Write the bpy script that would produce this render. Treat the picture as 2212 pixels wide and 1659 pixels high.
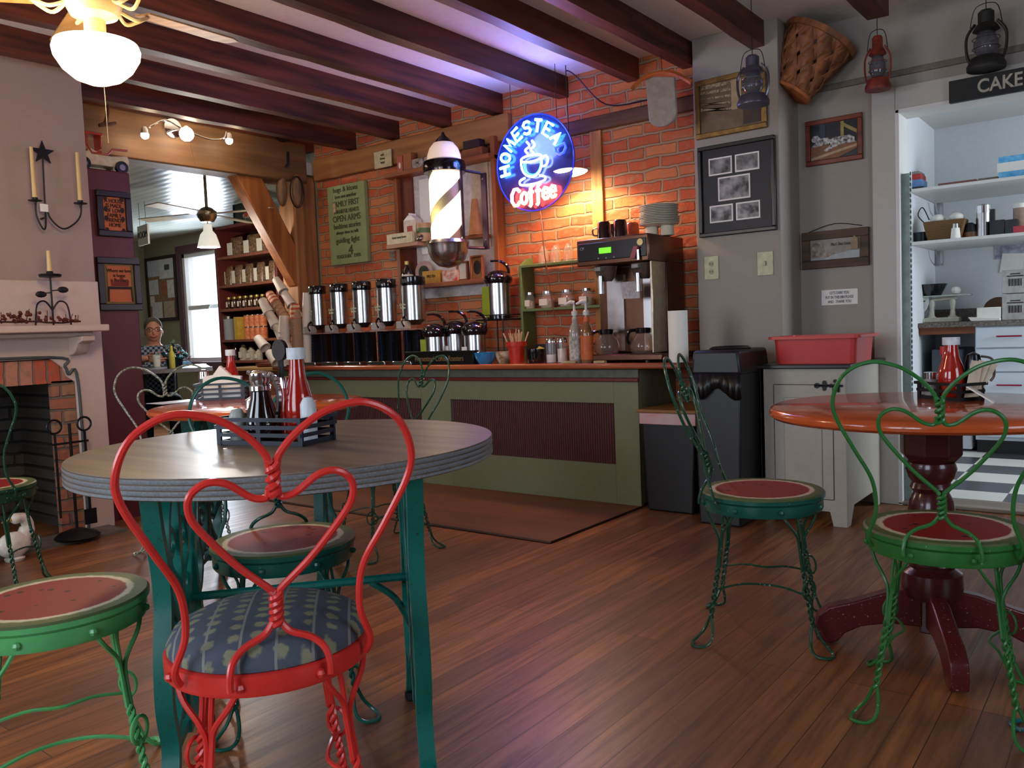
import bpy, bmesh, math, random
from mathutils import Vector, Matrix
random.seed(7)
PI = math.pi
for o in list(bpy.data.objects): bpy.data.objects.remove(o)
SC = bpy.context.scene
COL = SC.collection
R = math.radians

# ------------------------------------------------------------------ camera
FPX = 1790.0                      # focal length in pixels of the 2212 px wide frame
CAM = Vector((0, 0, 1.0))
_yaw, _pitch, _roll = R(-37.7), R(-3.675), R(-2.31)
CF = Vector((math.sin(_yaw)*math.cos(_pitch), math.cos(_yaw)*math.cos(_pitch), math.sin(_pitch)))
_r = CF.cross(Vector((0, 0, 1))).normalized(); _u = _r.cross(CF)
CR = _r*math.cos(_roll)+_u*math.sin(_roll); CU = -_r*math.sin(_roll)+_u*math.cos(_roll)
cd = bpy.data.cameras.new('camera'); cam = bpy.data.objects.new('camera', cd); COL.objects.link(cam)
cd.sensor_width = 36; cd.lens = FPX/2212*36; cd.clip_start = 0.05; cd.clip_end = 200
mm = Matrix.Identity(4)
for i in range(3):
    mm[i][0] = CR[i]; mm[i][1] = CU[i]; mm[i][2] = -CF[i]; mm[i][3] = CAM[i]
cam.matrix_world = mm
SC.camera = cam
def ray(x, y): return CF+CR*((x-1106)/FPX)-CU*((y-829.5)/FPX)
def atz(x, y, z=0.0): d = ray(x, y); return CAM+d*((z-CAM.z)/d.z)
def aty(x, y, Y): d = ray(x, y); return CAM+d*((Y-CAM.y)/d.y)
def atx(x, y, X): d = ray(x, y); return CAM+d*((X-CAM.x)/d.x)
def atd(x, y, D): return CAM+ray(x, y)*D
def depth(p): return (Vector(p)-CAM).dot(CF)

# ------------------------------------------------------------------ world, light, exposure
vs = SC.view_settings
vs.view_transform = 'Standard'; vs.look = 'None'; vs.gamma = 1; vs.use_curve_mapping = False
vs.exposure = 0.2
w = bpy.data.worlds.new('daylight'); SC.world = w; w.use_nodes = True
nt = w.node_tree; bg = nt.nodes['Background']
bg.inputs[0].default_value = (0.80, 0.88, 1.0, 1); bg.inputs[1].default_value = 2.6
def area(name, loc, to, sx, sy, power, col, spread=180):
    l = bpy.data.lights.new(name, 'AREA'); l.shape = 'RECTANGLE'; l.size = sx; l.size_y = sy
    l.energy = power; l.color = col; l.spread = R(spread)
    o = bpy.data.objects.new(name, l); COL.objects.link(o); o.location = loc
    o.rotation_euler = (Vector(to)-Vector(loc)).to_track_quat('-Z', 'Y').to_euler(); return o
def point(name, loc, power, col, rad=.03, parent=None):
    l = bpy.data.lights.new(name, 'POINT'); l.energy = power; l.color = col; l.shadow_soft_size = rad
    o = bpy.data.objects.new(name, l); COL.objects.link(o); o.location = loc
    if parent: o.parent = parent
    return o
def spot(name, loc, to, power, col, ang, blend=.4, rad=.03):
    l = bpy.data.lights.new(name, 'SPOT'); l.energy = power; l.color = col; l.spot_size = R(ang); l.spot_blend = blend
    l.shadow_soft_size = rad
    o = bpy.data.objects.new(name, l); COL.objects.link(o); o.location = loc
    o.rotation_euler = (Vector(to)-Vector(loc)).to_track_quat('-Z', 'Y').to_euler(); return o
DAY = (0.72, 0.84, 1.0); WARM = (1.0, 0.62, 0.28)
# daylight through the front windows (behind the camera), the street window and the pantry window
area('daylight_front_window_west', (-3.9, -1.70, 1.35), (-3.4, 1.5, .9), 1.5, 1.5, 42, DAY)
area('daylight_front_window_east', (-0.9, -1.70, 1.35), (-1.2, 2, .9), 1.5, 1.5, 32, DAY)
area('daylight_side_window', (2.32, 1.3, 1.45), (-1, 2.4, .7), 1.3, 1.4, 22, DAY)
area('daylight_far_window', (-8.8, 5.62, 1.45), (-8.2, 3.5, 1.0), .75, 1.15, 60, DAY)
area('daylight_pantry_window', (2.36, 6.0, 1.55), (-1.1, 6.6, 1.2), 1.2, 1.2, 90, (.80, .90, 1.0))

# ------------------------------------------------------------------ materials
def lin(h):
    h = h.lstrip('#'); out = []
    for i in (0, 2, 4):
        c = int(h[i:i+2], 16)/255
        out.append(c/12.92 if c <= .04045 else ((c+.055)/1.055)**2.4)
    return (*out, 1)
MATS = {}
def mat(name, col, rough=.5, metal=0, var=.12, scale=30, bump=0, emit=0, ecol=None, trans=0, ior=1.45, coat=0, col2=None, stretch=(1, 1, 1), alpha=1, bscale=None):
    if name in MATS: return MATS[name]
    m = bpy.data.materials.new(name); m.use_nodes = True; MATS[name] = m
    N = m.node_tree.nodes; L = m.node_tree.links; b = N['Principled BSDF']
    c = lin(col)
    tc = N.new('ShaderNodeTexCoord'); mp = N.new('ShaderNodeMapping'); mp.inputs['Scale'].default_value = stretch
    L.new(tc.outputs['Object'], mp.inputs[0])
    nz = N.new('ShaderNodeTexNoise'); nz.inputs['Scale'].default_value = scale; nz.inputs['Detail'].default_value = 5
    L.new(mp.outputs[0], nz.inputs['Vector'])
    mx = N.new('ShaderNodeMix'); mx.data_type = 'RGBA'
    c2 = lin(col2) if col2 else tuple(x*(1-var*2) for x in c[:3])+(1,)
    ra = N.new('ShaderNodeMapRange'); ra.inputs[1].default_value = .35; ra.inputs[2].default_value = .65
    L.new(nz.outputs[0], ra.inputs[0]); L.new(ra.outputs[0], mx.inputs[0])
    mx.inputs[6].default_value = c; mx.inputs[7].default_value = c2
    L.new(mx.outputs[2], b.inputs['Base Color'])
    b.inputs['Roughness'].default_value = rough; b.inputs['Metallic'].default_value = metal
    b.inputs['IOR'].default_value = ior; b.inputs['Transmission Weight'].default_value = trans
    b.inputs['Coat Weight'].default_value = coat; b.inputs['Alpha'].default_value = alpha
    if emit:
        b.inputs['Emission Color'].default_value = lin(ecol or col); b.inputs['Emission Strength'].default_value = emit
    if bump:
        bp = N.new('ShaderNodeBump'); bp.inputs['Strength'].default_value = bump; bp.inputs['Distance'].default_value = .01
        if bscale:
            n2 = N.new('ShaderNodeTexNoise'); n2.inputs['Scale'].default_value = bscale; L.new(mp.outputs[0], n2.inputs['Vector']); L.new(n2.outputs[0], bp.inputs['Height'])
        else: L.new(nz.outputs[0], bp.inputs['Height'])
        L.new(bp.outputs[0], b.inputs['Normal'])
    return m
def wood(name, ca, cb, rough=.4, axis=1, scale=9, coat=0, bump=.15):
    if name in MATS: return MATS[name]
    st = [1, 1, 1]; st[axis] = .08
    return mat(name, ca, rough, scale=scale*3, col2=cb, stretch=st, bump=bump, coat=coat)
def glass(name, col='FFFFFF', rough=.03, alpha=.08):
    # thin clear glass: mostly see-through with a glossy skin
    if name in MATS: return MATS[name]
    m = bpy.data.materials.new(name); m.use_nodes = True; MATS[name] = m
    N = m.node_tree.nodes; L = m.node_tree.links; N.remove(N['Principled BSDF'])
    o = N['Material Output']; t = N.new('ShaderNodeBsdfTransparent'); g = N.new('ShaderNodeBsdfGlossy'); d = N.new('ShaderNodeBsdfDiffuse')
    t.inputs[0].default_value = lin(col); g.inputs['Roughness'].default_value = rough; d.inputs[0].default_value = lin(col)
    lw = N.new('ShaderNodeLayerWeight'); lw.inputs[0].default_value = .5; pw_ = N.new('ShaderNodeMath'); pw_.operation = 'POWER'; pw_.inputs[1].default_value = 3.5; L.new(lw.outputs['Facing'], pw_.inputs[0])
    fr = N.new('ShaderNodeMath'); fr.operation = 'MULTIPLY_ADD'; fr.inputs[1].default_value = .6; fr.inputs[2].default_value = .04; L.new(pw_.outputs[0], fr.inputs[0])
    m1 = N.new('ShaderNodeMixShader'); m2 = N.new('ShaderNodeMixShader'); m1.inputs[0].default_value = alpha
    L.new(t.outputs[0], m1.inputs[1]); L.new(d.outputs[0], m1.inputs[2])
    L.new(fr.outputs[0], m2.inputs[0]); L.new(m1.outputs[0], m2.inputs[1]); L.new(g.outputs[0], m2.inputs[2])
    L.new(m2.outputs[0], o.inputs[0]); return m

def mat_floor():
    m = bpy.data.materials.new('floor_boards'); m.use_nodes = True
    N = m.node_tree.nodes; L = m.node_tree.links; b = N['Principled BSDF']
    tc = N.new('ShaderNodeTexCoord'); mp = N.new('ShaderNodeMapping'); mp.inputs['Rotation'].default_value = (0, 0, R(90))
    L.new(tc.outputs['Object'], mp.inputs[0])
    br = N.new('ShaderNodeTexBrick'); L.new(mp.outputs[0], br.inputs[0])
    br.inputs['Scale'].default_value = 1; br.inputs['Brick Width'].default_value = 2.3; br.inputs['Row Height'].default_value = .082
    br.inputs['Mortar Size'].default_value = .0016; br.inputs['Mortar Smooth'].default_value = .3; br.inputs['Bias'].default_value = -.1
    br.inputs['Color1'].default_value = lin('A5683A'); br.inputs['Color2'].default_value = lin('704428'); br.inputs['Mortar'].default_value = lin('2A1810')
    br.offset_frequency = 3; br.offset = .37
    st = N.new('ShaderNodeMapping'); st.inputs['Scale'].default_value = (26, 1.6, 1); L.new(tc.outputs['Object'], st.inputs[0])
    n1 = N.new('ShaderNodeTexNoise'); n1.inputs['Scale'].default_value = 1.4; n1.inputs['Detail'].default_value = 8; n1.inputs['Roughness'].default_value = .65; L.new(st.outputs[0], n1.inputs['Vector'])
    n2 = N.new('ShaderNodeTexNoise'); n2.inputs['Scale'].default_value = 1.3; n2.inputs['Detail'].default_value = 6; L.new(tc.outputs['Object'], n2.inputs['Vector'])
    r1 = N.new('ShaderNodeMapRange'); r1.inputs[1].default_value = .4; r1.inputs[2].default_value = .68; L.new(n1.outputs[0], r1.inputs[0])
    r2 = N.new('ShaderNodeMapRange'); r2.inputs[1].default_value = .42; r2.inputs[2].default_value = .7; r2.inputs[4].default_value = .65; L.new(n2.outputs[0], r2.inputs[0])
    a = N.new('ShaderNodeMix'); a.data_type = 'RGBA'; a.inputs[7].default_value = lin('54301F'); L.new(r1.outputs[0], a.inputs[0]); L.new(br.outputs[0], a.inputs[6])
    c = N.new('ShaderNodeMix'); c.data_type = 'RGBA'; c.inputs[7].default_value = lin('5F4334'); L.new(r2.outputs[0], c.inputs[0]); L.new(a.outputs[2], c.inputs[6])
    L.new(c.outputs[2], b.inputs['Base Color'])
    rr = N.new('ShaderNodeMapRange'); rr.inputs[3].default_value = .24; rr.inputs[4].default_value = .5; L.new(n1.outputs[0], rr.inputs[0]); L.new(rr.outputs[0], b.inputs['Roughness'])
    bp = N.new('ShaderNodeBump'); bp.inputs['Strength'].default_value = .35; bp.inputs['Distance'].default_value = .004; bp.invert = True
    L.new(br.outputs['Fac'], bp.inputs['Height'])
    b2 = N.new('ShaderNodeBump'); b2.inputs['Strength'].default_value = .12; b2.inputs['Distance'].default_value = .004; L.new(n1.outputs[0], b2.inputs['Height']); L.new(bp.outputs[0], b2.inputs['Normal'])
    L.new(b2.outputs[0], b.inputs['Normal'])
    return m
def mat_brick(name, c1, c2, mort, w=.215, h=.069, ms=.008, axes='xz'):
    m = bpy.data.materials.new(name); m.use_nodes = True
    N = m.node_tree.nodes; L = m.node_tree.links; b = N['Principled BSDF']
    tc = N.new('ShaderNodeTexCoord'); sp = N.new('ShaderNodeSeparateXYZ'); L.new(tc.outputs['Object'], sp.inputs[0])
    cb = N.new('ShaderNodeCombineXYZ')
    L.new(sp.outputs['XYZ'.index(axes[0].upper())], cb.inputs[0]); L.new(sp.outputs['XYZ'.index(axes[1].upper())], cb.inputs[1])
    nz = N.new('ShaderNodeTexNoise'); nz.inputs['Scale'].default_value = 9; nz.inputs['Detail'].default_value = 4; L.new(cb.outputs[0], nz.inputs['Vector'])
    vm = N.new('ShaderNodeVectorMath'); vm.operation = 'MULTIPLY_ADD'; vm.inputs[1].default_value = (.034, .034, 0); L.new(nz.outputs['Color'], vm.inputs[0]); L.new(cb.outputs[0], vm.inputs[2])
    br = N.new('ShaderNodeTexBrick'); L.new(vm.outputs[0], br.inputs[0]); br.inputs['Scale'].default_value = 1
    br.inputs['Brick Width'].default_value = w; br.inputs['Row Height'].default_value = h; br.inputs['Mortar Size'].default_value = ms; br.inputs['Mortar Smooth'].default_value = .5
    br.inputs['Bias'].default_value = -.2
    br.inputs['Color1'].default_value = lin(c1); br.inputs['Color2'].default_value = lin(c2); br.inputs['Mortar'].default_value = lin(mort)
    n2 = N.new('ShaderNodeTexNoise'); n2.inputs['Scale'].default_value = 22; n2.inputs['Detail'].default_value = 6; L.new(cb.outputs[0], n2.inputs['Vector'])
    r = N.new('ShaderNodeMapRange'); r.inputs[1].default_value = .5; r.inputs[2].default_value = .72; r.inputs[4].default_value = .6; L.new(n2.outputs[0], r.inputs[0])
    a = N.new('ShaderNodeMix'); a.data_type = 'RGBA'; L.new(r.outputs[0], a.inputs[0]); L.new(br.outputs[0], a.inputs[6]); a.inputs[7].default_value = lin(mort)
    L.new(a.outputs[2], b.inputs['Base Color']); b.inputs['Roughness'].default_value = .85
    ad = N.new('ShaderNodeMath'); ad.operation = 'MULTIPLY_ADD'; ad.inputs[1].default_value = -1.0; L.new(br.outputs['Fac'], ad.inputs[0]); L.new(n2.outputs[0], ad.inputs[2])
    bp = N.new('ShaderNodeBump'); bp.inputs['Strength'].default_value = .9; bp.inputs['Distance'].default_value = .012; L.new(ad.outputs[0], bp.inputs['Height']); L.new(bp.outputs[0], b.inputs['Normal'])
    return m
def mat_checker(name, c1, c2, size, rough=.3):
    m = bpy.data.materials.new(name); m.use_nodes = True; N = m.node_tree.nodes; L = m.node_tree.links; b = N['Principled BSDF']
    tc = N.new('ShaderNodeTexCoord'); ck = N.new('ShaderNodeTexChecker'); ck.inputs['Scale'].default_value = 1/size
    ck.inputs['Color1'].default_value = lin(c1); ck.inputs['Color2'].default_value = lin(c2)
    L.new(tc.outputs['Object'], ck.inputs[0]); L.new(ck.outputs[0], b.inputs['Base Color']); b.inputs['Roughness'].default_value = rough; return m
def mat_stripe(name, c1, c2, scale, axis='X', rough=.5, pos=.5, bump=0, rot=None, emit=0):
    m = bpy.data.materials.new(name); m.use_nodes = True; N = m.node_tree.nodes; L = m.node_tree.links; b = N['Principled BSDF']
    tc = N.new('ShaderNodeTexCoord'); wv = N.new('ShaderNodeTexWave'); wv.bands_direction = axis; wv.inputs['Scale'].default_value = scale
    L.new(tc.outputs['Object'], wv.inputs[0]); cr = N.new('ShaderNodeValToRGB'); cr.color_ramp.interpolation = 'CONSTANT' if not bump else 'LINEAR'
    cr.color_ramp.elements[0].color = lin(c1); cr.color_ramp.elements[1].color = lin(c2); cr.color_ramp.elements[1].position = pos
    L.new(wv.outputs[0], cr.inputs[0]); L.new(cr.outputs[0], b.inputs['Base Color']); b.inputs['Roughness'].default_value = rough
    if bump:
        bp = N.new('ShaderNodeBump'); bp.inputs['Strength'].default_value = bump; bp.inputs['Distance'].default_value = .004; L.new(wv.outputs[0], bp.inputs['Height']); L.new(bp.outputs[0], b.inputs['Normal'])
    return m

# ------------------------------------------------------------------ mesh builder
class G:
    def __init__(s): s.v = []; s.f = []; s.mi = []; s.m = Matrix.Identity(4); s.k = 0
    def pt(s, p): s.v.append(tuple(s.m @ Vector(p))); return len(s.v)-1
    def face(s, idx): s.f.append(tuple(idx)); s.mi.append(s.k)
    def box(s, x0, x1, y0, y1, z0, z1):
        i = [s.pt(p) for p in ((x0, y0, z0), (x1, y0, z0), (x1, y1, z0), (x0, y1, z0), (x0, y0, z1), (x1, y0, z1), (x1, y1, z1), (x0, y1, z1))]
        for q in ((0, 3, 2, 1), (4, 5, 6, 7), (0, 1, 5, 4), (1, 2, 6, 5), (2, 3, 7, 6), (3, 0, 4, 7)): s.face([i[k] for k in q])
        return s
    def cbox(s, c, d): return s.box(c[0]-d[0]/2, c[0]+d[0]/2, c[1]-d[1]/2, c[1]+d[1]/2, c[2]-d[2]/2, c[2]+d[2]/2)
    def lathe(s, prof, n=24, c=(0, 0, 0), cap=True, sx=1, sy=1):
        rings = []
        for r, z in prof:
            if r < 1e-6: rings.append([s.pt((c[0], c[1], c[2]+z))])
            else: rings.append([s.pt((c[0]+r*sx*math.cos(2*PI*i/n), c[1]+r*sy*math.sin(2*PI*i/n), c[2]+z)) for i in range(n)])
        for a, b in zip(rings, rings[1:]):
            for i in range(n):
                j = (i+1) % n
                if len(a) == 1 and len(b) == 1: continue
                if len(a) == 1: s.face((a[0], b[j], b[i]))
                elif len(b) == 1: s.face((a[i], a[j], b[0]))
                else: s.face((a[i], a[j], b[j], b[i]))
        if cap:
            if len(rings[0]) > 1: s.face(rings[0][::-1])
            if len(rings[-1]) > 1: s.face(rings[-1])
        return s
    def tube(s, pts, r, n=8, closed=False, flat=None):
        P = [Vector(p) for p in pts]; N = len(P); rad = r if isinstance(r, (list, tuple)) else [r]*N
        T = []
        for i in range(N):
            a = P[(i-1) % N] if (closed or i > 0) else P[i]; b = P[(i+1) % N] if (closed or i < N-1) else P[i]
            t = b-a; T.append(t.normalized() if t.length > 1e-9 else Vector((0, 0, 1)))
        u = T[0].orthogonal().normalized() if flat is None else (Vector(flat)-T[0]*Vector(flat).dot(T[0])).normalized()
        rings = []
        for i in range(N):
            if flat is not None: u = (Vector(flat)-T[i]*Vector(flat).dot(T[i])).normalized()
            else: u = (u-T[i]*u.dot(T[i])).normalized()
            w_ = T[i].cross(u); off = PI/n if n == 4 else 0
            rings.append([s.pt(P[i]+(u*math.cos(2*PI*k/n+off)+w_*math.sin(2*PI*k/n+off))*rad[i]) for k in range(n)])
        M_ = N if closed else N-1
        for i in range(M_):
            a = rings[i]; b = rings[(i+1) % N]
            for k in range(n): j = (k+1) % n; s.face((a[k], a[j], b[j], b[k]))
        if not closed: s.face(rings[0][::-1]); s.face(rings[-1])
        return s
    def cyl(s, p0, p1, r0, r1=None, n=16): return s.tube([p0, p1], [r0, r0 if r1 is None else r1], n)
    def prism(s, pts, a, b, axis='y'):
        def q(u, v, t): return {'y': (u, t, v), 'z': (u, v, t), 'x': (t, u, v)}[axis]
        A = [s.pt(q(u, v, a)) for u, v in pts]; B_ = [s.pt(q(u, v, b)) for u, v in pts]; n = len(pts)
        s.face(A); s.face(B_[::-1])
        for i in range(n): j = (i+1) % n; s.face((A[i], B_[i], B_[j], A[j]))
        return s
    def ribbon(s, pts, wd, y0, y1):
        P = [Vector((p[0], p[1])) for p in pts]
        n = len(P); ids = []
        for i in range(n):
            t = (P[min(i+1, n-1)]-P[max(i-1, 0)]).normalized(); nn = Vector((-t.y, t.x))*wd/2
            a, b = P[i]+nn, P[i]-nn
            ids.append([s.pt((a.x, y0, a.y)), s.pt((b.x, y0, b.y)), s.pt((b.x, y1, b.y)), s.pt((a.x, y1, a.y))])
        for i in range(n-1):
            for k in range(4): j = (k+1) % 4; s.face((ids[i][k], ids[i][j], ids[i+1][j], ids[i+1][k]))
        s.face(ids[0]); s.face(ids[-1][::-1])
        return s
    def ball(s, c, r, sc=(1, 1, 1), n=16):
        m0 = s.m; s.m = m0 @ Matrix.Translation(c) @ Matrix.Diagonal((sc[0], sc[1], sc[2], 1))
        s.lathe([(r*math.sin(PI*i/(n//2)), -r*math.cos(PI*i/(n//2))) for i in range(n//2+1)], n); s.m = m0; return s
    def make(s, name, mats, parent=None, smooth=True, bevel=0, loc=None, ang=38):
        me = bpy.data.meshes.new(name); me.from_pydata(s.v, [], s.f)
        if not isinstance(mats, (list, tuple)): mats = [mats]
        for m_ in mats: me.materials.append(m_)
        for p, k in zip(me.polygons, s.mi): p.material_index = k
        b = bmesh.new(); b.from_mesh(me); bmesh.ops.recalc_face_normals(b, faces=b.faces[:]); b.to_mesh(me); b.free()
        if smooth:
            me.shade_smooth(); me.set_sharp_from_angle(angle=R(ang))
        o = bpy.data.objects.new(name, me); COL.objects.link(o)
        if parent: o.parent = parent
        if loc is not None: o.location = loc
        if bevel:
            md = o.modifiers.new('bevel', 'BEVEL'); md.width = bevel; md.segments = 2; md.limit_method = 'ANGLE'; md.angle_limit = R(35)
        return o
def tag(o, label=None, cat=None, group=None, kind=None):
    if label: o['label'] = label
    if cat: o['category'] = cat
    if group: o['group'] = group
    if kind: o['kind'] = kind
    return o
def thing(name, label, cat, loc=(0, 0, 0), rotz=0, group=None):
    o = bpy.data.objects.new(name, None); o.empty_display_size = .05; COL.objects.link(o)
    o.location = loc; o.rotation_euler = (0, 0, rotz); return tag(o, label, cat, group)
def struct(g, name, m, **k): return tag(g.make(name, m, **k), kind='structure')
def dup(root, loc, rotz=None, label=None, group=None, scale=None):
    r = root.copy(); COL.objects.link(r); r.location = loc
    if rotz is not None: r.rotation_euler = (0, 0, rotz)
    if label: r['label'] = label
    if group: r['group'] = group
    if scale: r.scale = (scale,)*3
    for ch in list(root.children):
        c = ch.copy(); COL.objects.link(c); c.parent = r
        for g_ in ch.children: d = g_.copy(); COL.objects.link(d); d.parent = c
    return r
def text(body, size, name, m, parent, loc, ext=.0015, rot=(PI/2, 0, 0), align='CENTER', sx=1, bevel=0, shear=0):
    cu = bpy.data.curves.new(name, 'FONT'); cu.body = body; cu.size = size; cu.extrude = ext; cu.align_x = align; cu.align_y = 'CENTER'
    cu.bevel_depth = bevel; cu.shear = shear
    t = bpy.data.objects.new(name+'_tmp', cu); COL.objects.link(t); bpy.context.view_layer.update()
    me = bpy.data.meshes.new_from_object(t.evaluated_get(bpy.context.evaluated_depsgraph_get()))
    bpy.data.objects.remove(t); me.materials.clear(); me.materials.append(m)
    o = bpy.data.objects.new(name, me); COL.objects.link(o); o.parent = parent; o.location = loc; o.rotation_euler = rot; o.scale = (sx, 1, 1); return o
def spline(pts, k=6, closed=False):
    P = [Vector(p) for p in pts]; n = len(P); out = []
    rng = range(n) if closed else range(n-1)
    for i in rng:
        p0 = P[(i-1) % n] if closed or i > 0 else P[i]; p1 = P[i]; p2 = P[(i+1) % n]; p3 = P[(i+2) % n] if closed or i+2 < n else P[(i+1) % n]
        for j in range(k):
            t = j/k; out.append(.5*((2*p1)+(-p0+p2)*t+(2*p0-5*p1+4*p2-p3)*t*t+(-p0+3*p1-3*p2+p3)*t**3))
    if not closed: out.append(P[-1])
    return out
def twist(g, p0, p1, r, wr, turns, ph=0):
    p0 = Vector(p0); p1 = Vector(p1); t = (p1-p0).normalized(); u = t.orthogonal().normalized(); v = t.cross(u); n = int(turns*8)+1
    for s_ in (0, PI):
        g.tube([p0.lerp(p1, i/n)+(u*math.cos(2*PI*turns*i/n+s_+ph)+v*math.sin(2*PI*turns*i/n+s_+ph))*r for i in range(n+1)], wr, 6)
# ------------------------------------------------------------------ shared materials
m_joist = wood('red_brown_joist', '68301E', '34170E', .5, 1, 8)
m_header = wood('tan_header_timber', '7E5A38', '5E4228', .6, 1, 6)
m_post = wood('weathered_post', 'A87445', '7C5230', .65, 2, 6)
m_brace = wood('orange_brace', 'B5713B', '8A4F26', .55, 2, 6)
m_plate = wood('tan_wall_plate', 'A8703F', '86552E', .65, 0, 6)
m_ceil = mat('ceiling_plaster', 'E6E0DA', .7, var=.03, bump=.05)
m_greywall = mat('grey_green_wall_paint', '978F86', .6, var=.02, bump=.04, scale=60)
m_mauve = mat('mauve_wall_paint', 'A08C82', .6, var=.02, bump=.04, scale=60)
m_white = mat('white_paint', 'D8D6D2', .45, var=.02)
m_trim = mat('light_grey_trim_paint', 'B4AFA6', .4, var=.02)
m_black = mat('black_plastic', '111113', .35, var=.02)
m_blackm = mat('black_iron', '17161A', .45, metal=.3, var=.1)
m_steel = mat('brushed_steel', 'C6C6C8', .22, metal=1, var=.03)
m_chrome = mat('chrome', 'DADADF', .08, metal=1, var=.01)
m_paper = mat('white_paper', 'E8E4DC', .7, var=.02)
m_maroon = mat('maroon_paint', '5A2026', .45, var=.08, scale=8)
m_sage = mat('sage_green_paint', '7A7E60', .5, var=.03)
m_glass = glass('clear_glass')
m_gold = mat('dull_gold_frame', '8E6E3A', .4, metal=.5, var=.2)

# ------------------------------------------------------------------ room shell
YB, YW1, YW2 = 4.45, 4.38, 4.68          # brick wall, grey block, grey doorway wall
XL, XH = -4.62, -5.35                     # chimney breast face, header plane
ZC = 2.57
struct(G().box(-12.2, 2.5, -1.8, 4.86, -.12, 0), 'floor', mat_floor())
struct(G().box(-12.2, -5.35, 4.86, 5.75, -.12, 0), 'floor', bpy.data.objects['floor'].data.materials[0])
struct(G().box(-1.55, 2.5, 4.86, 7.6, -.12, .004), 'floor', mat_checker('checker_tiles', 'D9D6CC', '3B3A3C', .305))
struct(G().box(-5.7, 2.5, -1.8, 4.9, ZC, ZC+.1), 'ceiling', m_ceil)
struct(G().box(-1.75, 2.5, 4.88, 7.6, 2.42, 2.52), 'ceiling', mat('pantry_ceiling', 'D2D2D0', .7, var=.02))
m_gloss = mat_stripe('glossy_ceiling_boards', 'BCC0B4', 'B4B8AC', 3.2, 'Y', .24, .5, bump=.25)
struct(G().box(-12.2, -5.36, -1.8, 5.75, 2.31, 2.41), 'ceiling', m_gloss)
brick = mat_brick('old_red_brick', 'B8532F', 'C97C48', 'A08064', ms=.010)
struct(G().box(-5.35, -2.02, YB, YB+.25, 0, ZC), 'wall_back', brick)
g = G(); g.box(-2.03, -1.55, YW1, 4.95, 0, ZC); struct(g, 'wall_back', m_greywall, bevel=.004)
DX0 = aty(1940, 700, YW2).x; DX1 = DX0+1.05; DZ = 2.05
g = G(); g.box(-1.55, DX0, YW2, YW2+.14, 0, ZC); g.box(DX0, DX1, YW2, YW2+.14, DZ, ZC); g.box(DX1, 2.5, YW2, YW2+.14, 0, ZC)
struct(g, 'wall_right', m_greywall)
g = G(); tw = .115
g.box(DX0-tw, DX0, YW2-.022, YW2, 0, DZ+tw); g.box(DX1, DX1+tw, YW2-.022, YW2, 0, DZ+tw); g.box(DX0, DX1, YW2-.022, YW2, DZ, DZ+tw)
struct(g, 'trim_1', m_trim, bevel=.004)
g = G(); g.box(DX0-.004, DX0+.018, YW2-.02, YW2+.16, 0, DZ); g.box(DX1-.018, DX1+.004, YW2-.02, YW2+.16, 0, DZ); g.box(DX0, DX1, YW2-.02, YW2+.16, DZ-.018, DZ+.002)
struct(g, 'trim_2', m_white, bevel=.002)
g = G(); zr = aty(1790, 188, YW2).z; g.box(-1.55, 1.2, YW2-.012, YW2, zr-.02, zr+.012); struct(g, 'trim_3', mat('grey_brown_rail', '6F675B', .5), bevel=.003)
struct(G().box(DX0-.05, DX1+.05, YW2-.02, YW2+.2, 0, .018), 'trim_4', wood('worn_threshold', '8A7D70', '6A5A4A', .4, 0), bevel=.006)
# walls behind and beside the camera with their windows
def wall_with_holes(name, axis, c0, c1, a0, a1, z0, z1, holes, m):
    g = G(); xs = sorted({a0, a1, *[h[0] for h in holes], *[h[1] for h in holes]})
    for p, q in zip(xs, xs[1:]):
        hs = [h for h in holes if h[0] <= p+1e-6 and h[1] >= q-1e-6]
        segs = [(z0, z1)] if not hs else [(z0, hs[0][2]), (hs[0][3], z1)]
        for s0, s1 in segs:
            if axis == 'y': g.box(p, q, c0, c1, s0, s1)
            else: g.box(c0, c1, p, q, s0, s1)
    return struct(g, name, m)
def window(n, axis, c, a0, a1, z0, z1, m, depth_=.1, sash=True):
    t = thing('window_%d' % n, None, None); t['kind'] = 'structure'
    def bx(g, p, q, s0, s1, d0, d1): g.box(p, q, c+d0, c+d1, s0, s1) if axis == 'y' else g.box(c+d0, c+d1, p, q, s0, s1)
    g = G(); f = .05
    bx(g, a0, a1, z0, z0+f, 0, depth_); bx(g, a0, a1, z1-f, z1, 0, depth_); bx(g, a0, a0+f, z0, z1, 0, depth_); bx(g, a1-f, a1, z0, z1, 0, depth_)
    zm = (z0+z1)/2; bx(g, a0, a1, zm-.025, zm+.025, .02, .07)
    g.make('window_frame', m, t, bevel=.003)
    g = G(); bx(g, a0+f, a1-f, z0+f, z1-f, .045, .049); g.make('pane', m_glass, t)
wall_with_holes('wall_front', 'y', -1.9, -1.8, -5.7, 2.5, 0, ZC, [(-4.7, -3.1, .55, 2.15), (-1.7, -.1, .55, 2.15)], m_greywall)
window(2, 'y', -1.9, -4.7, -3.1, .55, 2.15, m_white); window(3, 'y', -1.9, -1.7, -.1, .55, 2.15, m_white)
wall_with_holes('wall_right', 'x', 2.4, 2.5, -1.8, 7.6, 0, ZC, [(.6, 2.0, .75, 2.15), (5.4, 6.6, .95, 2.15)], m_greywall)
window(4, 'x', 2.4, .6, 2.0, .75, 2.15, m_white); window(5, 'x', 2.4, 5.4, 6.6, .95, 2.15, m_white)
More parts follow.
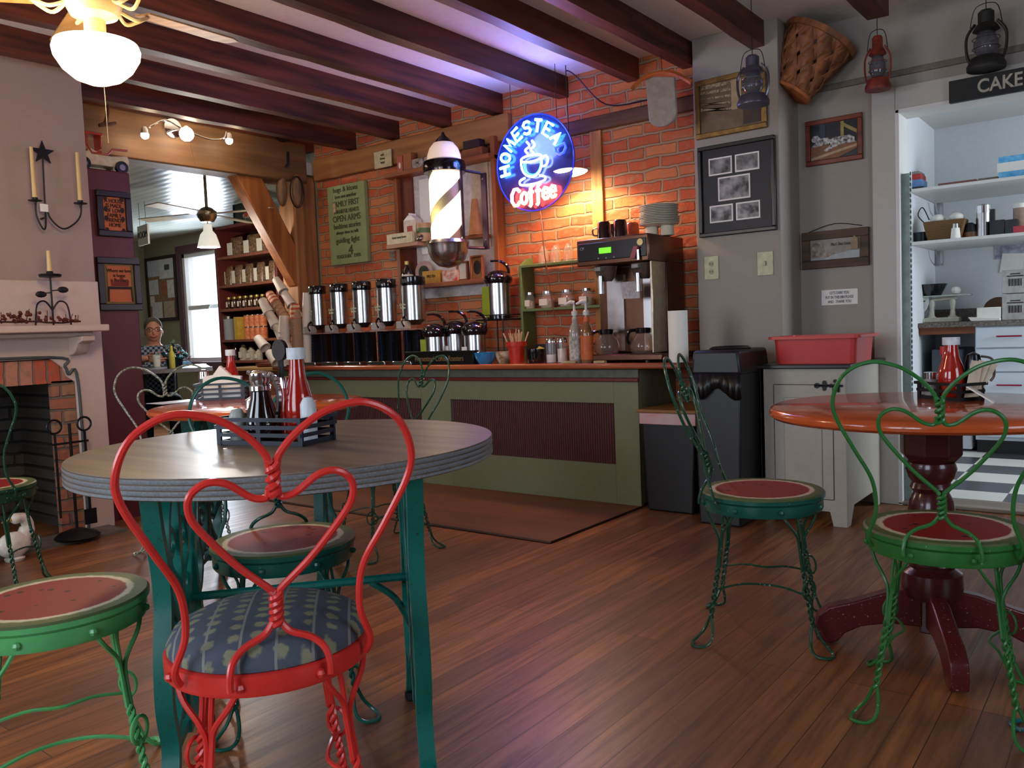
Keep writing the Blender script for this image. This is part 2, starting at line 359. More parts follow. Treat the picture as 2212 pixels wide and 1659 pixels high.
# left wall: chimney breast with the firebox opening, header, partition behind
FB0, FB1, FBZ = 1.0, atx(163, 880, -4.62).y, atx(90, 776, -4.62).z
g = G(); yl, yr = -1.8, atx(203, 570, XL).y
g.box(-5.35, XL, yl, FB0, 0, ZC); g.box(-5.35, XL, FB1, yr, 0, ZC); g.box(-5.35, XL, FB0, FB1, FBZ, ZC); g.box(-5.42, -5.3, FB0, FB1, 0, FBZ)
struct(g, 'wall_left', m_mauve)
struct(G().box(-5.55, XH, yr-.3, 4.36, 2.235, 2.55), 'trim_5', m_header, bevel=.012)
struct(G().box(-5.56, -5.36, -1.8, yr-.05, 0, ZC), 'wall_left', m_mauve)
struct(G().box(-5.62, XH-.01, yr-.3, 4.45, 2.5, ZC), 'wall_left', m_joist)
# corner post and slanted brace
g = G(); px0 = aty(650, 480, 4.33).x; g.box(-5.56, -5.36, 4.22, 4.44, 0, 2.3); struct(g, 'trim_6', m_post, bevel=.015)
g = G(); a0 = atx(485, 348, -5.42); a1 = atx(548, 348, -5.42); b0 = atx(645, 565, -5.42); b1 = atx(690, 590, -5.42)
g.prism([(a0.y, 2.33), (a0.y+.24, 2.33), (4.30, 1.62), (4.30, 1.40), (4.215, 1.42)], -5.49, -5.375, 'x')
struct(g, 'trim_7', m_brace, bevel=.012)
# top plate on the brick wall and joists
struct(G().box(-5.33, -3.35, YB-.05, YB+.01, 2.255, 2.43), 'trim_8', m_plate, bevel=.01)
struct(G().box(-3.30, -2.035, YB-.02, YB+.01, 2.20, 2.29), 'trim_8', wood('dark_plate', '6A4630', '4A2C1C', .7, 0), bevel=.01)
struct(G().box(-2.745, -2.665, YB-.02, YB+.01, .8, 2.2), 'trim_9', wood('pale_stud', 'C98B4E', '9A6534', .7, 2), bevel=.004)
jx = [-4.86, -4.39, -3.88, -3.42, -2.90, -2.40, -2.045, -1.62, -1.02, -.42, .2, .8, 1.4, 2.0]
random.seed(3)
for i, x in enumerate(jx):
    g = G(); n = 24; y0 = -1.8; y1 = YB if x < -2.03 else (YW1 if x < -1.55 else YW2-.002)
    if x > -1.2: y1 = YW2-.25
    wd = .075 if x < -1.2 else .10; zb = 2.44 if x < -1.2 else 2.45
    A = []
    for k in range(n+1):
        y = y0+(y1-y0)*k/n; dz = random.uniform(-.004, .006); dx = random.uniform(-.004, .004)
        A.append([g.pt(p) for p in ((x-wd+dx, y, zb+dz), (x+dx*.3, y, zb+dz*.5), (x, y, ZC+.01), (x-wd, y, ZC+.01))])
    for p, q in zip(A, A[1:]):
        for k in range(4): j = (k+1) % 4; g.face((p[k], p[j], q[j], q[k]))
    g.face(A[0]); g.face(A[-1][::-1])
    struct(g, 'trim_10', m_joist)
g = G()
# far dining room shell
m_tan = mat('khaki_wall_paint', '8C8A70', .6, var=.02)
wx0, wx1 = aty(388, 560, 5.6).x, aty(478, 560, 5.6).x; wx0 = -9.3; wx1 = -8.35
wall_with_holes('wall_far', 'y', 5.6, 5.72, -12.2, -5.36, 0, 2.4, [(wx0, wx1, .78, 2.08)], m_tan)
window(1, 'y', 5.6, wx0+.001, wx1-.001, .78, 2.08, m_white, .12)
g = G(); f = .10
g.box(wx0-f, wx0, 5.575, 5.6, .68, 2.18); g.box(wx1, wx1+f, 5.575, 5.6, .68, 2.18); g.box(wx0, wx1, 5.575, 5.6, 2.08, 2.18); g.box(wx0-f-.02, wx1+f+.02, 5.55, 5.6, .70, .78)
struct(g, 'trim_11', mat('plum_window_trim', '5B3A48', .3), bevel=.004)
struct(G().box(-10.25, -10.15, -1.8, 5.6, 0, 2.4), 'wall_left', m_tan)
struct(G().box(-12.2, -5.56, -1.9, -1.8, 0, 2.4), 'wall_front', m_tan)
struct(G().box(-5.36, -5.2, 4.70, 5.72, 0, 2.6), 'wall_back', m_tan)
struct(G().box(-5.6, -5.352, 4.45, 4.72, 0, 2.6), 'wall_back', m_tan)
# pantry shell
PX0, PYB = -1.34, 7.2
wall_with_holes('wall_back', 'y', PYB, PYB+.1, -1.5, 2.5, 0, 2.5, [], mat('pantry_white', 'D4D8DC', .6, var=.02))
struct(G().box(PX0-.1, PX0, 4.82, PYB, 0, 2.5), 'wall_left', MATS['pantry_white'])
struct(G().box(-2.0, PX0, 4.95, 5.05, 0, 2.6), 'wall_back', m_greywall)
for x0, x1 in ((-1.55, DX0-.12),):
    struct(G().box(x0, x1+.0, YW2-.02, YW2, 0, .12), 'baseboard_right', m_trim, bevel=.003)
# ------------------------------------------------------------------ wire parlour chairs
def mat_enamel(name, col, wear, rough=.25, amt=.62):
    # glossy paint with small chips down to bare metal
    m = mat(name, col, rough, var=.05, scale=20); N = m.node_tree.nodes; L = m.node_tree.links; b = N['Principled BSDF']
    n = N.new('ShaderNodeTexNoise'); n.inputs['Scale'].default_value = 130; n.inputs['Detail'].default_value = 4
    tc = N.new('ShaderNodeTexCoord'); L.new(tc.outputs['Object'], n.inputs['Vector'])
    r = N.new('ShaderNodeMapRange'); r.inputs[1].default_value = amt; r.inputs[2].default_value = amt+.03; L.new(n.outputs[0], r.inputs[0])
    old = b.inputs['Base Color'].links[0].from_socket
    mx = N.new('ShaderNodeMix'); mx.data_type = 'RGBA'; mx.inputs[7].default_value = lin(wear); L.new(r.outputs[0], mx.inputs[0]); L.new(old, mx.inputs[6]); L.new(mx.outputs[2], b.inputs['Base Color'])
    return m
m_red = mat_enamel('red_enamel', 'D3342E', '8A6A55', .25, .72)
m_teal = mat_enamel('teal_enamel', '14564A', '9AA6A8', .25, .70)
m_dkgreen = mat_enamel('dark_green_enamel', '1C4A34', 'A0A8A4', .28, .64)
m_green = mat_enamel('bright_green_enamel', '2A6C30', 'A0A890', .3, .70)
m_ltgreen = mat_enamel('light_green_enamel', '58AA66', 'B0C0A8', .22, .72)
m_wireold = mat_enamel('worn_wire', '5E6F5A', 'A8A498', .3, .50)
def mat_melon():
    m = bpy.data.materials.new('watermelon_seat'); m.use_nodes = True; N = m.node_tree.nodes; L = m.node_tree.links; b = N['Principled BSDF']
    tc = N.new('ShaderNodeTexCoord'); sp = N.new('ShaderNodeVectorMath'); sp.operation = 'MULTIPLY'; sp.inputs[1].default_value = (1, 1, 0); L.new(tc.outputs['Object'], sp.inputs[0])
    ln = N.new('ShaderNodeVectorMath'); ln.operation = 'LENGTH'; L.new(sp.outputs[0], ln.inputs[0])
    nz = N.new('ShaderNodeTexNoise'); nz.inputs['Scale'].default_value = 60; L.new(tc.outputs['Object'], nz.inputs['Vector'])
    ad = N.new('ShaderNodeMath'); ad.operation = 'MULTIPLY_ADD'; ad.inputs[1].default_value = .012; L.new(nz.outputs[0], ad.inputs[0]); L.new(ln.outputs['Value'], ad.inputs[2])
    cr = N.new('ShaderNodeValToRGB'); cr.color_ramp.interpolation = 'LINEAR'; e = cr.color_ramp.elements
    mr = N.new('ShaderNodeMapRange'); mr.inputs[2].default_value = .2; L.new(ad.outputs[0], mr.inputs[0]); L.new(mr.outputs[0], cr.inputs[0])
    e[0].color = lin('8E1E1C'); e[0].position = .74; e[1].color = lin('D8CDB8'); e[1].position = .765
    for p, c in ((.815, 'CFC8A8'), (.84, '5F6E3C'), (1, '4A5A36')): q = e.new(p); q.color = lin(c)
    vo = N.new('ShaderNodeTexVoronoi'); vo.inputs['Scale'].default_value = 26; L.new(tc.outputs['Object'], vo.inputs['Vector'])
    lt = N.new('ShaderNodeMath'); lt.operation = 'LESS_THAN'; lt.inputs[1].default_value = .20; L.new(vo.outputs['Distance'], lt.inputs[0])
    l2 = N.new('ShaderNodeMath'); l2.operation = 'LESS_THAN'; l2.inputs[1].default_value = .125; L.new(ln.outputs['Value'], l2.inputs[0])
    mu = N.new('ShaderNodeMath'); mu.operation = 'MULTIPLY'; L.new(lt.outputs[0], mu.inputs[0]); L.new(l2.outputs[0], mu.inputs[1])
    mx = N.new('ShaderNodeMix'); mx.data_type = 'RGBA'; mx.inputs[7].default_value = lin('1C0F0E'); L.new(mu.outputs[0], mx.inputs[0]); L.new(cr.outputs[0], mx.inputs[6]); L.new(mx.outputs[2], b.inputs['Base Color'])
    b.inputs['Roughness'].default_value = .5; return m
m_melon = mat_melon()
def mat_fabric():
    m = bpy.data.materials.new('blue_grey_tapestry'); m.use_nodes = True; N = m.node_tree.nodes; L = m.node_tree.links; b = N['Principled BSDF']
    tc = N.new('ShaderNodeTexCoord'); mp = N.new('ShaderNodeMapping'); mp.inputs['Rotation'].default_value = (0, 0, R(12)); L.new(tc.outputs['Object'], mp.inputs[0])
    # leaf sprigs on a regular grid
    sc = N.new('ShaderNodeVectorMath'); sc.operation = 'MULTIPLY'; sc.inputs[1].default_value = (24, 31, 0); L.new(mp.outputs[0], sc.inputs[0])
    vo = N.new('ShaderNodeTexVoronoi'); vo.inputs['Scale'].default_value = 1; vo.inputs['Randomness'].default_value = .12; L.new(sc.outputs[0], vo.inputs['Vector'])
    nz = N.new('ShaderNodeTexNoise'); nz.inputs['Scale'].default_value = 90; L.new(tc.outputs['Object'], nz.inputs['Vector'])
    ad = N.new('ShaderNodeMath'); ad.operation = 'MULTIPLY_ADD'; ad.inputs[1].default_value = .35; L.new(nz.outputs[0], ad.inputs[0]); L.new(vo.outputs['Distance'], ad.inputs[2])
    lt = N.new('ShaderNodeMapRange'); lt.inputs[1].default_value = .50; lt.inputs[2].default_value = .40; L.new(ad.outputs[0], lt.inputs[0])
    mx = N.new('ShaderNodeMix'); mx.data_type = 'RGBA'; mx.inputs[6].default_value = lin('454B58'); mx.inputs[7].default_value = lin('7C7C62'); L.new(lt.outputs[0], mx.inputs[0])
    wv = N.new('ShaderNodeTexWave'); wv.inputs['Scale'].default_value = 5.2; L.new(mp.outputs[0], wv.inputs[0]); gt = N.new('ShaderNodeMath'); gt.operation = 'GREATER_THAN'; gt.inputs[1].default_value = .985; L.new(wv.outputs[0], gt.inputs[0])
    m2 = N.new('ShaderNodeMix'); m2.data_type = 'RGBA'; m2.inputs[7].default_value = lin('7A7A74'); L.new(gt.outputs[0], m2.inputs[0]); L.new(mx.outputs[2], m2.inputs[6]); L.new(m2.outputs[2], b.inputs['Base Color'])
    b.inputs['Roughness'].default_value = .85; return m
m_fabric = mat_fabric()

def chair_back(S, wr, cut=0):
    """outer heart wire and inner heart wire; chair back stands at local +y"""
    def yb(z): return .135+max(0, z-.44)*.30
    def P(x, z): return (x*S, yb(z), z)
    outer = G()
    for s in (-1, 1):
        pts = [(s*.158, .115, .425), (s*.165, .13, .455), (s*.145, .150, .52), (s*.150, .17, .60), (s*.185, yb(.68), .68), (s*.222, yb(.76), .76), (s*.226, yb(.81), .81), (s*.200, yb(.865), .865), (s*.145, yb(.895), .895), (s*.085, yb(.885), .885), (s*.040, yb(.855), .855), (s*.012, yb(.822), .822), (s*.006, yb(.80), .80)]
        outer.tube(spline(pts, 6), wr, 8)
    twist(outer, P(0, .812), P(0, .752), .0075, wr*.95, 2.0)
    inner = G()
    for s in (-1, 1):
        pts = [P(s*.006, .762), P(s*.012, .748), P(s*.035, .752), P(s*.070, .778), P(s*.100, .783), P(s*.125, .765), P(s*.128, .735), P(s*.112, .702), P(s*.060, .635), P(s*.010, .585), P(s*.006, .575)]
        inner.tube(spline(pts, 6), wr, 8)
    twist(inner, P(0, .582), P(0, .518), .0075, wr*.95, 2.5)
    for s in (-1, 1):
        pts = [(s*.006, .160, .522), (s*.022, .162, .502), (s*.055, .168, .488), (s*.075, .178, .470), (s*.082, .186, .445), (s*.082, .187, .425)]
        inner.tube(spline(pts, 5), wr, 8)
    return outer, inner
def chair_leg(ang, wr, foot=True):
    g = G(); a = R(ang); ux, uy = math.cos(a), math.sin(a); tx, ty = -uy, ux
    def Q(r, t, z): return (ux*r+tx*t, uy*r+ty*t, z)
    for s in (-1, 1):
        aa = R(ang+s*24); top = (math.cos(aa)*.178, math.sin(aa)*.178, .425)
        mid = (math.cos(R(ang+s*16))*.178, math.sin(R(ang+s*16))*.178, .385)
        g.tube(spline([top, mid, Q(.170, s*.016, .345), Q(.168, s*.006, .31), Q(.178, s*.0055, .235)], 5), wr*.85, 6)
    g.tube(spline([Q(.15, 0, .425), Q(.160, 0, .36), Q(.166, 0, .30), Q(.178, 0, .235)], 4), wr*.8, 6)
    twist(g, Q(.178, 0, .238), Q(.213, 0, .075), .0052, wr*.8, 4)
    lp = [Q(.213, -.006, .078), Q(.222, -.020, .040), Q(.240, -.030, .016), Q(.264, -.026, wr*.9), Q(.283, 0, wr*.9), Q(.264, .026, wr*.9), Q(.240, .030, .016), Q(.222, .020, .040), Q(.213, .006, .078)]
    g.tube(spline(lp, 5), wr*.95, 7)
    return g
LEGS = (45, 135, 225, 315)
def make_chair(label, group, m_w, m_ring, m_seat, loc, back_ang, S=1.0, wr=.0058, cushion=False, seatmat2=None, back=True, ang_off=0, name='wire_parlour_chair', cat='chair', m_low=None):
    """back_ang: world heading of the backrest seen from the seat"""
    t = thing(name, label, cat, loc, R(back_ang)-PI/2, group)
    m_low = m_low or m_w
    g = G(); g.lathe([(.166, .405), (.183, .405), (.186, .412), (.186, .440), (.180, .443), (.166, .443)], 48)
    for a_ in (45-24, 45+24, 135-24, 135+24, 225-24, 225+24, 315-24, 315+24):
        q = (math.cos(R(a_))*.188, math.sin(R(a_))*.188, .424); g.ball(q, .009, n=8)
    g.make('seat_ring', m_ring, t)
    g = G()
    if cushion:
        g.lathe([(0, .440), (.172, .440), (.180, .446), (.180, .458), (.168, .478), (.13, .496), (.07, .506), (0, .508)], 48)
        s = g.make('seat_cushion', m_fabric, t); tag(s, 'blue-grey fabric cushion with pale leaf sprigs')
    else:
        g.lathe([(0, .442), (.187, .442), (.192, .447), (.192, .458), (.187, .463), (0, .463)], 48)
        g.k = 0
        s = g.make('seat', [m_ring, m_melon], t)
        for p in s.data.polygons:
            if abs(p.center.z-.463) < .002: p.material_index = 1
            elif p.center.z > .46 and p.normal.z > .3: p.material_index = 1
        tag(s, 'seat painted as a watermelon slice')
    for a_ in LEGS: chair_leg(a_+ang_off, wr).make('leg', m_low, t)
    st = [(135, 225, -.022), (45, 315, .022), (225, 315, 0)]
    for a_, b_, _ in ((135, 225, 0), (315, 45, 0)):
        pa = Vector((math.cos(R(a_))*.190, math.sin(R(a_))*.190, .165)); pb = Vector((math.cos(R(b_))*.190, math.sin(R(b_))*.190, .165))
        mid = (pa+pb)/2; mid = mid*.72; mid.z = .180
        g = G(); g.tube(spline([pa, pa.lerp(mid, .5)+Vector((0, 0, .008)), mid, pb.lerp(mid, .5)+Vector((0, 0, .008)), pb], 5), wr*.75, 6)
        g.make('stretcher', m_low, t)
    for a_ in (315, 225):
        q = Vector((math.cos(R(a_))*.200, math.sin(R(a_))*.200, .185)); g = G()
        g.tube([q+Vector((math.cos(k*PI/8)*.024*math.cos(R(a_+90)), math.cos(k*PI/8)*.024*math.sin(R(a_+90)), math.sin(k*PI/8)*.03)) for k in range(16)], wr*.7, 6, closed=True)
        g.make('ring_brace', m_low, t)
    if back:
        o, i = chair_back(S, wr); o.make('outer_heart', m_w, t); i.make('inner_heart', m_w, t)
    return t
make_chair('red wire heart-back chair with blue-grey leaf-print cushion at the grey round table', None, m_red, m_red, None, (-1.316, .921, -.0), -30, cushion=True, wr=.0063)
make_chair('dark green wire watermelon-seat chair seen side-on between trash bins and orange table', None, m_dkgreen, m_teal, m_melon, (-.985, 2.56, 0), 197, wr=.0050)
make_chair('bright green wire watermelon-seat chair at the orange pedestal table, back turned to us', None, m_green, m_green, m_melon, (-.41, 2.30, 0), -82, wr=.0047)
make_chair('dark green watermelon-seat chair under the grey round table, behind the red chair', None, m_teal, m_teal, m_melon, (-1.865, 1.37, 0), 147, wr=.0052)
make_chair('light green watermelon-seat chair cut off by the left edge, left of the red chair', None, m_ltgreen, m_ltgreen, m_melon, (-1.885, .78, 0), 247)
CT3 = (-2.93, 2.07)
make_chair('dark green wire chair beyond the small orange table, nearest the coffee counter', None, m_dkgreen, m_dkgreen, m_melon, (-2.86, 2.68, 0), 75, wr=.0048)
make_chair('worn bare-metal wire chair beyond the small orange table, nearest the maroon cabinet', None, m_wireold, m_dkgreen, m_melon, (-3.62, 2.12, 0), 165, wr=.005)
make_chair('dark green wire chair beside the fireplace, mostly outside the left edge of the view', None, m_dkgreen, m_dkgreen, m_melon, (-3.74, 1.31, 0), 320, wr=.005)
make_chair('teal wire chair cut off by the lower right corner, behind the bright green chair', None, mat_enamel('blue_teal_enamel', '1E5E66', '9AA6A8', .25, .64), m_teal, m_melon, (.02, 2.28, 0), -40)

# ------------------------------------------------------------------ tables
def mat_laminate():
    m = wood('grey_brown_laminate', '74624F', '4E4034', .38, 0, 7, bump=.03); return m
def side_frame(loc, ang, m, parent, S=1.0):
    """ornate cast-iron end frame; local x runs along the frame"""
    g = G(); w_ = .026
    for s in (-1, 1):
        g.ribbon([(s*a, z) for a, z in [(p.x, p.y) for p in spline([Vector((.215, .715, 0)), Vector((.19, .62, 0)), Vector((.155, .53, 0)), Vector((.150, .44, 0)), Vector((.185, .34, 0)), Vector((.195, .24, 0)), Vector((.165, .14, 0)), Vector((.205, .06, 0)), Vector((.245, .035, 0))], 5)]], w_, -.018, .018)
        g.ribbon([(s*p.x, p.y) for p in spline([Vector((.02, .70, 0)), Vector((.09, .62, 0)), Vector((.10, .52, 0)), Vector((.03, .46, 0)), Vector((.01, .40, 0))], 5)], .018, -.012, .012)
        g.ribbon([(s*p.x, p.y) for p in spline([Vector((.155, .50, 0)), Vector((.08, .40, 0)), Vector((.02, .30, 0)), Vector((.07, .20, 0)), Vector((.165, .14, 0))], 5)], .018, -.012, .012)
        for cx, cz, rr in ((.06, .56, .032), (.085, .30, .030), (.045, .18, .026), (.11, .42, .024)):
            g.tube([(s*cx+rr*math.cos(k*PI/8), 0, cz+rr*math.sin(k*PI/8)) for k in range(16)], .008, 6, closed=True)
    g.ribbon([(0, .71), (0, .10)], .03, -.014, .014)
    g.ribbon([(-.225, .712), (.225, .712)], .018, -.02, .02)
    g.ribbon([(-.19, .36), (.19, .36)], .016, -.008, .008); g.ribbon([(-.165, .12), (.165, .12)], .02, -.008, .008)
    o = g.make('end_frame', m, parent, loc=loc); o.rotation_euler = (0, 0, ang)
    for s in (-1, 1):
        q = G(); q.lathe([(0, 0), (.016, 0), (.022, .006), (.022, .024), (.012, .03), (.012, .038), (0, .038)], 12)
        c = q.make('caster', m_blackm, o); c.location = (s*.238, 0, 0)
    return o
def treadle_table(label, cx, cy, top_z, r, thick, m_top, m_edge, m_iron, fang, sep, name='round_table', grooves=True, bull=False):
    t = thing(name, label, 'table', (cx, cy, 0))
    g = G()
    if bull: prof = [(0, top_z-thick), (r-thick*.6, top_z-thick), (r-thick*.2, top_z-thick*.85), (r, top_z-thick*.5), (r-thick*.2, top_z-thick*.12), (r-thick*.5, top_z), (0, top_z)]
    else:
        prof = [(0, top_z-thick), (r-.002, top_z-thick)]
        n = 4
        for i in range(n):
            a = top_z-thick+thick*i/n; b = a+thick/n; prof += [(r, a+.002), (r, b-.003), (r-.002, b-.001)]
        prof += [(r-.002, top_z), (0, top_z)]
    g.lathe(prof, 96); o = g.make('tabletop', [m_top, m_edge], t)
    for p in o.data.polygons:
        if abs(p.normal.z) < .6 and math.hypot(p.center.x, p.center.y) > r*.9: p.material_index = 1
    o.data.set_sharp_from_angle(angle=R(40))
    sc = (top_z-thick)/.72
    nx, ny = math.cos(fang+PI/2), math.sin(fang+PI/2)
    for s in (-1, 1):
        f = side_frame((nx*s*sep, ny*s*sep, 0), fang, m_iron, t); f.scale = (1, 1, sc)
    q = G(); fx, fy = math.cos(fang), math.sin(fang)
    def W(u, v, z): return (fx*u+nx*v, fy*u+ny*v, z)
    q.tube([W(.10, -sep, .385), W(.10, sep, .385)], .011, 8); q.make('cross_rail', m_iron, t)
    for e in (-1, 1): q = G(); q.tube(spline([W(.10, e*sep, .25), W(.10, e*(sep-.04), .33), W(.10, e*(sep-.10), .378)], 5), .009, 6); q.make('rail_bracket', m_iron, t)
    return t
T1 = treadle_table('large round grey-brown table with ribbed grey edge on a teal iron sewing-machine base', -1.60, 1.21, .76, .475, .042, mat_laminate(), mat('ribbed_grey_edge', '7E8386', .4, var=.15, scale=200), mat_enamel('teal_cast_iron', '0F6A5E', '3A3A36', .35, .66), math.atan2(.708, -.705)+R(4), .27)
m_orange = wood('orange_varnished_wood', 'CC5C2A', 'A4461E', .16, 0, 3, coat=.4, bump=.02)
treadle_table('small round orange wooden table with napkins and ketchup, behind the grey round table', CT3[0], CT3[1], .745, .43, .03, m_orange, m_orange, mat_enamel('dark_teal_iron', '10463F', '1A1A1A', .4, .6), math.atan2(.708, -.705), .24, bull=True)
# pedestal table
tx, ty = -.512, 2.67
t = thing('pedestal_table', 'round orange varnished table on a turned maroon pedestal at the right', 'table', (tx, ty, 0))
zt, rt = .735, .455
g = G(); g.lathe([(0, zt-.036), (rt-.03, zt-.036), (rt-.012, zt-.034), (rt-.002, zt-.026), (rt, zt-.017), (rt-.004, zt-.007), (rt-.016, zt), (0, zt)], 96); g.make('tabletop', m_orange, t)
m_ped = mat('maroon_gloss_paint', '4A1A1C', .22, var=.1, scale=12, coat=.3)
g = G(); g.lathe([(0, .16), (.075, .16), (.085, .19), (.082, .235), (.062, .25), (.066, .262), (.062, .272), (.068, .286), (.060, .298), (.052, .31), (.062, .34), (.066, .40), (.060, .45), (.048, .475), (.058, .49), (.052, .505), (.062, .52), (.070, .545), (.064, .565), (0, .565)], 32)
g.make('pedestal', m_ped, t)
g = G(); g.lathe([(0, .56), (.058, .56), (.085, .59), (.085, .695), (0, .695)], 8); o = g.make('column_block', m_ped, t, smooth=False, bevel=.003)
g = G(); g.box(-.03, .03, -.03, .03, .05, .18); g.make('hub', m_ped, t, bevel=.005)
m_pedw = mat_enamel('chipped_maroon_paint', '5A1E1E', 'A08A78', .3, .66)
for ang in (200, 112, 22, 292):
    g = G(); pts = [(.03, .19), (.12, .172), (.22, .135), (.29, .115), (.325, .085), (.335, .04), (.325, .008), (.29, .002), (.265, .010), (.245, .035), (.20, .06), (.12, .075), (.03, .07)]
    g.prism(pts, -.024, .024, 'y'); o = g.make('foot', m_pedw, t, bevel=.005); o.rotation_euler = (0, 0, R(ang))
# ------------------------------------------------------------------ fireplace
m_pink = mat('pinkish_white_surround', 'C9B3A6', .5, var=.02)
m_fbrick = mat_brick('firebox_brick', 'A05A40', '9A7A5C', '6E6154', axes='yz')
m_soot = mat_brick('sooty_brick', '4A443E', '5C564C', '2A2624', axes='yz')
t = thing('fireplace', 'white-painted fireplace surround with mantel shelf and sooty brick firebox', 'fireplace', (XL, 1.4, 0))
def LX(p): return (p[0]-XL, p[1]-1.4, p[2])
zr_ = atx(203, 609, XL).z; ymx = yr; fz = FBZ; fy = FB1-1.4; z1 = atx(163, 825, XL).z
g = G(); g.prism([(-1.1, 0), (-1.1, zr_), (ymx-1.4, zr_), (ymx-1.4, 0), (fy, 0), (fy, z1), (fy-.045, z1+.035), (fy-.06, fz-.05), (fy-.12, fz), (FB0-1.4, fz), (FB0-1.4, 0)], .0, .03, 'x')
g.make('surround', m_pink, t, bevel=.004)
zm = atx(237, 700, -4.40).z; ym = atx(237, 706, -4.40).y
g = G(); g.box(-.02, .22, -1.2, ym-1.4, zm-.036, zm); g.box(-.0, .12, -1.2, ym-1.44, zm-.06, zm-.036); g.make('mantel_shelf', m_pink, t, bevel=.006)
for yy in (ym-1.4-.10, -.72):
    g = G(); g.prism([(.03, zm-.06), (.19, zm-.06), (.185, zm-.085), (.13, zm-.10), (.10, zm-.14), (.07, zm-.155), (.03, zm-.16)], yy-.035, yy+.035, 'y'); g.make('corbel', m_pink, t, bevel=.004)
g = G(); g.tube(spline([(.034, FB0-1.4, fz+.008), (.034, fy-.13, fz+.008), (.034, fy-.055, fz-.045), (.034, fy-.04, z1+.045), (.034, fy+.008, z1), (.034, fy+.008, .02)], 6), .008, 6); g.make('opening_trim', mat('dark_grey_trim', '4E5458', .4), t)
g = G(); g.box(-.02, .012, FB0-1.4, fy-.01, fz-.13, fz-.005); o = g.make('brick_lintel', mat_brick('lintel_brick', 'B04A2C', 'B98A70', '7A6A5C', w=.068, h=.2, ms=.006, axes='yz'), t)
g = G(); g.box(-.03, .012, fy-.12, fy-.003, 0, fz-.12); g.make('brick_jamb', m_fbrick, t)
g = G(); g.box(-.70, -.66, FB0-1.4, fy, 0, fz); g.box(-.68, -.02, fy-.02, fy+.02, 0, fz-.12); g.box(-.68, -.02, FB0-1.44, FB0-1.4, 0, fz); g.box(-.68, -.03, FB0-1.4, fy, fz-.1, fz-.06); g.make('firebox', m_soot, t)
hx, hy = -4.385, 2.215
g = G(); g.box(XL, hx, .6, hy, 0, .015); g.make('hearth_slab', mat('grey_hearth_tile', '6E675E', .5, var=.2, scale=14), None); h = bpy.context.scene.objects['hearth_slab']
tag(h, 'thin grey tiled hearth slab on the floor before the fireplace', 'hearth')
# maroon cabinet column
pz = atx(240, 368, -4.72).z
t = thing('corner_cabinet', 'tall narrow maroon painted cabinet column beside the fireplace', 'cabinet', (-5.0, 2.35, 0))
py1 = atx(252, 480, -4.72).y; py1 = 2.548
g = G(); g.box(-.30, .28, yr-2.35+.004, py1-2.35, .0, pz); g.make('body', m_maroon, t, bevel=.008)
g = G(); g.box(.275, .292, yr-2.35+.02, 2.342-2.35, .0, .16); g.box(.275, .292, 2.348-2.35, py1-2.35, 0, .16); g.make('kick_board', m_maroon, t, bevel=.003)
def wall_frame(name, label, cat, c, axis, wd, ht, fw, m_frame, m_mat=None, th=.025, group=None, tilt=0, glassy=False):
    """framed flat thing hung on a wall; axis 'x' faces +x, 'y' faces -y; returns (thing, draw(u0,v0,u1,v1) helper)"""
    t = thing(name, label, cat, c, PI/2 if axis == 'x' else 0, group)
    if tilt: t.rotation_euler = Matrix.Rotation(PI/2 if axis == 'x' else 0, 3, 'Z').to_quaternion().to_matrix().to_4x4().to_euler(); t.rotation_euler[1] = tilt
    g = G()
    for a in ((-wd/2, wd/2, -ht/2, -ht/2+fw), (-wd/2, wd/2, ht/2-fw, ht/2), (-wd/2, -wd/2+fw, -ht/2+fw, ht/2-fw), (wd/2-fw, wd/2, -ht/2+fw, ht/2-fw)):
        g.box(a[0], a[1], -th, 0, a[2], a[3])
    g.make('frame', m_frame, t, bevel=min(.004, fw*.2))
    if m_mat:
        g = G(); g.box(-wd/2+fw, wd/2-fw, -th*.45, 0, -ht/2+fw, ht/2-fw); g.make('backing', m_mat, t)
    return t
def flat(t, name, m, pts, y=-.013, th=.0015):
    g = G(); g.prism(pts, y-th, y, 'y'); return g.make(name, m, t, smooth=False)
def rect(x0, x1, z0, z1): return [(x0, z0), (x1, z0), (x1, z1), (x0, z1)]
m_dkwood = mat('dark_plum_frame', '22141A', .35)
m_kraft = mat('orange_kraft_paper', 'B8663C', .7, var=.06)
m_ink = mat('dark_ink', '2A1A18', .7)
def bbx(xl, yt, xr, yb, X):
    a = atx((xl+xr)/2, yt, X); b = atx((xl+xr)/2, yb, X); l = atx(xl, (yt+yb)/2, X); r = atx(xr, (yt+yb)/2, X)
    return (X, (l.y+r.y)/2, (a.z+b.z)/2), abs(r.y-l.y), abs(a.z-b.z)
def bby(xl, yt, xr, yb, Y):
    a = aty((xl+xr)/2, yt, Y); b = aty((xl+xr)/2, yb, Y); l = aty(xl, (yt+yb)/2, Y); r = aty(xr, (yt+yb)/2, Y)
    return ((l.x+r.x)/2, Y, (a.z+b.z)/2), abs(r.x-l.x), abs(a.z-b.z)
FX = -4.72
c, wd, ht = bbx(207, 414, 281, 512, FX); t = wall_frame('framed_sign', 'upper framed sampler with orange paper on the maroon cabinet', 'picture', c, 'x', wd, ht, .035, m_dkwood, m_kraft)
for k, s in enumerate(['A HOUSE', 'IS MADE', 'OF LOVE', 'FAMILY', 'FRIENDS', 'HOME']): text(s, .032, 'lettering', m_ink, t, (0, -.014, ht*.28-k*ht*.105), sx=.8)
for s in (-1, 1):
    for v in (-.36, -.1, .1, .34): flat(t, 'corner_motif', m_ink, [(s*wd*.24+.012*math.cos(a), v*ht+.016*math.sin(a)) for a in [k*PI/3 for k in range(6)]])
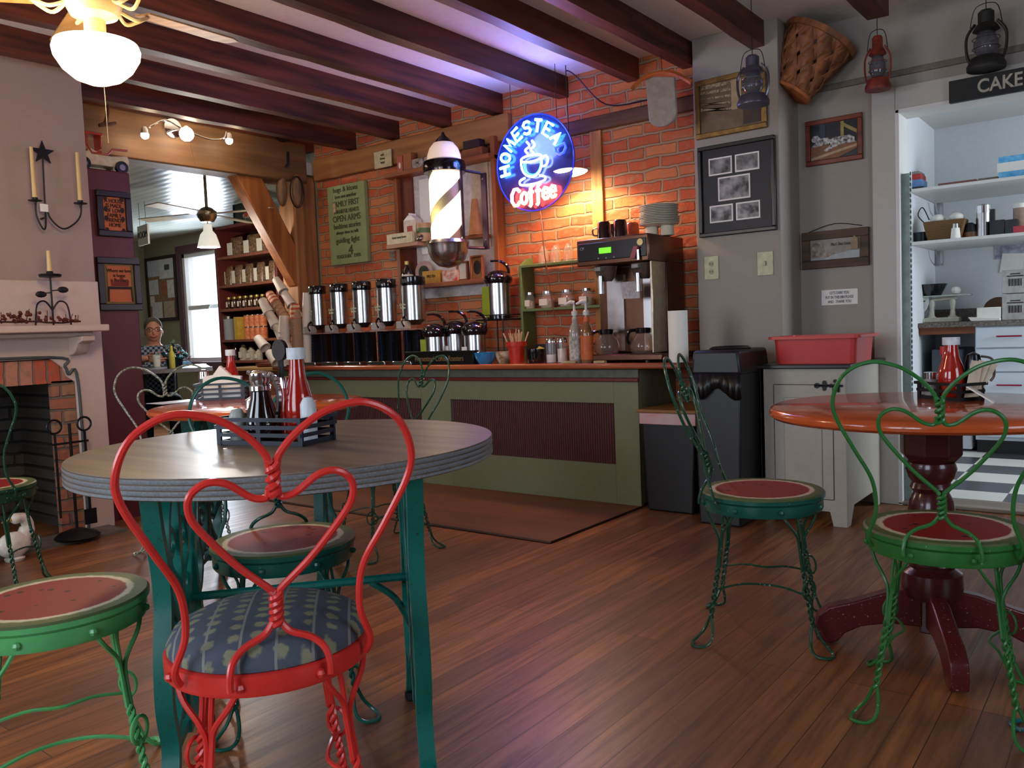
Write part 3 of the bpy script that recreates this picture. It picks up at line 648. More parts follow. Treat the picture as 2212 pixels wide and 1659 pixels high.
c, wd, ht = bbx(209, 557, 301, 671, FX); t = wall_frame('framed_sign', 'lower framed sampler with a drawn fire grate on the maroon cabinet', 'picture', c, 'x', wd, ht, .038, m_dkwood, mat('olive_mat_board', '7A6A3C', .7))
flat(t, 'print', m_kraft, rect(-wd*.27, wd*.27, -ht*.34, ht*.34))
for k, s in enumerate(['Where we love', 'is home', 'is the heart']): text(s, .028, 'lettering', m_ink, t, (0, -.0165, ht*.25-k*ht*.09), sx=.8)
flat(t, 'grate_drawing', m_ink, [(-.075, -.10), (-.065, -.10), (-.062, -.03), (.062, -.03), (.065, -.10), (.075, -.10), (.070, -.015), (-.070, -.015)], -.0155)
flat(t, 'flame_drawing', mat('brick_red_ink', '7A2A18', .7), [(-.05, -.012), (.05, -.012), (.055, .02), (.03, .01), (.015, .055), (-.005, .02), (-.03, .035), (-.035, .01), (-.052, .022)], -.0155)
# toy truck on the cabinet
m_cream = mat('cream_toy_paint', 'D8CBA8', .35); m_toyred = mat('toy_red', 'B2402E', .35)
ca = atx(218, 350, -4.80)
t = thing('toy_car', 'small cream and red vintage toy car on top of the maroon cabinet', 'toy', (-4.83, ca.y, pz), PI/2)
S = .16
g = G(); g.prism([(-1.0*S, .10), (-.95*S, .125), (-.5*S, .13), (-.4*S, .15), (.0, .12), (.35*S, .115), (.95*S, .13), (1.02*S, .10), (1.0*S, .055), (-1.0*S, .055)], -.045, .045, 'y')
g.m = Matrix.Identity(4); o = g.make('body', m_cream, t, bevel=.006); o.location.z = -.02
g = G(); g.box(-.5*S, .05*S, -.04, .04, .11, .12); g.box(-.52*S, -.44*S, -.04, .04, .14, .21); g.box(-.0*S, .06*S, -.04, .04, .13, .21); g.box(-.55*S, .1*S, -.045, .045, .205, .22); g.make('cab_roof', m_toyred, t, bevel=.004)
g = G(); g.tube([(-1.0*S, -.048, .135), (-.5*S, -.048, .14), (-.35*S, -.048, .10), (.2*S, -.048, .10), (.4*S, -.048, .135), (.95*S, -.048, .14)], .006, 6); g.make('stripe', m_toyred, t)
for x in (-.68*S, .68*S):
    for y in (-.05, .05):
        g = G(); g.cyl((x, y-.012, .036), (x, y+.012, .036), .036, n=20); w_ = g.make('wheel', m_black, t)
        g = G(); g.cyl((x, y-.014, .036), (x, y+.014, .036), .018, n=16); g.make('hub_cap', m_steel, w_)
# hanging thing at the cabinet corner
p = atx(298, 440, -4.70)
t = thing('hanging_doll', 'small tan cloth ornament hanging from the maroon cabinet corner', 'ornament', (-4.9, 2.575, p.z))
g = G(); g.ball((0, 0, .04), .045, (1, .5, 1.2)); g.make('head', mat('tan_cloth', '9A7A4A', .8), t)
g = G(); g.lathe([(0, -.16), (.05, -.15), (.035, .0), (0, .01)], 16, sy=.5); g.make('dress', mat('rust_cloth', '6A2E22', .8), t)
g = G(); g.tube([(0, 0, .08), (0, -.028, .15)], .002, 5); g.make('hanging_loop', m_blackm, t)
# wall candle sconce with a star
sc0 = atx(92, 400, XL+.05)
t = thing('candle_sconce', 'black iron star wall sconce with two cream candles, on the chimney breast', 'sconce', (XL, sc0.y, sc0.z), PI/2)
def LW(x, y, X=XL+.06): p = atx(x, y, X); return (p.y-sc0.y, -(X-XL), p.z-sc0.z)
st = LW(92, 330); g = G()
g.prism([(st[0]+(.062 if k % 2 == 0 else .025)*math.sin(k*PI/5), st[2]+(.062 if k % 2 == 0 else .025)*math.cos(k*PI/5)) for k in range(10)], -.065, -.055, 'y'); g.make('star', m_blackm, t)
g = G(); g.tube([LW(92, 335), LW(97, 435), LW(99, 490)], .004, 6)
g.tube(spline([LW(77, 438), LW(79, 465), LW(92, 493), LW(99, 488), LW(98, 440)], 6), .0045, 6)
g.tube(spline([LW(101, 440), LW(108, 470), LW(135, 494), LW(160, 484), LW(174, 465), LW(175, 440)], 6), .0045, 6); 
q = LW(99, 470); g.tube([q, (q[0], 0, q[2])], .005, 6); g.make('arm', m_blackm, t)
for k, (x, y) in enumerate(((76, 436), (174, 442))):
    q = LW(x, y); g = G(); g.lathe([(.004, -.02), (.008, 0), (.032, .004), (.034, .008), (.014, .009), (.014, .022), (.012, .022)], 16, c=q); g.make('drip_pan', m_blackm, t)
    tp = LW(x-4, 318 if k == 0 else 330)
    g = G(); g.tube([(q[0], q[1], q[2]+.012), (q[0], q[1], tp[2])], [.012, .0085], 12); g.make('candle', mat('cream_wax', 'D9B678', .35, var=.02), t)
q = LW(93, 447); flat(t, 'paper_tag', m_paper, rect(q[0]-.018, q[0]+.022, q[2]-.025, q[2]+.015), q[1]-.006)
# candlestick on the mantel
b0 = atx(112, 698, -4.52)
t = thing('candlestick', 'black iron candlestick with leaf arms and a cream candle, on the mantel', 'candlestick', (-4.50, b0.y, zm), PI/2)
sc = .0022
g = G(); g.lathe([(.006, .245), (.05, .25), (.055, .262), (.05, .265), (.02, .262), (.014, .28), (0, .28)], 20); g.make('drip_pan', m_blackm, t)
g = G(); g.tube([(0, 0, .07), (0, 0, .25)], .005, 8)
for s, a in ((-1, 0), (1, 0), (1, 1)):
    e = (s*.088 if a == 0 else .03, 0 if a == 0 else .07, .003); g.tube(spline([(0, 0, .08), (e[0]*.4, e[1]*.4, .125), (e[0]*.85, e[1]*.85, .105), e], 6), .0045, 6)
g.tube([(-.0, 0, .17), (-.05, 0, .165)], .003, 5); g.tube([(0, 0, .18), (.045, 0, .185)], .003, 5)
g.make('stand', m_blackm, t)
for x, z, a in ((-.055, .16, -.5), (.055, .185, .3)):
    g = G(); g.ball((x, -.01, z), .024, (1.2, .2, .7), 10); g.make('leaf', m_blackm, t)
g = G(); g.tube([(0, 0, .27), (0, 0, .385)], [.013, .009], 12); g.make('candle', MATS['cream_wax'], t)
# berry garland
t = thing('berry_garland', 'dark red berry garland lying along the mantel shelf', 'garland', (-4.44, 1.6, zm))
random.seed(5); g = G(); pts = [(random.uniform(-.012, .012), y, .012+random.uniform(0, .01)) for y in [(-.6+k*.045) for k in range(25)]]
g.tube(pts, .005, 5); g.make('vine', mat('brown_twig', '3E2018', .8), t)
g = G()
for k in range(150):
    y = random.uniform(-.6, .47); h = .02+.05*abs(math.sin(y*7))*random.random(); g.ball((random.uniform(-.04, .03), y, h), random.uniform(.006, .011), n=8)
    if k % 4 == 0: g.tube([(0, y, .012), (random.uniform(-.03, .02), y+random.uniform(-.03, .03), h+.03)], .002, 4)
o = g.make('berries', mat('dark_red_berry', '5E2018', .5), t); o['kind'] = 'stuff'
# fire tools, poinsettia, goose by the hearth
fx = atz(150, 1150, 0)
t = thing('fireplace_tool_stand', 'black iron fireplace tool stand with ring handles on the hearth', 'fire tools', (-4.42, 1.97, .015), PI/2)
g = G(); g.lathe([(0, 0), (.10, 0), (.11, .01), (.09, .03), (.03, .05), (0, .05)], 20); g.make('base', m_blackm, t)
g = G(); g.tube([(0, 0, .04), (0, 0, .60)], .008, 8)
g.tube([(-.09, 0, .50), (.09, 0, .50)], .006, 6); g.make('stem', m_blackm, t)
for s, nm in ((-1, 'poker'), (1, 'shovel')):
    g = G(); g.tube([(s*.075, 0, .12), (s*.075, 0, .55)], .006, 6); g.tube([(s*.075+.035*math.sin(k*PI/8), 0, .59-.035*math.cos(k*PI/8)) for k in range(16)], .006, 6, closed=True)
    if s > 0: g.box(.045, .105, -.005, .005, .06, .14)
    g.make(nm, m_blackm, t)
t = thing('poinsettia', 'red poinsettia plant in front of the firebox at the left edge', 'plant', (-4.30, 1.23, 0))
g = G(); g.lathe([(0, 0), (.07, 0), (.09, .15), (.085, .15), (0, .14)], 20); g.make('pot', mat('dark_green_foil', '1A3A28', .3), t)
g = G(); g2 = G(); random.seed(11)
for k in range(60):
    a = random.uniform(0, 2*PI); r_ = random.uniform(.04, .17); z = .42+.18*(1-r_/.17)*random.random()+.05; tilt = random.uniform(-.3, .4)
    gg = g if k % 3 else g2; zz = z if k % 3 else z-.14
    m0 = Matrix.Translation((r_*math.cos(a), r_*math.sin(a), zz)) @ Matrix.Rotation(a, 4, 'Z') @ Matrix.Rotation(tilt, 4, 'Y'); gg.m = m0
    gg.prism([(-.05, 0), (-.01, .022), (.03, .018), (.065, 0), (.03, -.018), (-.01, -.022)], -.001, .001, 'z')
g.m = g2.m = Matrix.Identity(4)
o = g.make('bracts', mat('poinsettia_red', 'C0202A', .5), t); o['kind'] = 'stuff'
g2.tube([(0, 0, .14), (.01, 0, .5)], .006, 6); o = g2.make('foliage', mat('poinsettia_leaf', '234A28', .5), t); o['kind'] = 'stuff'
p = atz(22, 1185, .0)
t = thing('ceramic_goose', 'white ceramic goose standing on the hearth at the left edge', 'figurine', (-4.30, 1.62, .0))
g = G(); g.m = Matrix.Rotation(.2, 4, 'Z'); g.ball((0, 0, .075), .07, (.75, 1.15, .9), 20); g.tube(spline([(0, .05, .10), (0, .075, .15), (0, .06, .19), (0, .03, .20)], 5), [.035]*5+[.028]*5+[.024]*6, 10); g.ball((0, .02, .198), .027, n=12); g.lathe([(0, 0), (.04, 0), (.045, .012), (.03, .02), (0, .02)], 16); g.make('body', mat('white_ceramic', 'E8E2D4', .3), t)
g = G(); g.tube([(0, 0, .197), (0, -.045, .190)], [.010, .003], 8); g.make('beak', mat('orange_beak', 'B88A3A', .4), t)
# hook hanging from the ceiling by the chimney
t = thing('iron_hook', 'dark iron hook tool hanging on the timber beside the ceiling fan', 'hook', (XH+.02, atx(222, 260, XH).y, atx(222, 260, XH).z), PI/2)
g = G(); g.tube(spline([(.03, -.02, .19), (.015, -.03, .1), (-.01, -.04, -.02), (-.06, -.05, -.055), (.02, -.045, -.03), (.05, -.04, -.02)], 5), .012, 6); g.tube([(.03, -.02, .19), (.03, .02, .2)], .008, 6); g.make('hook', mat('rusty_iron', '4A2820', .7), t)

# ------------------------------------------------------------------ far dining room
m_shelfred = mat('red_brown_shelf_paint', '5A2420', .4, var=.06)
sx0, sx1 = aty(468, 620, 4.6).x, aty(600, 620, 4.6).x; shz = 2.09
t = thing('shelf_unit', 'tall red-brown shelf unit of coffee, jars and cans in the far room', 'shelf', ((sx0+sx1)/2, 4.6, 0))
W2 = (sx1-sx0)/2
g = G(); g.box(-W2, -W2+.03, 0, .36, 0, shz); g.box(W2-.03, W2, 0, .36, 0, shz); g.box(-W2, W2, 0, .36, shz-.03, shz); g.make('side_panel', m_shelfred, t, bevel=.003)
g = G(); g.box(-W2+.03, W2-.03, .345, .36, 0, shz-.03); g.make('back_panel', mat('dark_shelf_back', '2E1412', .6), t)
SHZ = [aty(540, y, 4.62).z for y in (547, 611, 664, 732, 778)]
for z in SHZ:
    g = G(); g.box(-W2+.03, W2-.03, .0, .345, z-.025, z); g.make('shelf_board', mat('tan_red_shelf_board', '7E4A38', .4), t, bevel=.003)
m_bag = mat('clear_bag_of_beans', '432A1C', .35, col2='8A6C50', scale=60); m_label = mat('cream_label', 'D8D0BE', .6, var=.04)
def bag(label, x, z, w_, h_, rot=0):
    t = thing('coffee_bag', label, 'bag', (x, 4.72, z), rot, 'bags of coffee on the far shelf unit')
    g = G(); g.m = Matrix.Identity(4)
    n = 8; rings = []
    for k in range(6):
        f = k/5; ww = w_/2*(1-.15*f); dd = .045*(1-f**3*.85); rings.append([g.pt((ww*math.copysign(abs(math.cos(a))**.6, math.cos(a)), dd*math.copysign(abs(math.sin(a))**.6, math.sin(a)), h_*f)) for a in [2*PI*i/16 for i in range(16)]])
    for a, b in zip(rings, rings[1:]):
        for i in range(16): j = (i+1) % 16; g.face((a[i], a[j], b[j], b[i]))
    g.face(rings[0][::-1]); g.face(rings[-1]); g.make('pouch', m_bag, t)
    g = G(); g.box(-w_/2*.95, -w_*.08, -.048, -.045, h_*.1, h_*.72); g.make('label_panel', m_label, t)
def SHX(px, row): return aty(px, [540, 600, 655, 720, 770][row], 4.72).x
names = ['leftmost', 'middle', 'rightmost']
for k, px in enumerate((513, 549, 578)): bag('%s of the three coffee bags on the top board of the far shelf unit' % names[k], SHX(px, 0), SHZ[0], .20, .185)
for k, px in enumerate((497, 518, 541, 566, 592)): bag('coffee bag number-%s from the left, second board of the far shelf unit' % ['one', 'two', 'three', 'four', 'five'][k], SHX(px, 1), SHZ[1], .125, .19)
m_honey = mat('dark_honey', '3A1E0E', .15, coat=.5); m_lidg = mat('gold_lid', 'B8A35A', .35, metal=.6)
t = thing('honey_jar', 'small dark honey jar with gold lid, one of the row on the third board', 'jar', (SHX(503, 2), 4.68, SHZ[2]), 0, 'row of honey jars on the far shelf unit')
g = G(); g.lathe([(0, 0), (.024, 0), (.026, .01), (.026, .085), (.02, .098), (0, .098)], 14); g.make('jar_body', m_honey, t)
g = G(); g.lathe([(0, .096), (.021, .096), (.021, .115), (0, .115)], 14); g.make('lid', m_lidg, t)
g = G(); g.box(-.013, .013, -.029, -.026, .02, .07); g.make('jar_label', m_label, t)
for k in range(1, 8): dup(t, (SHX(503+k*12.2, 2), 4.68, SHZ[2]))
# canisters and cans, fourth board
t = thing('glass_canister', 'pale glass canister at the left end of the fourth board', 'jar', (SHX(503, 3), 4.68, SHZ[3]))
g = G(); g.lathe([(0, 0), (.05, 0), (.05, .12), (.05, .14), (.05, .2), (0, .2)], 18); g.make('jar_body', glass('milky_glass', 'B8BCC4', .1, .6), t)
g = G(); g.lathe([(0, .2), (.052, .2), (.052, .225), (0, .225)], 18); g.make('lid', m_steel, t)
dup(t, (SHX(522, 3), 4.72, SHZ[3]), label='pale glass canister, second from the left on the fourth board', scale=.75)
m_can = mat('orange_can_label', 'B8522E', .4, col2='C8845A', scale=40)
t = thing('food_can', 'orange-labelled can stacked two high on the fourth board of the far shelf unit', 'can', (SHX(545, 3), 4.68, SHZ[3]), 0, 'orange cans on the fourth board')
g = G(); g.lathe([(0, 0), (.037, 0), (.037, .105), (0, .105)], 18); g.make('tin', m_can, t)
g = G(); g.lathe([(0, .105), (.038, .105), (.038, .112), (0, .112)], 18); g.make('can_rim', m_steel, t)
for k in range(4):
    for j in range(2):
        if k or j: dup(t, (SHX(545, 3)+k*.08, 4.68, SHZ[3]+j*.113))
t = thing('food_box', 'yellow and orange box left of the cans on the fourth board', 'box', (SHX(532, 3), 4.64, SHZ[3]))
g = G(); g.box(-.03, .03, -.03, .05, 0, .21); g.make('carton', mat('yellow_box', 'C8A040', .5), t, bevel=.002)
m_dkglass = mat('dark_bottle_glass', '1C120E', .1, coat=.6); m_wglass = mat('cream_jar', 'B8AE98', .3)
for k, (px, h_, r_, m_) in enumerate(((502, .12, .035, m_dkglass), (518, .17, .032, m_dkglass), (535, .16, .04, m_wglass), (552, .13, .042, m_wglass), (568, .11, .035, m_wglass))):
    t = thing('shelf_jar', '%s jar on the lowest visible board of the far shelf unit, %s from the left' % ('dark' if k < 2 else 'cream', ['first', 'second', 'third', 'fourth', 'fifth'][k]), 'jar', (SHX(px, 4), 4.68, SHZ[4]))
    g = G(); g.lathe([(0, 0), (r_, 0), (r_, h_*.65), (r_*.5, h_*.8), (r_*.5, h_*.92), (0, h_*.92)], 14); g.make('jar_body', m_, t)
    g = G(); g.lathe([(0, h_*.9), (r_*.55, h_*.9), (r_*.55, h_), (0, h_)], 14); g.make('lid', m_blackm, t)
    g = G(); g.box(-r_*.6, r_*.6, -r_-.003, -r_+.002, h_*.15, h_*.5); g.make('jar_label', m_label, t)
# picture on top of shelf unit
c, wd, ht = bby(516, 440, 560, 472, 4.75); t = wall_frame('framed_picture', 'dark framed still-life picture standing on top of the far shelf unit', 'picture', (c[0], 4.75, shz+.105), 'y', wd*1.4, .21, .012, m_black, mat('dark_green_print', '22261E', .5))
flat(t, 'print', mat('white_flower_print', 'B8B0A0', .6, col2='3A3A2A', scale=30), rect(-wd*.25, wd*.45, -.07, .0)); flat(t, 'red_spot', mat('red_print', 'A83A2A', .6), rect(-wd*.18, -wd*.02, -.03, .01), -.0145)
# low cabinet in front of the shelf with a tray
c, wd, ht = bby(497, 790, 560, 868, 4.25); c = (-6.12, 4.25, 0)
t = thing('low_cabinet', 'low orange-brown wooden cabinet in front of the far shelf unit', 'cabinet', (c[0]+.12, 4.4, 0))
zc = aty(530, 794, 4.2).z
g = G(); g.box(-.38, .38, -.18, .17, .0, zc-.03); g.make('body', wood('salmon_wood', '8A5138', '6E3E2A', .5, 2, 4), t, bevel=.004)
g = G(); g.box(-.42, .42, -.22, .18, zc-.03, zc); g.make('top_board', wood('tan_top', '9A7A50', '7E5E3A', .4, 0, 4), t, bevel=.005)
g = G(); g.box(-.30, .30, -.19, -.178, zc-.26, zc-.07); d = g.make('drawer', MATS['salmon_wood'], t, bevel=.004)
g = G(); g.ball((0, -.2, zc-.16), .012, n=8); g.make('knob', m_blackm, d)
t = thing('wicker_tray', 'round reddish wicker tray on the low cabinet', 'tray', (c[0]+.2, 4.35, zc)); g = G(); g.lathe([(0, 0), (.13, 0), (.15, .03), (.145, .03), (.125, .006), (0, .006)], 24); g.make('tray_basket', mat_stripe('wicker_red', '8A4A30', '5A2C1C', 60, 'Z', .7), t)
# bulletin board
c, wd, ht = bby(319, 553, 384, 694, 5.59); t = wall_frame('bulletin_board', 'bulletin board covered with pinned papers on the far wall', 'board', (c[0], 5.595, c[2]), 'y', wd, ht, .04, m_dkwood, mat('cork', '9A7658', .8))
random.seed(4)
for k, (u0, u1, v0, v1, cc) in enumerate(((-.45, -.05, .2, .45, 'C8D0E0'), (-.05, .42, .15, .45, 'D8D8DA'), (-.42, -.1, -.08, .15, 'D4D8DC'), (0, .2, -.1, .1, 'A8644A'), (-.4, -.25, -.25, -.1, 'E0DCD4'), (.2, .42, -.15, .12, 'D8D4CC'), (-.35, 0, -.45, -.2, 'D4D4D8'), (.05, .4, -.45, -.2, 'B8A690'), (.15, .3, .28, .36, '4A4A52'))):
    flat(t, 'pinned_paper', mat('pinned_paper_%d' % k, cc, .7), rect(u0*wd, u1*wd, v0*ht, v1*ht), -.0125-.0012*k)
# ROOM sign hanging
p = atd(310, 508, 7.6)
t = thing('hanging_sign', 'small white hanging sign reading ROOM in the far room', 'sign', p, R(-10)); 
g = G(); g.box(-.13, .13, -.008, .008, -.09, .09); g.make('board', m_paper, t)
text('ROOM', .085, 'lettering', m_blackm, t, (0, -.010, 0), sx=1.0)
g = G(); g.tube([(-.08, 0, .09), (-.08, 0, 2.31-p.z)], .002, 4); g.tube([(.08, 0, .09), (.08, 0, 2.31-p.z)], .002, 4); g.make('cord', m_blackm, t)
# far ceiling fan with bell light
p = atd(447, 463, 6.6); p2 = atd(449, 520, 6.6)
t = thing('ceiling_fan', 'ceiling fan with thin pale blades and a bell-shaped lit shade in the far room', 'ceiling fan', (p.x, p.y, p.z))
g = G(); g.lathe([(0, -.07), (.05, -.06), (.075, -.02), (.075, .02), (.04, .05), (.012, .06), (.012, 2.31-p.z), (0, 2.31-p.z)], 24); g.make('motor_housing', mat('brass_nickel', 'A89A80', .25, metal=.9), t)
for k in range(4):
    g = G(); g.m = Matrix.Rotation(R(200+k*90), 4, 'Z') @ Matrix.Rotation(R(6), 4, 'X'); g.box(.08, .62, -.06, .06, -.004, .004); g.make('blade', mat('pale_blade', 'B8B09A', .4), t, bevel=.002)
dz = p2.z-p.z
g = G(); g.tube([(0, 0, -.06), (0, 0, dz+.10)], .006, 8); g.make('drop_rod', m_steel, t)
g = G(); g.lathe([(.03, dz+.13), (.035, dz+.08), (.06, dz+.05), (.075, dz), (.088, dz-.05), (.083, dz-.05), (.07, dz), (.055, dz+.045), (.03, dz+.07)], 24, cap=False); g.make('lamp_shade', mat('frosted_bell_shade', 'D8DCE0', .3, emit=.6, ecol='F4F0E0'), t)
g = G(); g.lathe([(0, dz-.046), (.08, dz-.046), (.06, dz-.02), (0, dz)], 24); g.make('bulb', mat('warm_bulb', 'FFF0D0', .4, emit=14, ecol='FFF2DC'), t)
# window details: street outside
# dining table with person
pt = atd(360, 790, 8.3)
tz = .80; tp = atd(372, 790, 7.38); TX, TY = tp.x, tp.y
t = thing('dining_table', 'dark dining table with pale metal edge where the man sits', 'table', (TX, TY, 0), R(-30))
g = G(); g.box(-.62, .62, -.30, .30, tz-.03, tz); g.make('tabletop', mat('black_table_top', '1C1C1E', .3), t, bevel=.004)
g = G(); g.box(-.63, .63, -.31, -.30, tz-.032, tz+.001); g.box(-.63, -.62, -.31, .31, tz-.032, tz+.001); g.box(.62, .63, -.31, .31, tz-.032, tz+.001); g.make('edge_strip', m_steel, t)
g = G(); g.box(-.6, .6, -.27, -.25, .25, tz-.03); g.make('apron', m_black, t)
for x in (-.56, .56):
    for y in (-.25, .25): g = G(); g.box(x-.025, x+.025, y-.025, y+.025, 0, tz-.03); g.make('leg', m_black, t)
point('bell_shade_light', (p.x, p.y, p2.z-.10), 30, (1, .93, .82), .05)
# ------------------------------------------------------------------ man at the far table
hp = atd(331, 716, 8.0)
face_dir = math.atan2(-hp.y*.9, -hp.x)      # he looks towards the room
t = thing('person', 'man in dark plaid shirt and glasses seated at the far table, holding a cup', 'person', (hp.x, hp.y, 0), face_dir+PI/2)
m_skin = mat('skin', 'C98A6E', .5, var=.05); m_plaid = mat_checker('navy_white_plaid', '1E2434', '8E96A8', .024, .8); m_jean = mat('dark_jeans', '1E2430', .8)
HZ = hp.z
def skin(name, verts, edges, radii, m, parent, root=0, sub=2):
    me = bpy.data.meshes.new(name); me.from_pydata(verts, edges, []); o = bpy.data.objects.new(name, me); COL.objects.link(o)
    md = o.modifiers.new('skin', 'SKIN'); md.use_smooth_shade = True
    for i, r in enumerate(radii):
        r = r if isinstance(r, tuple) else (r, r); me.skin_vertices[0].data[i].radius = r
        me.skin_vertices[0].data[i].use_root = (i == root)
    s = o.modifiers.new('sub', 'SUBSURF'); s.levels = s.render_levels = sub
    me.materials.append(m); o.parent = parent; return o
sh = HZ-.165; pv = HZ-.66
V = [(0, .02, pv), (0, .02, pv+.18), (0, .0, sh-.06), (0, -.01, sh+.045), (0, -.03, HZ-.06), (0, -.03, HZ+.04),
     (-.19, 0, sh-.035), (-.28, -.07, sh-.19), (-.15, -.29, sh-.10), (-.06, -.35, sh-.08),
     (.19, 0, sh-.035), (.28, -.07, sh-.19), (.14, -.29, sh-.10), (.045, -.35, sh-.08),
     (-.10, -.02, pv-.02), (-.13, -.42, pv), (-.13, -.42, .08), (-.13, -.52, .05),
     (.10, -.02, pv-.02), (.13, -.42, pv), (.13, -.42, .08), (.13, -.52, .05)]
E_ = [(0, 1), (1, 2), (2, 3), (3, 4), (4, 5), (2, 6), (6, 7), (7, 8), (8, 9), (2, 10), (10, 11), (11, 12), (12, 13), (0, 14), (14, 15), (15, 16), (16, 17), (0, 18), (18, 19), (19, 20), (20, 21)]
rd = [(.14, .10), (.14, .10), (.11, .08), .050, .072, .07, .05, .042, .036, .028, .05, .042, .036, .028, .085, .065, .045, .04, .085, .065, .045, .04]
body = skin('body', V, E_, rd, m_skin, t)
# fingers around the cup
for s, hx in ((-1, -.06), (1, .05)):
    for k in range(4):
        z = sh-.115+k*.017; g = G(); g.tube(spline([(hx+s*.012, -.335, z), (hx-s*.0, -.375, z), (hx-s*.03, -.395-.002*k, z)], 4), [.0085]*9, 6); g.make('finger', m_skin, body)
    g = G(); g.tube([(hx, -.335, sh-.055), (hx-s*.02, -.36, sh-.04), (hx-s*.03, -.385, sh-.035)], [.01, .009, .008], 6); g.make('thumb', m_skin, body)
g = G(); g.ball((0, -.035, HZ+.0), .088, (.85, 1.05, 1.28), 20); g.ball((0, -.13, HZ-.015), .015, (.8, 1, 1.4), 8); g.ball((-.078, -.02, HZ-.01), .018, (.5, 1, 1.5), 8); g.ball((.078, -.02, HZ-.01), .018, (.5, 1, 1.5), 8); g.make('head', m_skin, t)
g = G(); g.ball((0, -.015, HZ+.035), .094, (.88, 1.02, 1.0), 18); g.make('hair', mat('grey_brown_hair', '5A4A40', .8), t).location = (0, .012, .012)
g = G()
for s in (-1, 1): g.tube([(s*.032+.024*math.cos(k*PI/6), -.125, HZ+.018+.018*math.sin(k*PI/6)) for k in range(12)], .0025, 5, closed=True); g.tube([(s*.056, -.125, HZ+.02), (s*.078, -.03, HZ+.015)], .002, 5)
g.tube([(-.008, -.128, HZ+.02), (.008, -.128, HZ+.02)], .002, 5); g.make('glasses', m_black, t)
for s in (-1, 1): g = G(); g.ball((s*.032, -.113, HZ+.016), .010, (1.2, .5, .7), 8); g.make('eye', mat('eye_dark', '2A1C18', .3), t)
g = G(); g.tube(spline([(-.028, -.112, HZ-.048), (0, -.124, HZ-.056), (.028, -.112, HZ-.048)], 4), .006, 6); g.make('mouth', mat('lip', 'A85A4E', .5), t)
sv = [V[i] for i in (1, 2, 3, 6, 7, 8, 10, 11, 12, 0)]; sv[1] = (0, -.005, sh-.075); sv[2] = (0, -.005, sh+.018)
skin('shirt', sv, [(9, 0), (0, 1), (1, 2), (1, 3), (3, 4), (4, 5), (1, 6), (6, 7), (7, 8)], [(.18, .14), (.165, .135), (.085, .085), .088, .066, .05, .088, .066, .05, (.175, .14)], m_plaid, t, 0)
skin('trousers', [V[i] for i in (0, 14, 15, 16, 18, 19, 20)], [(0, 1), (1, 2), (2, 3), (0, 4), (4, 5), (5, 6)], [(.16, .12), .10, .08, .06, .10, .08, .06], m_jean, t, 0)
cwl = Matrix.Rotation(face_dir+PI/2, 4, 'Z') @ Vector((-.005, -.385, 0)); cpos = Vector((hp.x, hp.y, 0))+cwl
t = thing('paper_cup', 'white cup held by the man at the far table', 'cup', (cpos.x, cpos.y, tz)); g = G(); g.lathe([(0, 0), (.03, 0), (.04, .11), (.036, .11), (.028, .006), (0, .006)], 20); g.make('cup_body', m_paper, t)
# chair he sits on (plain, mostly hidden)
t = thing('dining_chair', 'dark chair under the seated man at the far table', 'chair', (hp.x, hp.y, 0), face_dir+PI/2)
g = G(); g.box(-.21, .21, -.2, .2, pv-.16, pv-.13); g.make('seat', m_black, t)
for x in (-.19, .19):
    for y in (-.18, .18): g = G(); g.box(x-.015, x+.015, y-.015, y+.015, 0, pv-.16); g.make('leg', m_black, t)
g = G(); g.box(-.2, .2, .185, .205, pv-.1, pv+.25); g.make('backrest', m_black, t)
# things on his table: blue napkin bundle, poinsettia centrepiece, condiments
rotT = R(-30); lt = Matrix.Rotation(rotT, 4, 'Z')
def onT(u, v): q = lt @ Vector((u, v, 0)); return (TX+q.x, TY+q.y, tz)
t = thing('blue_cloth', 'crumpled light blue cloth on the far table', 'cloth', onT(-.02, .05)); g = G(); random.seed(2)
for k in range(9): g.ball((random.uniform(-.10, .10), random.uniform(-.04, .04), .025), .032, (1.2, 1, .7), 10)
g.make('folds', mat('light_blue_cloth', '5A9AC8', .6), t)
t = thing('centrepiece', 'leafy centrepiece with red flowers and blue ornaments on the far table', 'plant', onT(.28, .02)); g = G(); g.lathe([(0, 0), (.06, 0), (.07, .08), (0, .08)], 16); g.make('pot', mat('dark_blue_pot', '20283A', .4), t)
g = G(); g2 = G()
for k in range(90):
    a = random.uniform(0, 2*PI); r_ = random.uniform(0, .13); z = .07+random.uniform(0, .16)*(1-r_/.2); gg = g2 if k % 9 == 0 else g
    gg.m = Matrix.Translation((r_*math.cos(a), r_*math.sin(a), z)) @ Matrix.Rotation(a, 4, 'Z') @ Matrix.Rotation(random.uniform(-.9, .3), 4, 'Y'); gg.prism([(-.03, 0), (0, .014), (.035, 0), (0, -.014)], -.001, .001, 'z')
o = g.make('foliage', mat('dusty_green_leaf', '3E5A48', .6), t); o['kind'] = 'stuff'; o = g2.make('flowers', mat('coral_flower', 'B83A42', .5), t); o['kind'] = 'stuff'
g = G()
for k in range(7): a = k*.9; g.ball((.09*math.cos(a), .09*math.sin(a), .09+.02*(k % 3)), .02, n=10)
g.make('ornaments', mat('teal_ornament', '3A86A0', .2, metal=.5), t)
t = thing('candle_jar', 'yellow-green bottle at the right end of the far table', 'bottle', onT(.5, .0)); g = G(); g.lathe([(0, 0), (.025, 0), (.025, .12), (.012, .15), (.012, .19), (0, .19)], 14); g.make('bottle_body', mat('yellow_green_glass', 'A8A04A', .2), t)

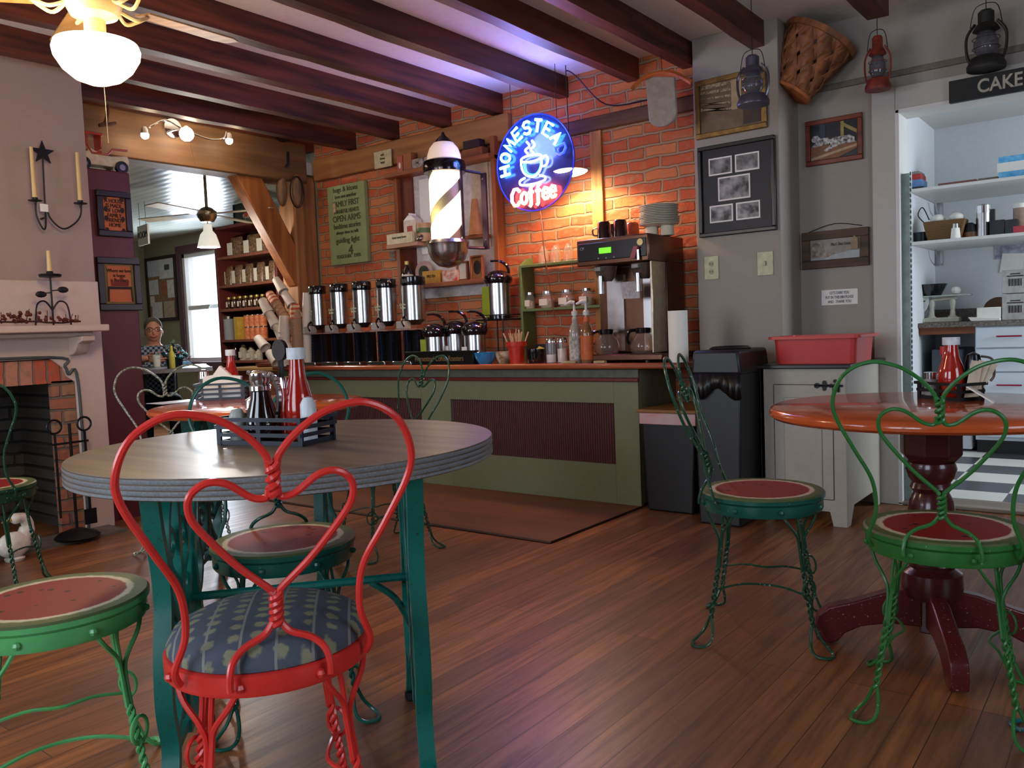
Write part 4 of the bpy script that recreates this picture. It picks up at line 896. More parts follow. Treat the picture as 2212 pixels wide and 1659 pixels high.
# ------------------------------------------------------------------ coffee counter
m_wtop = wood('red_brown_worktop', 'B5603A', '7A3420', .2, 0, 3, coat=.4, bump=.02)
cx0 = -5.36; cx1 = aty(1380, 900, 3.99).x; CZ = .80; YF = 3.99
t = thing('coffee_counter', 'long sage green counter base with dark red beadboard panels', 'counter', (cx0, YF, 0))
L_ = cx1-cx0
g = G(); pan = []
pa = [(aty(975, 920, YF).x-cx0, aty(1328, 930, YF).x-cx0), (aty(640, 900, YF).x-cx0, aty(911, 900, YF).x-cx0), ]
pz0, pz1 = aty(1150, 990, YF).z, aty(1150, 867, YF).z
xs = sorted([0, L_]+[v for p in pa for v in p])
for p, q in zip(xs, xs[1:]):
    ispan = any(abs(p-a[0]) < 1e-4 for a in pa)
    if ispan: g.box(p, q, 0, .03, 0, pz0); g.box(p, q, 0, .03, pz1, .76)
    else: g.box(p, q, 0, .03, 0, .76)
g.box(0, L_, .03, .44, 0, .02); g.box(L_-.03, L_, .03, .45, 0, .76); g.box(0, .03, .03, .45, 0, .76)
g.make('carcass', m_sage, t, bevel=.002)
for a in pa: q = G(); q.box(a[0], a[1], .018, .028, pz0, pz1); q.make('beadboard_panel', mat_stripe('beadboard_%d' % len(bpy.data.materials), '4E1A1A', '431414', 20, 'X', .5, .5, bump=.6), t)
g = G(); g.box(-.01, L_+.01, -.02, .0, .695, .715); g.make('red_moulding', mat('dark_red_moulding', '6A2620', .4), t, bevel=.004)
g = G(); g.box(-.01, L_+.01, -.012, .0, .715, .765); g.make('upper_moulding', mat('dark_sage', '5C6052', .5), t, bevel=.004)
t2 = thing('worktop', 'glossy red-brown wooden worktop of the coffee counter', 'worktop', (cx0, YF, 0))
g = G(); g.prism([(-.02, -.055), (-1.94-cx0, -.055), (-1.94-cx0, .385), (-2.035-cx0, .385), (-2.035-cx0, .455), (-.02, .455)], .768, CZ, 'z'); g.make('board', m_wtop, t2, bevel=.01)
# rug board in front
ra, rb, rc = atz(1190, 1175), atz(1375, 1105), atz(740, 1118)
g = G(); g.box(-4.4, ra.x, ra.y, YF-.005, 0.0, .008); o = g.make('floor_mat', wood('orange_brown_mat', '6E4020', '5A3418', .55, 0, 2), None, bevel=.003); tag(o, 'orange-brown floor mat with dark edge in front of the coffee counter', 'mat')
g = G(); g.tube([(-4.4, ra.y, .005), (ra.x, ra.y, .005), (ra.x, YF-.005, .005)], .007, 4); g.make('edge_binding', mat('dark_brown_edge', '3A2418', .6), o)

def at_c(px, Y, z=CZ): p = aty(px, 740, Y); return (p.x, Y, z)
def apw(px_w, pos): return px_w*depth(pos)/FPX
def zy(px, py, Y): return aty(px, py, Y).z
# five steel bean dispensers
m_cl = glass('smoky_clear', 'D8D4D0', .05, .5)
m_capb = mat('glossy_black_cap', '0C0C0E', .15, coat=.5)
YD = 4.10
def dispenser(label, px, r_):
    p = at_c(px, YD); zt_ = zy(px, 640, YD); zb_ = zy(px, 702, YD)
    t = thing('coffee_dispenser', label, 'dispenser', (p[0], YD, CZ), 0, None)
    zt_, zb_ = 1.095-CZ, .965-CZ+.0
    zt_ = DT-CZ; zb_ = DB-CZ
    g = G(); g.lathe([(0, zb_), (r_, zb_), (r_, zt_), (0, zt_)], 28); g.make('steel_body', m_steel, t)
    g = G(); g.lathe([(0, zt_), (r_*1.02, zt_), (r_*1.06, zt_+.01), (r_*1.06, zt_+.055), (r_*.98, zt_+.062), (0, zt_+.062)], 28); c = g.make('lid', m_capb, t)
    g = G(); g.box(-.018, .018, -r_*1.08-.002, -r_*1.06+.004, zt_+.018, zt_+.044); g.make('lid_badge', m_steel, c)
    g = G(); g.lathe([(0, zb_-.035), (r_*.5, zb_-.035), (r_*.9, zb_), (0, zb_)], 20); g.make('funnel', m_capb, t)
    g = G(); g.tube(spline([(-.012, -r_*.8, zb_+.035), (-.022, -r_-.02, zb_+.0), (.006, -r_-.03, zb_-.045)], 4), .007, 6); g.make('tap_lever', m_capb, t)
    g = G(); g.box(-.075, .01, -r_-.03, -r_+.04, zb_-.062, zb_-.006); g.make('chute', m_cl, t, bevel=.01)
    g = G(); g.box(-.085, .085, -r_-.03, r_, zb_-.068, zb_-.060); g.make('shelf_plate', mat('pinkish_plate', 'A88A80', .3), t)
    for x in (-.062, -.038, .062):
        g = G(); g.box(x-.008, x+.008, -r_*.6, -r_*.3, .02, zb_-.064); g.make('leg', mat('blue_black_leg', '1A2030', .25), t)
    g = G(); g.box(-.083, .083, .0, .04, .02, zb_-.07); g.make('back_plate', m_black, t)
    g = G(); g.box(-.086, .086, -r_-.06, .08, 0, .018); g.box(-.086, .086, -r_-.066, -r_-.058, .0, .026); g.make('drip_tray', m_chrome, t, bevel=.003)
    for k, s in enumerate(('Coffee', 'Roast')): text(s, .024, 'lettering', mat('pale_lettering', 'D8E0B8', .5), t, (-r_*.35, -r_*.96-.003, zb_+.105-k*.022), sx=.9)
    return t
DB = zy(785, 697, YD); DT = zy(785, 627, YD)
words = ['leftmost', 'second', 'middle', 'fourth', 'rightmost and largest']
for k, (px, r_) in enumerate(((691, .063), (738, .064), (787, .066), (840, .068), (898, .080))):
    dispenser('%s steel coffee dispenser with black lid, of five in a row' % words[k], px, r_)
# cup stacks
m_cupw = mat('white_foam_cup', 'E4D8CC', .55, var=.02); m_cupr = mat_stripe('red_tan_ripple_cup', 'C04A36', 'D8B890', 9, 'Z', .6)
m_cupk = mat('tan_ripple_cup', 'B89070', .7, var=.1, scale=80)
def cup_proto(r0, r1, h, m, band=None):
    g = G(); g.lathe([(0, h), (r0, h), (r1, 0), (r1+.003, .0), (r1+.003, -.004), (r1-.003, -.004), (r0-.004, h-.004), (0, h-.004)], 20)
    return g
def stack(label, group, base, top, n, r0, r1, h, m):
    """upside-down cups nested on each other from base point to top point"""
    base = Vector(base); top = Vector(top); ax = (top-base); Ln = ax.length; q = ax.to_track_quat('Z', 'Y')
    first = None
    for k in range(n):
        pos = base+ax*( (Ln-h)/Ln*k/(n-1))
        if first is None:
            o = cup_proto(r0, r1, h, m).make('paper_cup', m); tag(o, label, 'cup', group); first = o
        else: o = first.copy(); COL.objects.link(o)
        o.rotation_mode = 'QUATERNION'; o.rotation_quaternion = q; o.location = pos
def S2(px0, py0, px1, py1, Y, Y2=None): return aty(px0, py0, Y), aty(px1, py1, Y2 or Y)
YC = 4.06
bz = Vector((0, 0, CZ))
a, b = S2(663, 768, 662, 632, 4.04); a.z = CZ+.006; stack('white cup nested in the upright stack touching the steel dispensers', 'cups in the thin upright white stack', a, b, 22, .026, .033, .11, m_cupw)
a, b = S2(645, 770, 637, 657, 3.98); a.z = CZ+.006; stack('tan ripple cup nested in the upright red-topped stack', 'cups in the upright tan stack', a, b, 16, .032, .041, .11, m_cupk)
top_red = cup_proto(.0325, .0415, .108, m_cupr).make('paper_cup', m_cupr); tag(top_red, 'red patterned cup crowning the upright tan stack', 'cup'); top_red.location = b-Vector((0, 0, .105))
a, b = S2(617, 800, 614, 682, 3.95); a.z = CZ+.006; stack('white cup nested in the upright stack left of the tan stack', 'cups in the thick upright white stack', a, b, 8, .036, .046, .12, m_cupw)
a, b = S2(668, 722, 596, 603, 4.06); stack('white cup in the highest leaning stack', 'cups in the highest leaning white stack', a, b, 4, .030, .040, .13, m_cupw)
a, b = S2(640, 722, 582, 634, 4.00); stack('tan ripple cup in the middle leaning stack', 'cups in the leaning tan stack', a, b, 9, .030, .039, .11, m_cupk)
c0 = cup_proto(.0305, .040, .108, m_cupr).make('paper_cup', m_cupr); tag(c0, 'red patterned cup crowning the leaning tan stack', 'cup'); ax = (b-a).normalized(); c0.rotation_mode = 'QUATERNION'; c0.rotation_quaternion = ax.to_track_quat('Z', 'Y'); c0.location = b-ax*.104
a, b = S2(627, 760, 566, 648, 3.95); stack('white cup in the lower leaning stack with visible rims', 'cups in the lower leaning white stack', a, b, 4, .032, .042, .13, m_cupw)
a, b = S2(598, 786, 556, 730, 3.96); a.z = CZ+.03; stack('white cup in the lowest leaning pair', 'cups in the lowest leaning stack', a, b, 2, .034, .044, .12, m_cupw)
t = thing('cup_rack', 'black wire rack holding the leaning stacks of cups', 'rack', (aty(632, 760, 3.98).x, 4.05, CZ))
g = G()
for x in (-.09, .05):
    for y in (-.12, .08): g.tube([(x, y, 0), (x-.02, y, .14)], .004, 5)
for z in (.005, .135): g.tube([(-.09-.14*z, -.12, z), (.05-.14*z, -.12, z), (.05-.14*z, .08, z), (-.09-.14*z, .08, z)], .004, 5, closed=True)
g.make('wire_frame', m_blackm, t)
# airpots
m_lime = mat('lime_label', '9AA82A', .6, var=.05); m_dome = mat('glossy_dark_dome', '120A14', .08, coat=1)
def airpot(label, px, Y, r_, z0, ztop, handle=True, lab=False, dome=True):
    p = aty(px, 700, Y); t = thing('airpot', label, 'airpot', (p.x, Y, z0)); h = ztop-z0
    bh = h*.58
    g = G(); g.lathe([(0, 0), (r_, 0), (r_, bh), (0, bh)], 32); g.make('steel_body', m_steel, t)
    g = G(); g.lathe([(0, 0), (r_*1.04, 0), (r_*1.04, .02), (r_, .022)], 32); g.make('base_ring', m_capb, t)
    g = G(); g.lathe([(0, bh), (r_*1.05, bh), (r_*1.16, bh+.02), (r_*1.18, bh+.035), (r_*1.0, bh+.06), (r_*.6, bh+.082), (0, bh+.09)], 32, sy=1.12); c = g.make('pump_lid', m_dome, t)
    g = G(); g.tube(spline([(.045, .05, bh+.02), (.05, .045, bh+.10), (.01, .02, bh+.145), (-.05, -.01, bh+.150)], 5), [.010]*11+[.007]*5, 8); g.make('carry_handle', m_dome, c)
    g = G(); g.box(-.02, .02, -r_*1.55, -r_*.8, bh+.028, bh+.05); g.make('spout', m_capb, c, bevel=.006)
    if lab:
        g = G(); g.m = Matrix.Rotation(R(-14), 4, 'Z'); g.box(-r_*.95, -r_*.05, -r_-.004, -r_+.003, bh*.05, bh*.92); o = g.make('lime_tag', m_lime, t); tag(o, 'lime green paper label')
    else: g = G(); g.box(-r_*.8, -r_*.2, -r_-.001, -r_*.7, bh*.45, bh*.6); g.make('label', m_paper, t)
    return t
za = zy(980, 752, 4.06)
airpot('left airpot of the front trio, with a lime green label', 938, 4.06, .070, CZ, CZ+.31, lab=True)
airpot('middle airpot of the front trio, partly behind its neighbours', 985, 4.16, .070, CZ, CZ+.335)
airpot('right airpot of the front trio, nearest the blue bowl', 1025, 4.05, .070, CZ, CZ+.315)
zs = zy(1085, 690, 4.28)
airpot('tall airpot with lime label raised on a black wire stand', 1080, 4.28, .078, zs+.006, zs+.40, lab=True)
t = thing('wire_stand', 'black wire stand raising the tall airpot beside the green shelf', 'stand', (aty(1080, 700, 4.28).x, 4.28, CZ)); h = zs-CZ
g = G()
for x in (-.11, .11):
    for y in (-.11, .11): g.tube([(x, y, 0), (x, y, h)], .005, 5)
for k in range(9): g.tube([(-.11+k*.0275, -.11, h), (-.11+k*.0275, .11, h)], .003, 4)
g.tube([(-.11, -.11, h), (.11, -.11, h), (.11, .11, h), (-.11, .11, h)], .005, 5, closed=True); g.tube([(-.11, -.11, h+.03), (.11, -.11, h+.03), (.11, .11, h+.03), (-.11, .11, h+.03)], .003, 5, closed=True)
g.make('wire_frame', m_blackm, t)
# black roaster box sign
c, wd, ht = bby(878, 751, 1022, 779, 3.965)
t = thing('name_box', 'long black box lettered Homestead Coffee Roasters on the counter edge', 'sign', (c[0], 4.0, CZ))
g = G(); g.box(-wd/2, wd/2, -.035, .035, 0, ht); g.box(-wd/2-.008, wd/2+.008, -.042, .042, ht-.008, ht+.004); g.make('box', mat('black_green_box', '10140E', .3), t, bevel=.002)
text('Homestead Coffee Roasters', .05, 'lettering', mat('dull_gold_letters', '8A6A40', .5), t, (0, -.037, ht*.45), sx=.74)
# bowls, cups, shakers
def bowl(label, px, Y, r_, h, m, name='bowl'):
    t = thing(name, label, 'bowl', at_c(px, Y)); g = G(); g.lathe([(0, 0), (r_*.55, 0), (r_*.6, .004), (r_*.9, h*.5), (r_, h), (r_-.005, h), (r_*.82, h*.5), (r_*.5, .01), (0, .01)], 28); g.make('bowl_body', m, t); return t
bowl('bright blue bowl at the end of the black box', 1047, 4.02, .072, .072, mat('bright_blue_glaze', '2A84C0', .2, coat=.5))
m_flor = mat('floral_glaze', 'D8CDB8', .25, col2='8A6A3A', scale=26); bowl('cream floral bowl between the blue bowl and the red cup', 1087, 4.08, .055, .072, m_flor)
t = thing('straw_cup', 'red plastic cup full of wooden stirrers', 'cup', at_c(1115, 4.06)); g = G(); g.lathe([(0, 0), (.042, 0), (.052, .105), (.064, .105), (.066, .132), (.060, .132), (.05, .105), (.04, .006), (0, .006)], 28); g.make('cup_body', mat('red_plastic', 'C8321E', .35), t)
m_stir = mat('pale_stirrer', 'D8B48A', .6); random.seed(9)
p0 = at_c(1115, 4.06)
for k in range(16):
    a = 2*PI*k/16+random.uniform(-.2, .2); ln = random.uniform(.17, .205); ti = random.uniform(.12, .40)
    if k == 0:
        g = G(); g.box(-.004, .004, -.0015, .0015, 0, .2); s0 = g.make('stirrer', m_stir); o = s0
    else: o = s0.copy(); COL.objects.link(o)
    tag(o, 'pale wooden coffee stirrer standing in the red cup', 'stirrer', 'stirrers in the red cup'); o.location = (p0[0]+.012*math.cos(a), p0[1]+.012*math.sin(a), CZ+.015); o.rotation_euler = (ti*math.sin(-a), ti*math.cos(a), random.uniform(0, 3)); o.scale = (1, 1, ln/.2)
t = thing('mug', 'black mug holding yellow packets beside the red cup', 'mug', at_c(1156, 4.05)); g = G(); g.lathe([(0, 0), (.05, 0), (.057, .02), (.057, .085), (.052, .085), (.05, .01), (0, .01)], 28); g.make('mug_body', m_capb, t)
for k, (x, r_) in enumerate(((-.01, .2), (.015, -.15), (0, .4))):
    g = G(); g.box(-.02, .02, -.002, .002, 0, .06); o = g.make('sweetener_packet', mat('yellow_packet', 'D8B84A', .5)); p = at_c(1156, 4.05+.012*k); o.location = (p[0]+x, p[1], CZ+.04); o.rotation_euler = (-.3, r_+.5, 0); tag(o, 'yellow sweetener packet in the black mug', 'packet', 'yellow packets in the black mug')
m_sugar = mat('white_sugar', 'D8D0C8', .7)
for k, (px, f, lab) in enumerate(((1190, .45, 'left glass sugar shaker, half full'), (1214, .75, 'right glass sugar shaker, nearly full'))):
    t = thing('sugar_shaker', lab, 'shaker', at_c(px, 4.04+.02*k)); g = G(); g.lathe([(0, 0), (.030, 0), (.032, .11), (.030, .125), (0, .125)], 20); g.make('glass_body', m_glass, t)
    g = G(); g.lathe([(0, .004), (.028, .004), (.029, .11*f), (0, .11*f)], 20); g.make('sugar', m_sugar, t)
    g = G(); g.lathe([(.031, .118), (.032, .128), (.026, .146), (.010, .152), (0, .152)], 20); g.make('metal_lid', m_chrome, t)
def syrup(label, px, Y, m_b, m_l):
    t = thing('syrup_bottle', label, 'bottle', at_c(px, Y)); g = G(); g.lathe([(0, 0), (.034, 0), (.036, .008), (.036, .17), (.030, .20), (.014, .235), (.013, .275), (0, .275)], 24); g.make('bottle_body', m_b, t)
    g = G(); g.lathe([(.0365, .02), (.0368, .02), (.0368, .155), (.0365, .155)], 24, cap=False); g.make('bottle_label', m_l, t)
    g = G(); g.lathe([(.0145, .235), (.0150, .235), (.0142, .262), (.0138, .262)], 20, cap=False); g.make('neck_label', m_l, t)
    g = G(); g.lathe([(0, .272), (.018, .272), (.018, .295), (.008, .30), (.006, .345), (0, .345)], 16); g.tube([(.0, 0, .345), (-.015, -.015, .350), (-.045, -.03, .335)], [.011, .009, .006], 8); g.make('pump', mat('white_pump', 'D8D0CC', .4), t)
syrup('clear syrup bottle with white label and white pump', 1243, 3.99, m_wglass if False else mat('pale_syrup', 'A89C90', .15, coat=.5), mat('white_syrup_label', 'C8C0B8', .6, col2='8A8480', scale=50))
syrup('orange-labelled syrup bottle with white pump, beside the coffee brewer', 1268, 3.985, mat('amber_syrup', '8A5A38', .12, coat=.6), mat('orange_syrup_label', 'C8622A', .5))
for k, (px, w_) in enumerate(((1232, .09), (1283, .07))):
    p = at_c(px+14*k, 3.965); g = G(); g.box(-w_/2, w_/2, -.015, .015, 0, .014); o = g.make('sachet_tray', mat('cream_tray', 'B8A070', .5), None, bevel=.002); o.location = (p[0], 3.955, CZ); tag(o, '%s small cream tray at the counter edge' % ('left' if k == 0 else 'right'), 'tray')

# ------------------------------------------------------------------ coffee brewer
BX0, BX1 = aty(1245, 520, 4.0).x, aty(1400, 503, 4.0).x; YBf = 4.0
bz1 = aty(1320, 512, YBf).z; bz0 = aty(1320, 570, YBf).z; bb0 = CZ
t = thing('coffee_brewer', 'large steel twin coffee brewer with green display and two brew baskets', 'coffee machine', ((BX0+BX1)/2, YBf, CZ)); hw = (BX1-BX0)/2; h1 = bz1-CZ; h0 = bz0-CZ
m_brown = mat('dark_bronze_steel', '6A4A3A', .25, metal=.8, var=.05)
g = G(); g.box(-hw, hw, 0, .42, h0, h1); g.make('head', m_brown, t, bevel=.006)
g = G(); g.box(-hw+.012, hw-.012, -.006, .002, h0+.025, h1-.022); pn = g.make('control_panel', mat('black_panel', '17141A', .25), t, bevel=.003)
g = G(); g.box(-.075, .0, -.010, -.004, h1-.085, h1-.055); o = g.make('display', mat('green_display', '5AE020', .4, emit=1.6, ecol='60F020'), pn); o.location.x = .0; tag(o, 'glowing green display')
for k in range(3): g = G(); g.cyl((-.08+k*.05, -.012, h1-.112), (-.08+k*.05, -.004, h1-.112), .005, n=8); g.make('button', mat('grey_button', '8A8A80', .4), pn)
g = G(); g.cyl((hw-.045, -.012, h1-.045), (hw-.045, -.004, h1-.045), .018, n=20); g.make('badge', mat('brass_badge', 'B8A070', .3, metal=.7), pn)
g = G(); g.prism([(hw-.10, h1-.13), (hw-.075, h1-.065), (hw-.05, h1-.068), (hw-.07, h1-.13)], -.03, -.006, 'y'); g.make('red_lever', mat('dusty_red_lever', '9A3A48', .4), pn)
g = G(); g.cyl((hw-.055, -.02, h1-.14), (hw-.055, -.02, h1-.085), .008, n=10); g.make('faucet', m_chrome, pn)
text('CP', .022, 'brand_mark', mat('silver_mark', 'A0A0A8', .3), pn, (-hw+.04, -.008, h1-.05))
g = G(); g.box(-hw+.02, hw-.0, .20, .42, .05, h0); g.make('back_column', m_brown, t, bevel=.004)
g = G(); g.box(hw-.012, hw+.0, .03, .19, .05, h0); g.make('side_cheek', mat('bright_steel_cheek', 'B8A890', .2, metal=.9), t, bevel=.002)
g = G(); g.box(-hw, hw+.07, -.015, .40, .012, .045); g.make('base_tray', m_brown, t, bevel=.005)
for x in (-hw+.05, hw-.05):
    for y in (.04, .34): g = G(); g.cyl((x, y, 0), (x, y, .014), .015, n=12); g.make('foot', m_black, t)
m_smoke = mat('smoky_plastic', '5A4A44', .15, coat=.5)
for k, px in enumerate((1308, 1388)):
    x = aty(px, 620, 4.08).x-(BX0+BX1)/2
    g = G(); g.lathe([(0, h0-.09), (.035, h0-.09), (.055, h0-.06), (.066, h0-.005), (0, h0-.005)], 24, c=(x, .09, 0)); b_ = g.make('brew_basket', m_smoke, t)
    g = G(); g.box(x-.02, x+.02, -.005, .04, h0-.035, h0-.012); g.make('basket_grip', mat('grey_grip', '8A8888', .3), b_, bevel=.003)
    g = G(); g.cyl((x, .03, h0-.16), (x, .03, h0-.06), .016, n=12); g.make('spout', m_steel, b_)
    g = G(); g.box(x-.055, x+.055, .185, .20, .06, h0-.05); g.make('steel_back', m_steel, t)
    # glass carafe on the tray is a thing of its own
    p = (aty(px+2, 740, 4.08).x, 4.08, CZ+.045)
    c_ = thing('coffee_carafe', '%s glass coffee carafe with black collar under the brewer' % ('left' if k == 0 else 'right'), 'carafe', p)
    g = G(); g.lathe([(0, 0), (.055, 0), (.070, .015), (.074, .04), (.066, .075), (.045, .10), (.036, .115), (.036, .13)], 28, cap=False); g.make('glass_bowl', glass('carafe_glass', 'E0D0C4', .03, .10), c_)
    g = G(); g.lathe([(.036, .112), (.042, .114), (.044, .14), (.038, .143), (.034, .14)], 24); g.make('collar', m_capb, c_)
    g = G(); g.tube(spline([(-.04, -.0, .13), (-.075, -.02, .125), (-.085, -.025, .08), (-.075, -.02, .055)], 5), .009, 6); g.make('handle', m_capb, c_)
g = G(); p = bby(1342, 608, 1380, 645, 4.06); g.box(-p[1]/2, p[1]/2, 0, .002, -p[2]/2, p[2]/2); o = g.make('paper_note', mat('lined_note', 'B8B0B4', .6, col2='9A9298', scale=60), t); o.location = (p[0][0]-(BX0+BX1)/2, .07, p[0][2]-CZ)
# on top of the brewer: mugs and plates
def mug(label, px, Y, m, hs=1, hd=True):
    t = thing('mug', label, 'mug', (aty(px, 500, Y).x, Y, bz1)); g = G(); g.lathe([(.042, 0), (.036, .09*hs), (.030, .098*hs), (0, .098*hs)], 24); g.make('mug_body', m, t)
    if hd: g = G(); g.tube(spline([(-.038, -.01, .025), (-.062, -.015, .03), (-.064, -.016, .06), (-.037, -.01, .068)], 5), .005, 6); g.make('handle', m, t)
m_dkmug = mat('dark_maroon_mug', '2A0E12', .15, coat=.6)
mug('front left dark mug upside down on the coffee brewer', 1305, 4.08, m_dkmug); mug('front right dark mug upside down on the coffee brewer', 1340, 4.08, m_dkmug, hd=False); mug('back dark mug upside down between two others on the brewer', 1326, 4.22, m_dkmug, hd=False)
mug('orange mug upside down beside the plate stack', 1366, 4.22, mat('orange_mug', 'C8562A', .2, coat=.5), .95, False)
pc = aty(1424, 500, 4.22)
m_plate = mat('cream_plate', 'CFC8B4', .4, var=.03)
g = G(); g.lathe([(0, 0), (.06, 0), (.095, .006), (.108, .010), (.108, .012), (.09, .009), (0, .004)], 40); pl = g.make('plate', m_plate); pl.location = (pc.x, 4.22, bz1+.055); tag(pl, 'cream plate in the pile on top of the brewer', 'plate', 'plates piled on the brewer')
for k in range(1, 12): o = pl.copy(); COL.objects.link(o); o.location = (pc.x+random.uniform(-.002, .002), 4.22, bz1+.055+k*.0092)
for k, px in enumerate((1416, 1440)):
    t = thing('mug', '%s cream mug upside down beneath the plate pile' % ('left' if k == 0 else 'right'), 'mug', (pc.x+(-.045 if k == 0 else .05), 4.22, bz1)); g = G(); g.lathe([(.04, 0), (.036, .05), (.032, .055), (0, .055)], 24); g.make('mug_body', m_plate, t)
p = aty(1465, 730, 4.0); t = thing('paper_towel_roll', 'white paper roll standing at the right end of the counter', 'paper roll', (p.x, 4.0, CZ)); r_ = apw(21, p); g = G(); g.lathe([(.02, 0), (r_, 0), (r_, .27), (.02, .27)], 32, cap=False); g.lathe([(.02, .27), (.02, 0)], 32, cap=False); g.make('roll', m_paper, t); g = G(); g.lathe([(.021, -.0), (.017, 0), (.017, .27), (.021, .27)], 24, cap=False); g.make('core', m_kraft, t)
# ------------------------------------------------------------------ green shelf with glasses and jars
GY = 4.30
gx0, gx1 = aty(1122, 620, GY).x, aty(1300, 620, GY).x; gz1 = zy(1200, 566, GY); gz2 = zy(1200, 664, GY)
m_gr = mat('green_shelf_paint', '5E7040', .45, var=.06)
t = thing('small_shelf', 'green painted countertop shelf with glasses on top and labelled jars below', 'shelf', (gx0, GY, CZ)); wd = gx1-gx0; a1 = gz1-CZ; a2 = gz2-CZ
for x in (0, wd-.02): g = G(); g.prism([(0, 0), (.14, 0), (.14, a1+.05), (.08, a1+.05), (0, a1+.0)], x, x+.018, 'x'); g.make('side_panel', m_gr, t, bevel=.003)
for z in (a1, a2): g = G(); g.box(.018, wd-.02, 0, .14, z-.016, z); g.make('shelf_board', m_gr, t, bevel=.002)
for k, px in enumerate((1174, 1200, 1228)):
    tt = thing('drinking_glass', '%s of three glasses upside down on the green shelf top' % ['left', 'middle', 'right'][k], 'glass', (aty(px, 550, GY+.06).x, GY+.06, gz1)); g = G(); g.lathe([(.036, 0), (.034, .05), (.030, .085), (.022, .095), (.016, .10), (.016, .112), (0, .112)], 24); g.make('glass_body', glass('rim_glass', 'F0E4D8', .02, .16), tt)
for k, (px, r_) in enumerate(((1145, .036), (1183, .05), (1225, .05), (1268, .045))):
    tt = thing('spice_jar', '%s labelled glass jar on the lower green shelf' % ['first', 'second', 'third', 'fourth'][k], 'jar', (aty(px, 650, GY+.065).x, GY+.065, gz2)); g = G(); g.lathe([(0, 0), (r_*.9, 0), (r_, .015), (r_, .06), (r_*.6, .085), (r_*.6, .095)], 24, cap=False); g.make('glass_body', m_glass, tt)
    g = G(); g.lathe([(0, .004), (r_*.85, .004), (r_*.9, .05), (0, .055)], 20); g.make('contents', mat('cream_contents', 'B8A482', .8, scale=60), tt)
    g = G(); g.lathe([(0, .093), (r_*.65, .093), (r_*.65, .108), (0, .11)], 20); g.make('lid', m_steel, tt)
    g = G(); g.box(-r_*.6, r_*.6, -r_-.004, -r_+.01, .018, .058); g.make('label', m_label, tt)
t = thing('napkin_box', 'dark box leaning behind the sugar shakers', 'box', (aty(1182, 720, 4.25).x, 4.25, CZ)); g = G(); g.box(-.08, .08, -.03, .03, 0, .11); g.make('carton', mat('dark_blue_box', '2A2A38', .5), t, bevel=.003)
# ------------------------------------------------------------------ brick wall: sign board, wall shelf, barber pole
m_signgreen = mat('sage_sign_paint', '8E9C6A', .6, var=.06, scale=14); m_olive = mat('dark_olive_letters', '4A5030', .6)
c, wd, ht = bby(714, 397, 794, 570, 4.425)
t = thing('word_sign', 'tall sage green wooden sign with family sayings on the brick wall', 'sign', (c[0], 4.43, c[2]))
g = G(); g.box(-wd/2, wd/2, -.022, .015, -ht/2, ht/2); g.make('board', m_signgreen, t, bevel=.002)
for s, z, sz, sx in (('hugs & kisses', .44, .052, .78), ('love one another', .355, .038, .72), ('FAMILY FIRST', .26, .062, .62), ('THANKFUL HEARTS', .165, .042, .58), ('OPEN ARMS', .075, .066, .68), ('bedtime stories', -.02, .055, .68), ('always time to talk', -.10, .034, .75), ('guiding light', -.20, .058, .74), ('4', -.335, .10, .9), ('TOGETHER   EVER', -.405, .036, .72)):
    text(s, sz*ht/.60, 'lettering', m_olive, t, (0 if s != '4' else .03, -.0235, z*ht), sx=sx*wd/.27*.82, bevel=.0006)
t = thing('paper_tag', 'small cream tag hanging over the word FAMILY on the sage sign', 'tag', (c[0]-wd*.30, 4.40, c[2]+ht*.24)); g = G(); g.prism([(-.016, -.045), (.016, -.045), (.016, .015), (0, .03), (-.016, .015)], -.003, 0, 'y'); g.make('card', mat('cream_tag', 'C8A888', .7), t); g = G(); g.tube([(0, -.002, .025), (.003, .0, .09)], .0012, 4); g.make('string', m_paper, t)
# shelf niche
SY = 4.30
m_shelfw = wood('orange_brown_shelf', 'A05A30', '6E3A1E', .5, 0, 5); m_shelfv = wood('orange_brown_upright', 'A05A30', '6E3A1E', .5, 2, 5)
ux0 = aty(838, 480, SY).x; ux1 = aty(1060, 450, SY).x; zt0 = zy(900, 362, SY); zt1 = zy(885, 524, SY); zt2 = zy(1000, 605, SY)
t = thing('wall_shelf', 'three-board wooden wall shelf with pale back panel behind the barber pole', 'shelf', (ux0, SY, zt2)); W_ = ux1-ux0
g = G(); g.box(-.03, W_, .0, .145, zt0-zt2-.03, zt0-zt2); g.make('shelf_board', m_shelfw, t, bevel=.003)
g = G(); g.box(-.01, .30, -.02, .145, zt1-zt2-.028, zt1-zt2); g.make('shelf_board', wood('pale_shelf_board', 'B0866A', '8A6248', .5, 0, 5), t, bevel=.003)
g = G(); g.box(.1, W_, .0, .145, -.03, 0); g.make('shelf_board', m_shelfw, t, bevel=.003)
for u0, u1, ut in ((.01, .045, -.03), (W_-.035, W_, .12)): g = G(); g.box(u0, u1, .06, .148, -.12, zt0-zt2+ut); g.make('upright', m_shelfv, t, bevel=.003)
g = G(); g.box(.045, .16, .10, .14, -.1, zt0-zt2-.03); g.make('dark_upright', wood('dark_red_upright', '6A2E1C', '4A1E12', .5, 2, 5), t)
g = G(); g.box(.16, W_-.035, .12, .14, -.1, zt0-zt2-.03); g.make('back_panel', mat('pale_grey_panel', 'C8C0C0', .5), t)
g = G(); g.box(.22, .40, .112, .119, .22, zt0-zt2-.06); g.make('white_panel', m_white, t)
g = G(); g.box(W_-.25, W_-.1, .112, .119, .22, zt0-zt2-.02); g.make('cream_panel', mat('cream_panel', 'C8B8A0', .6), t)
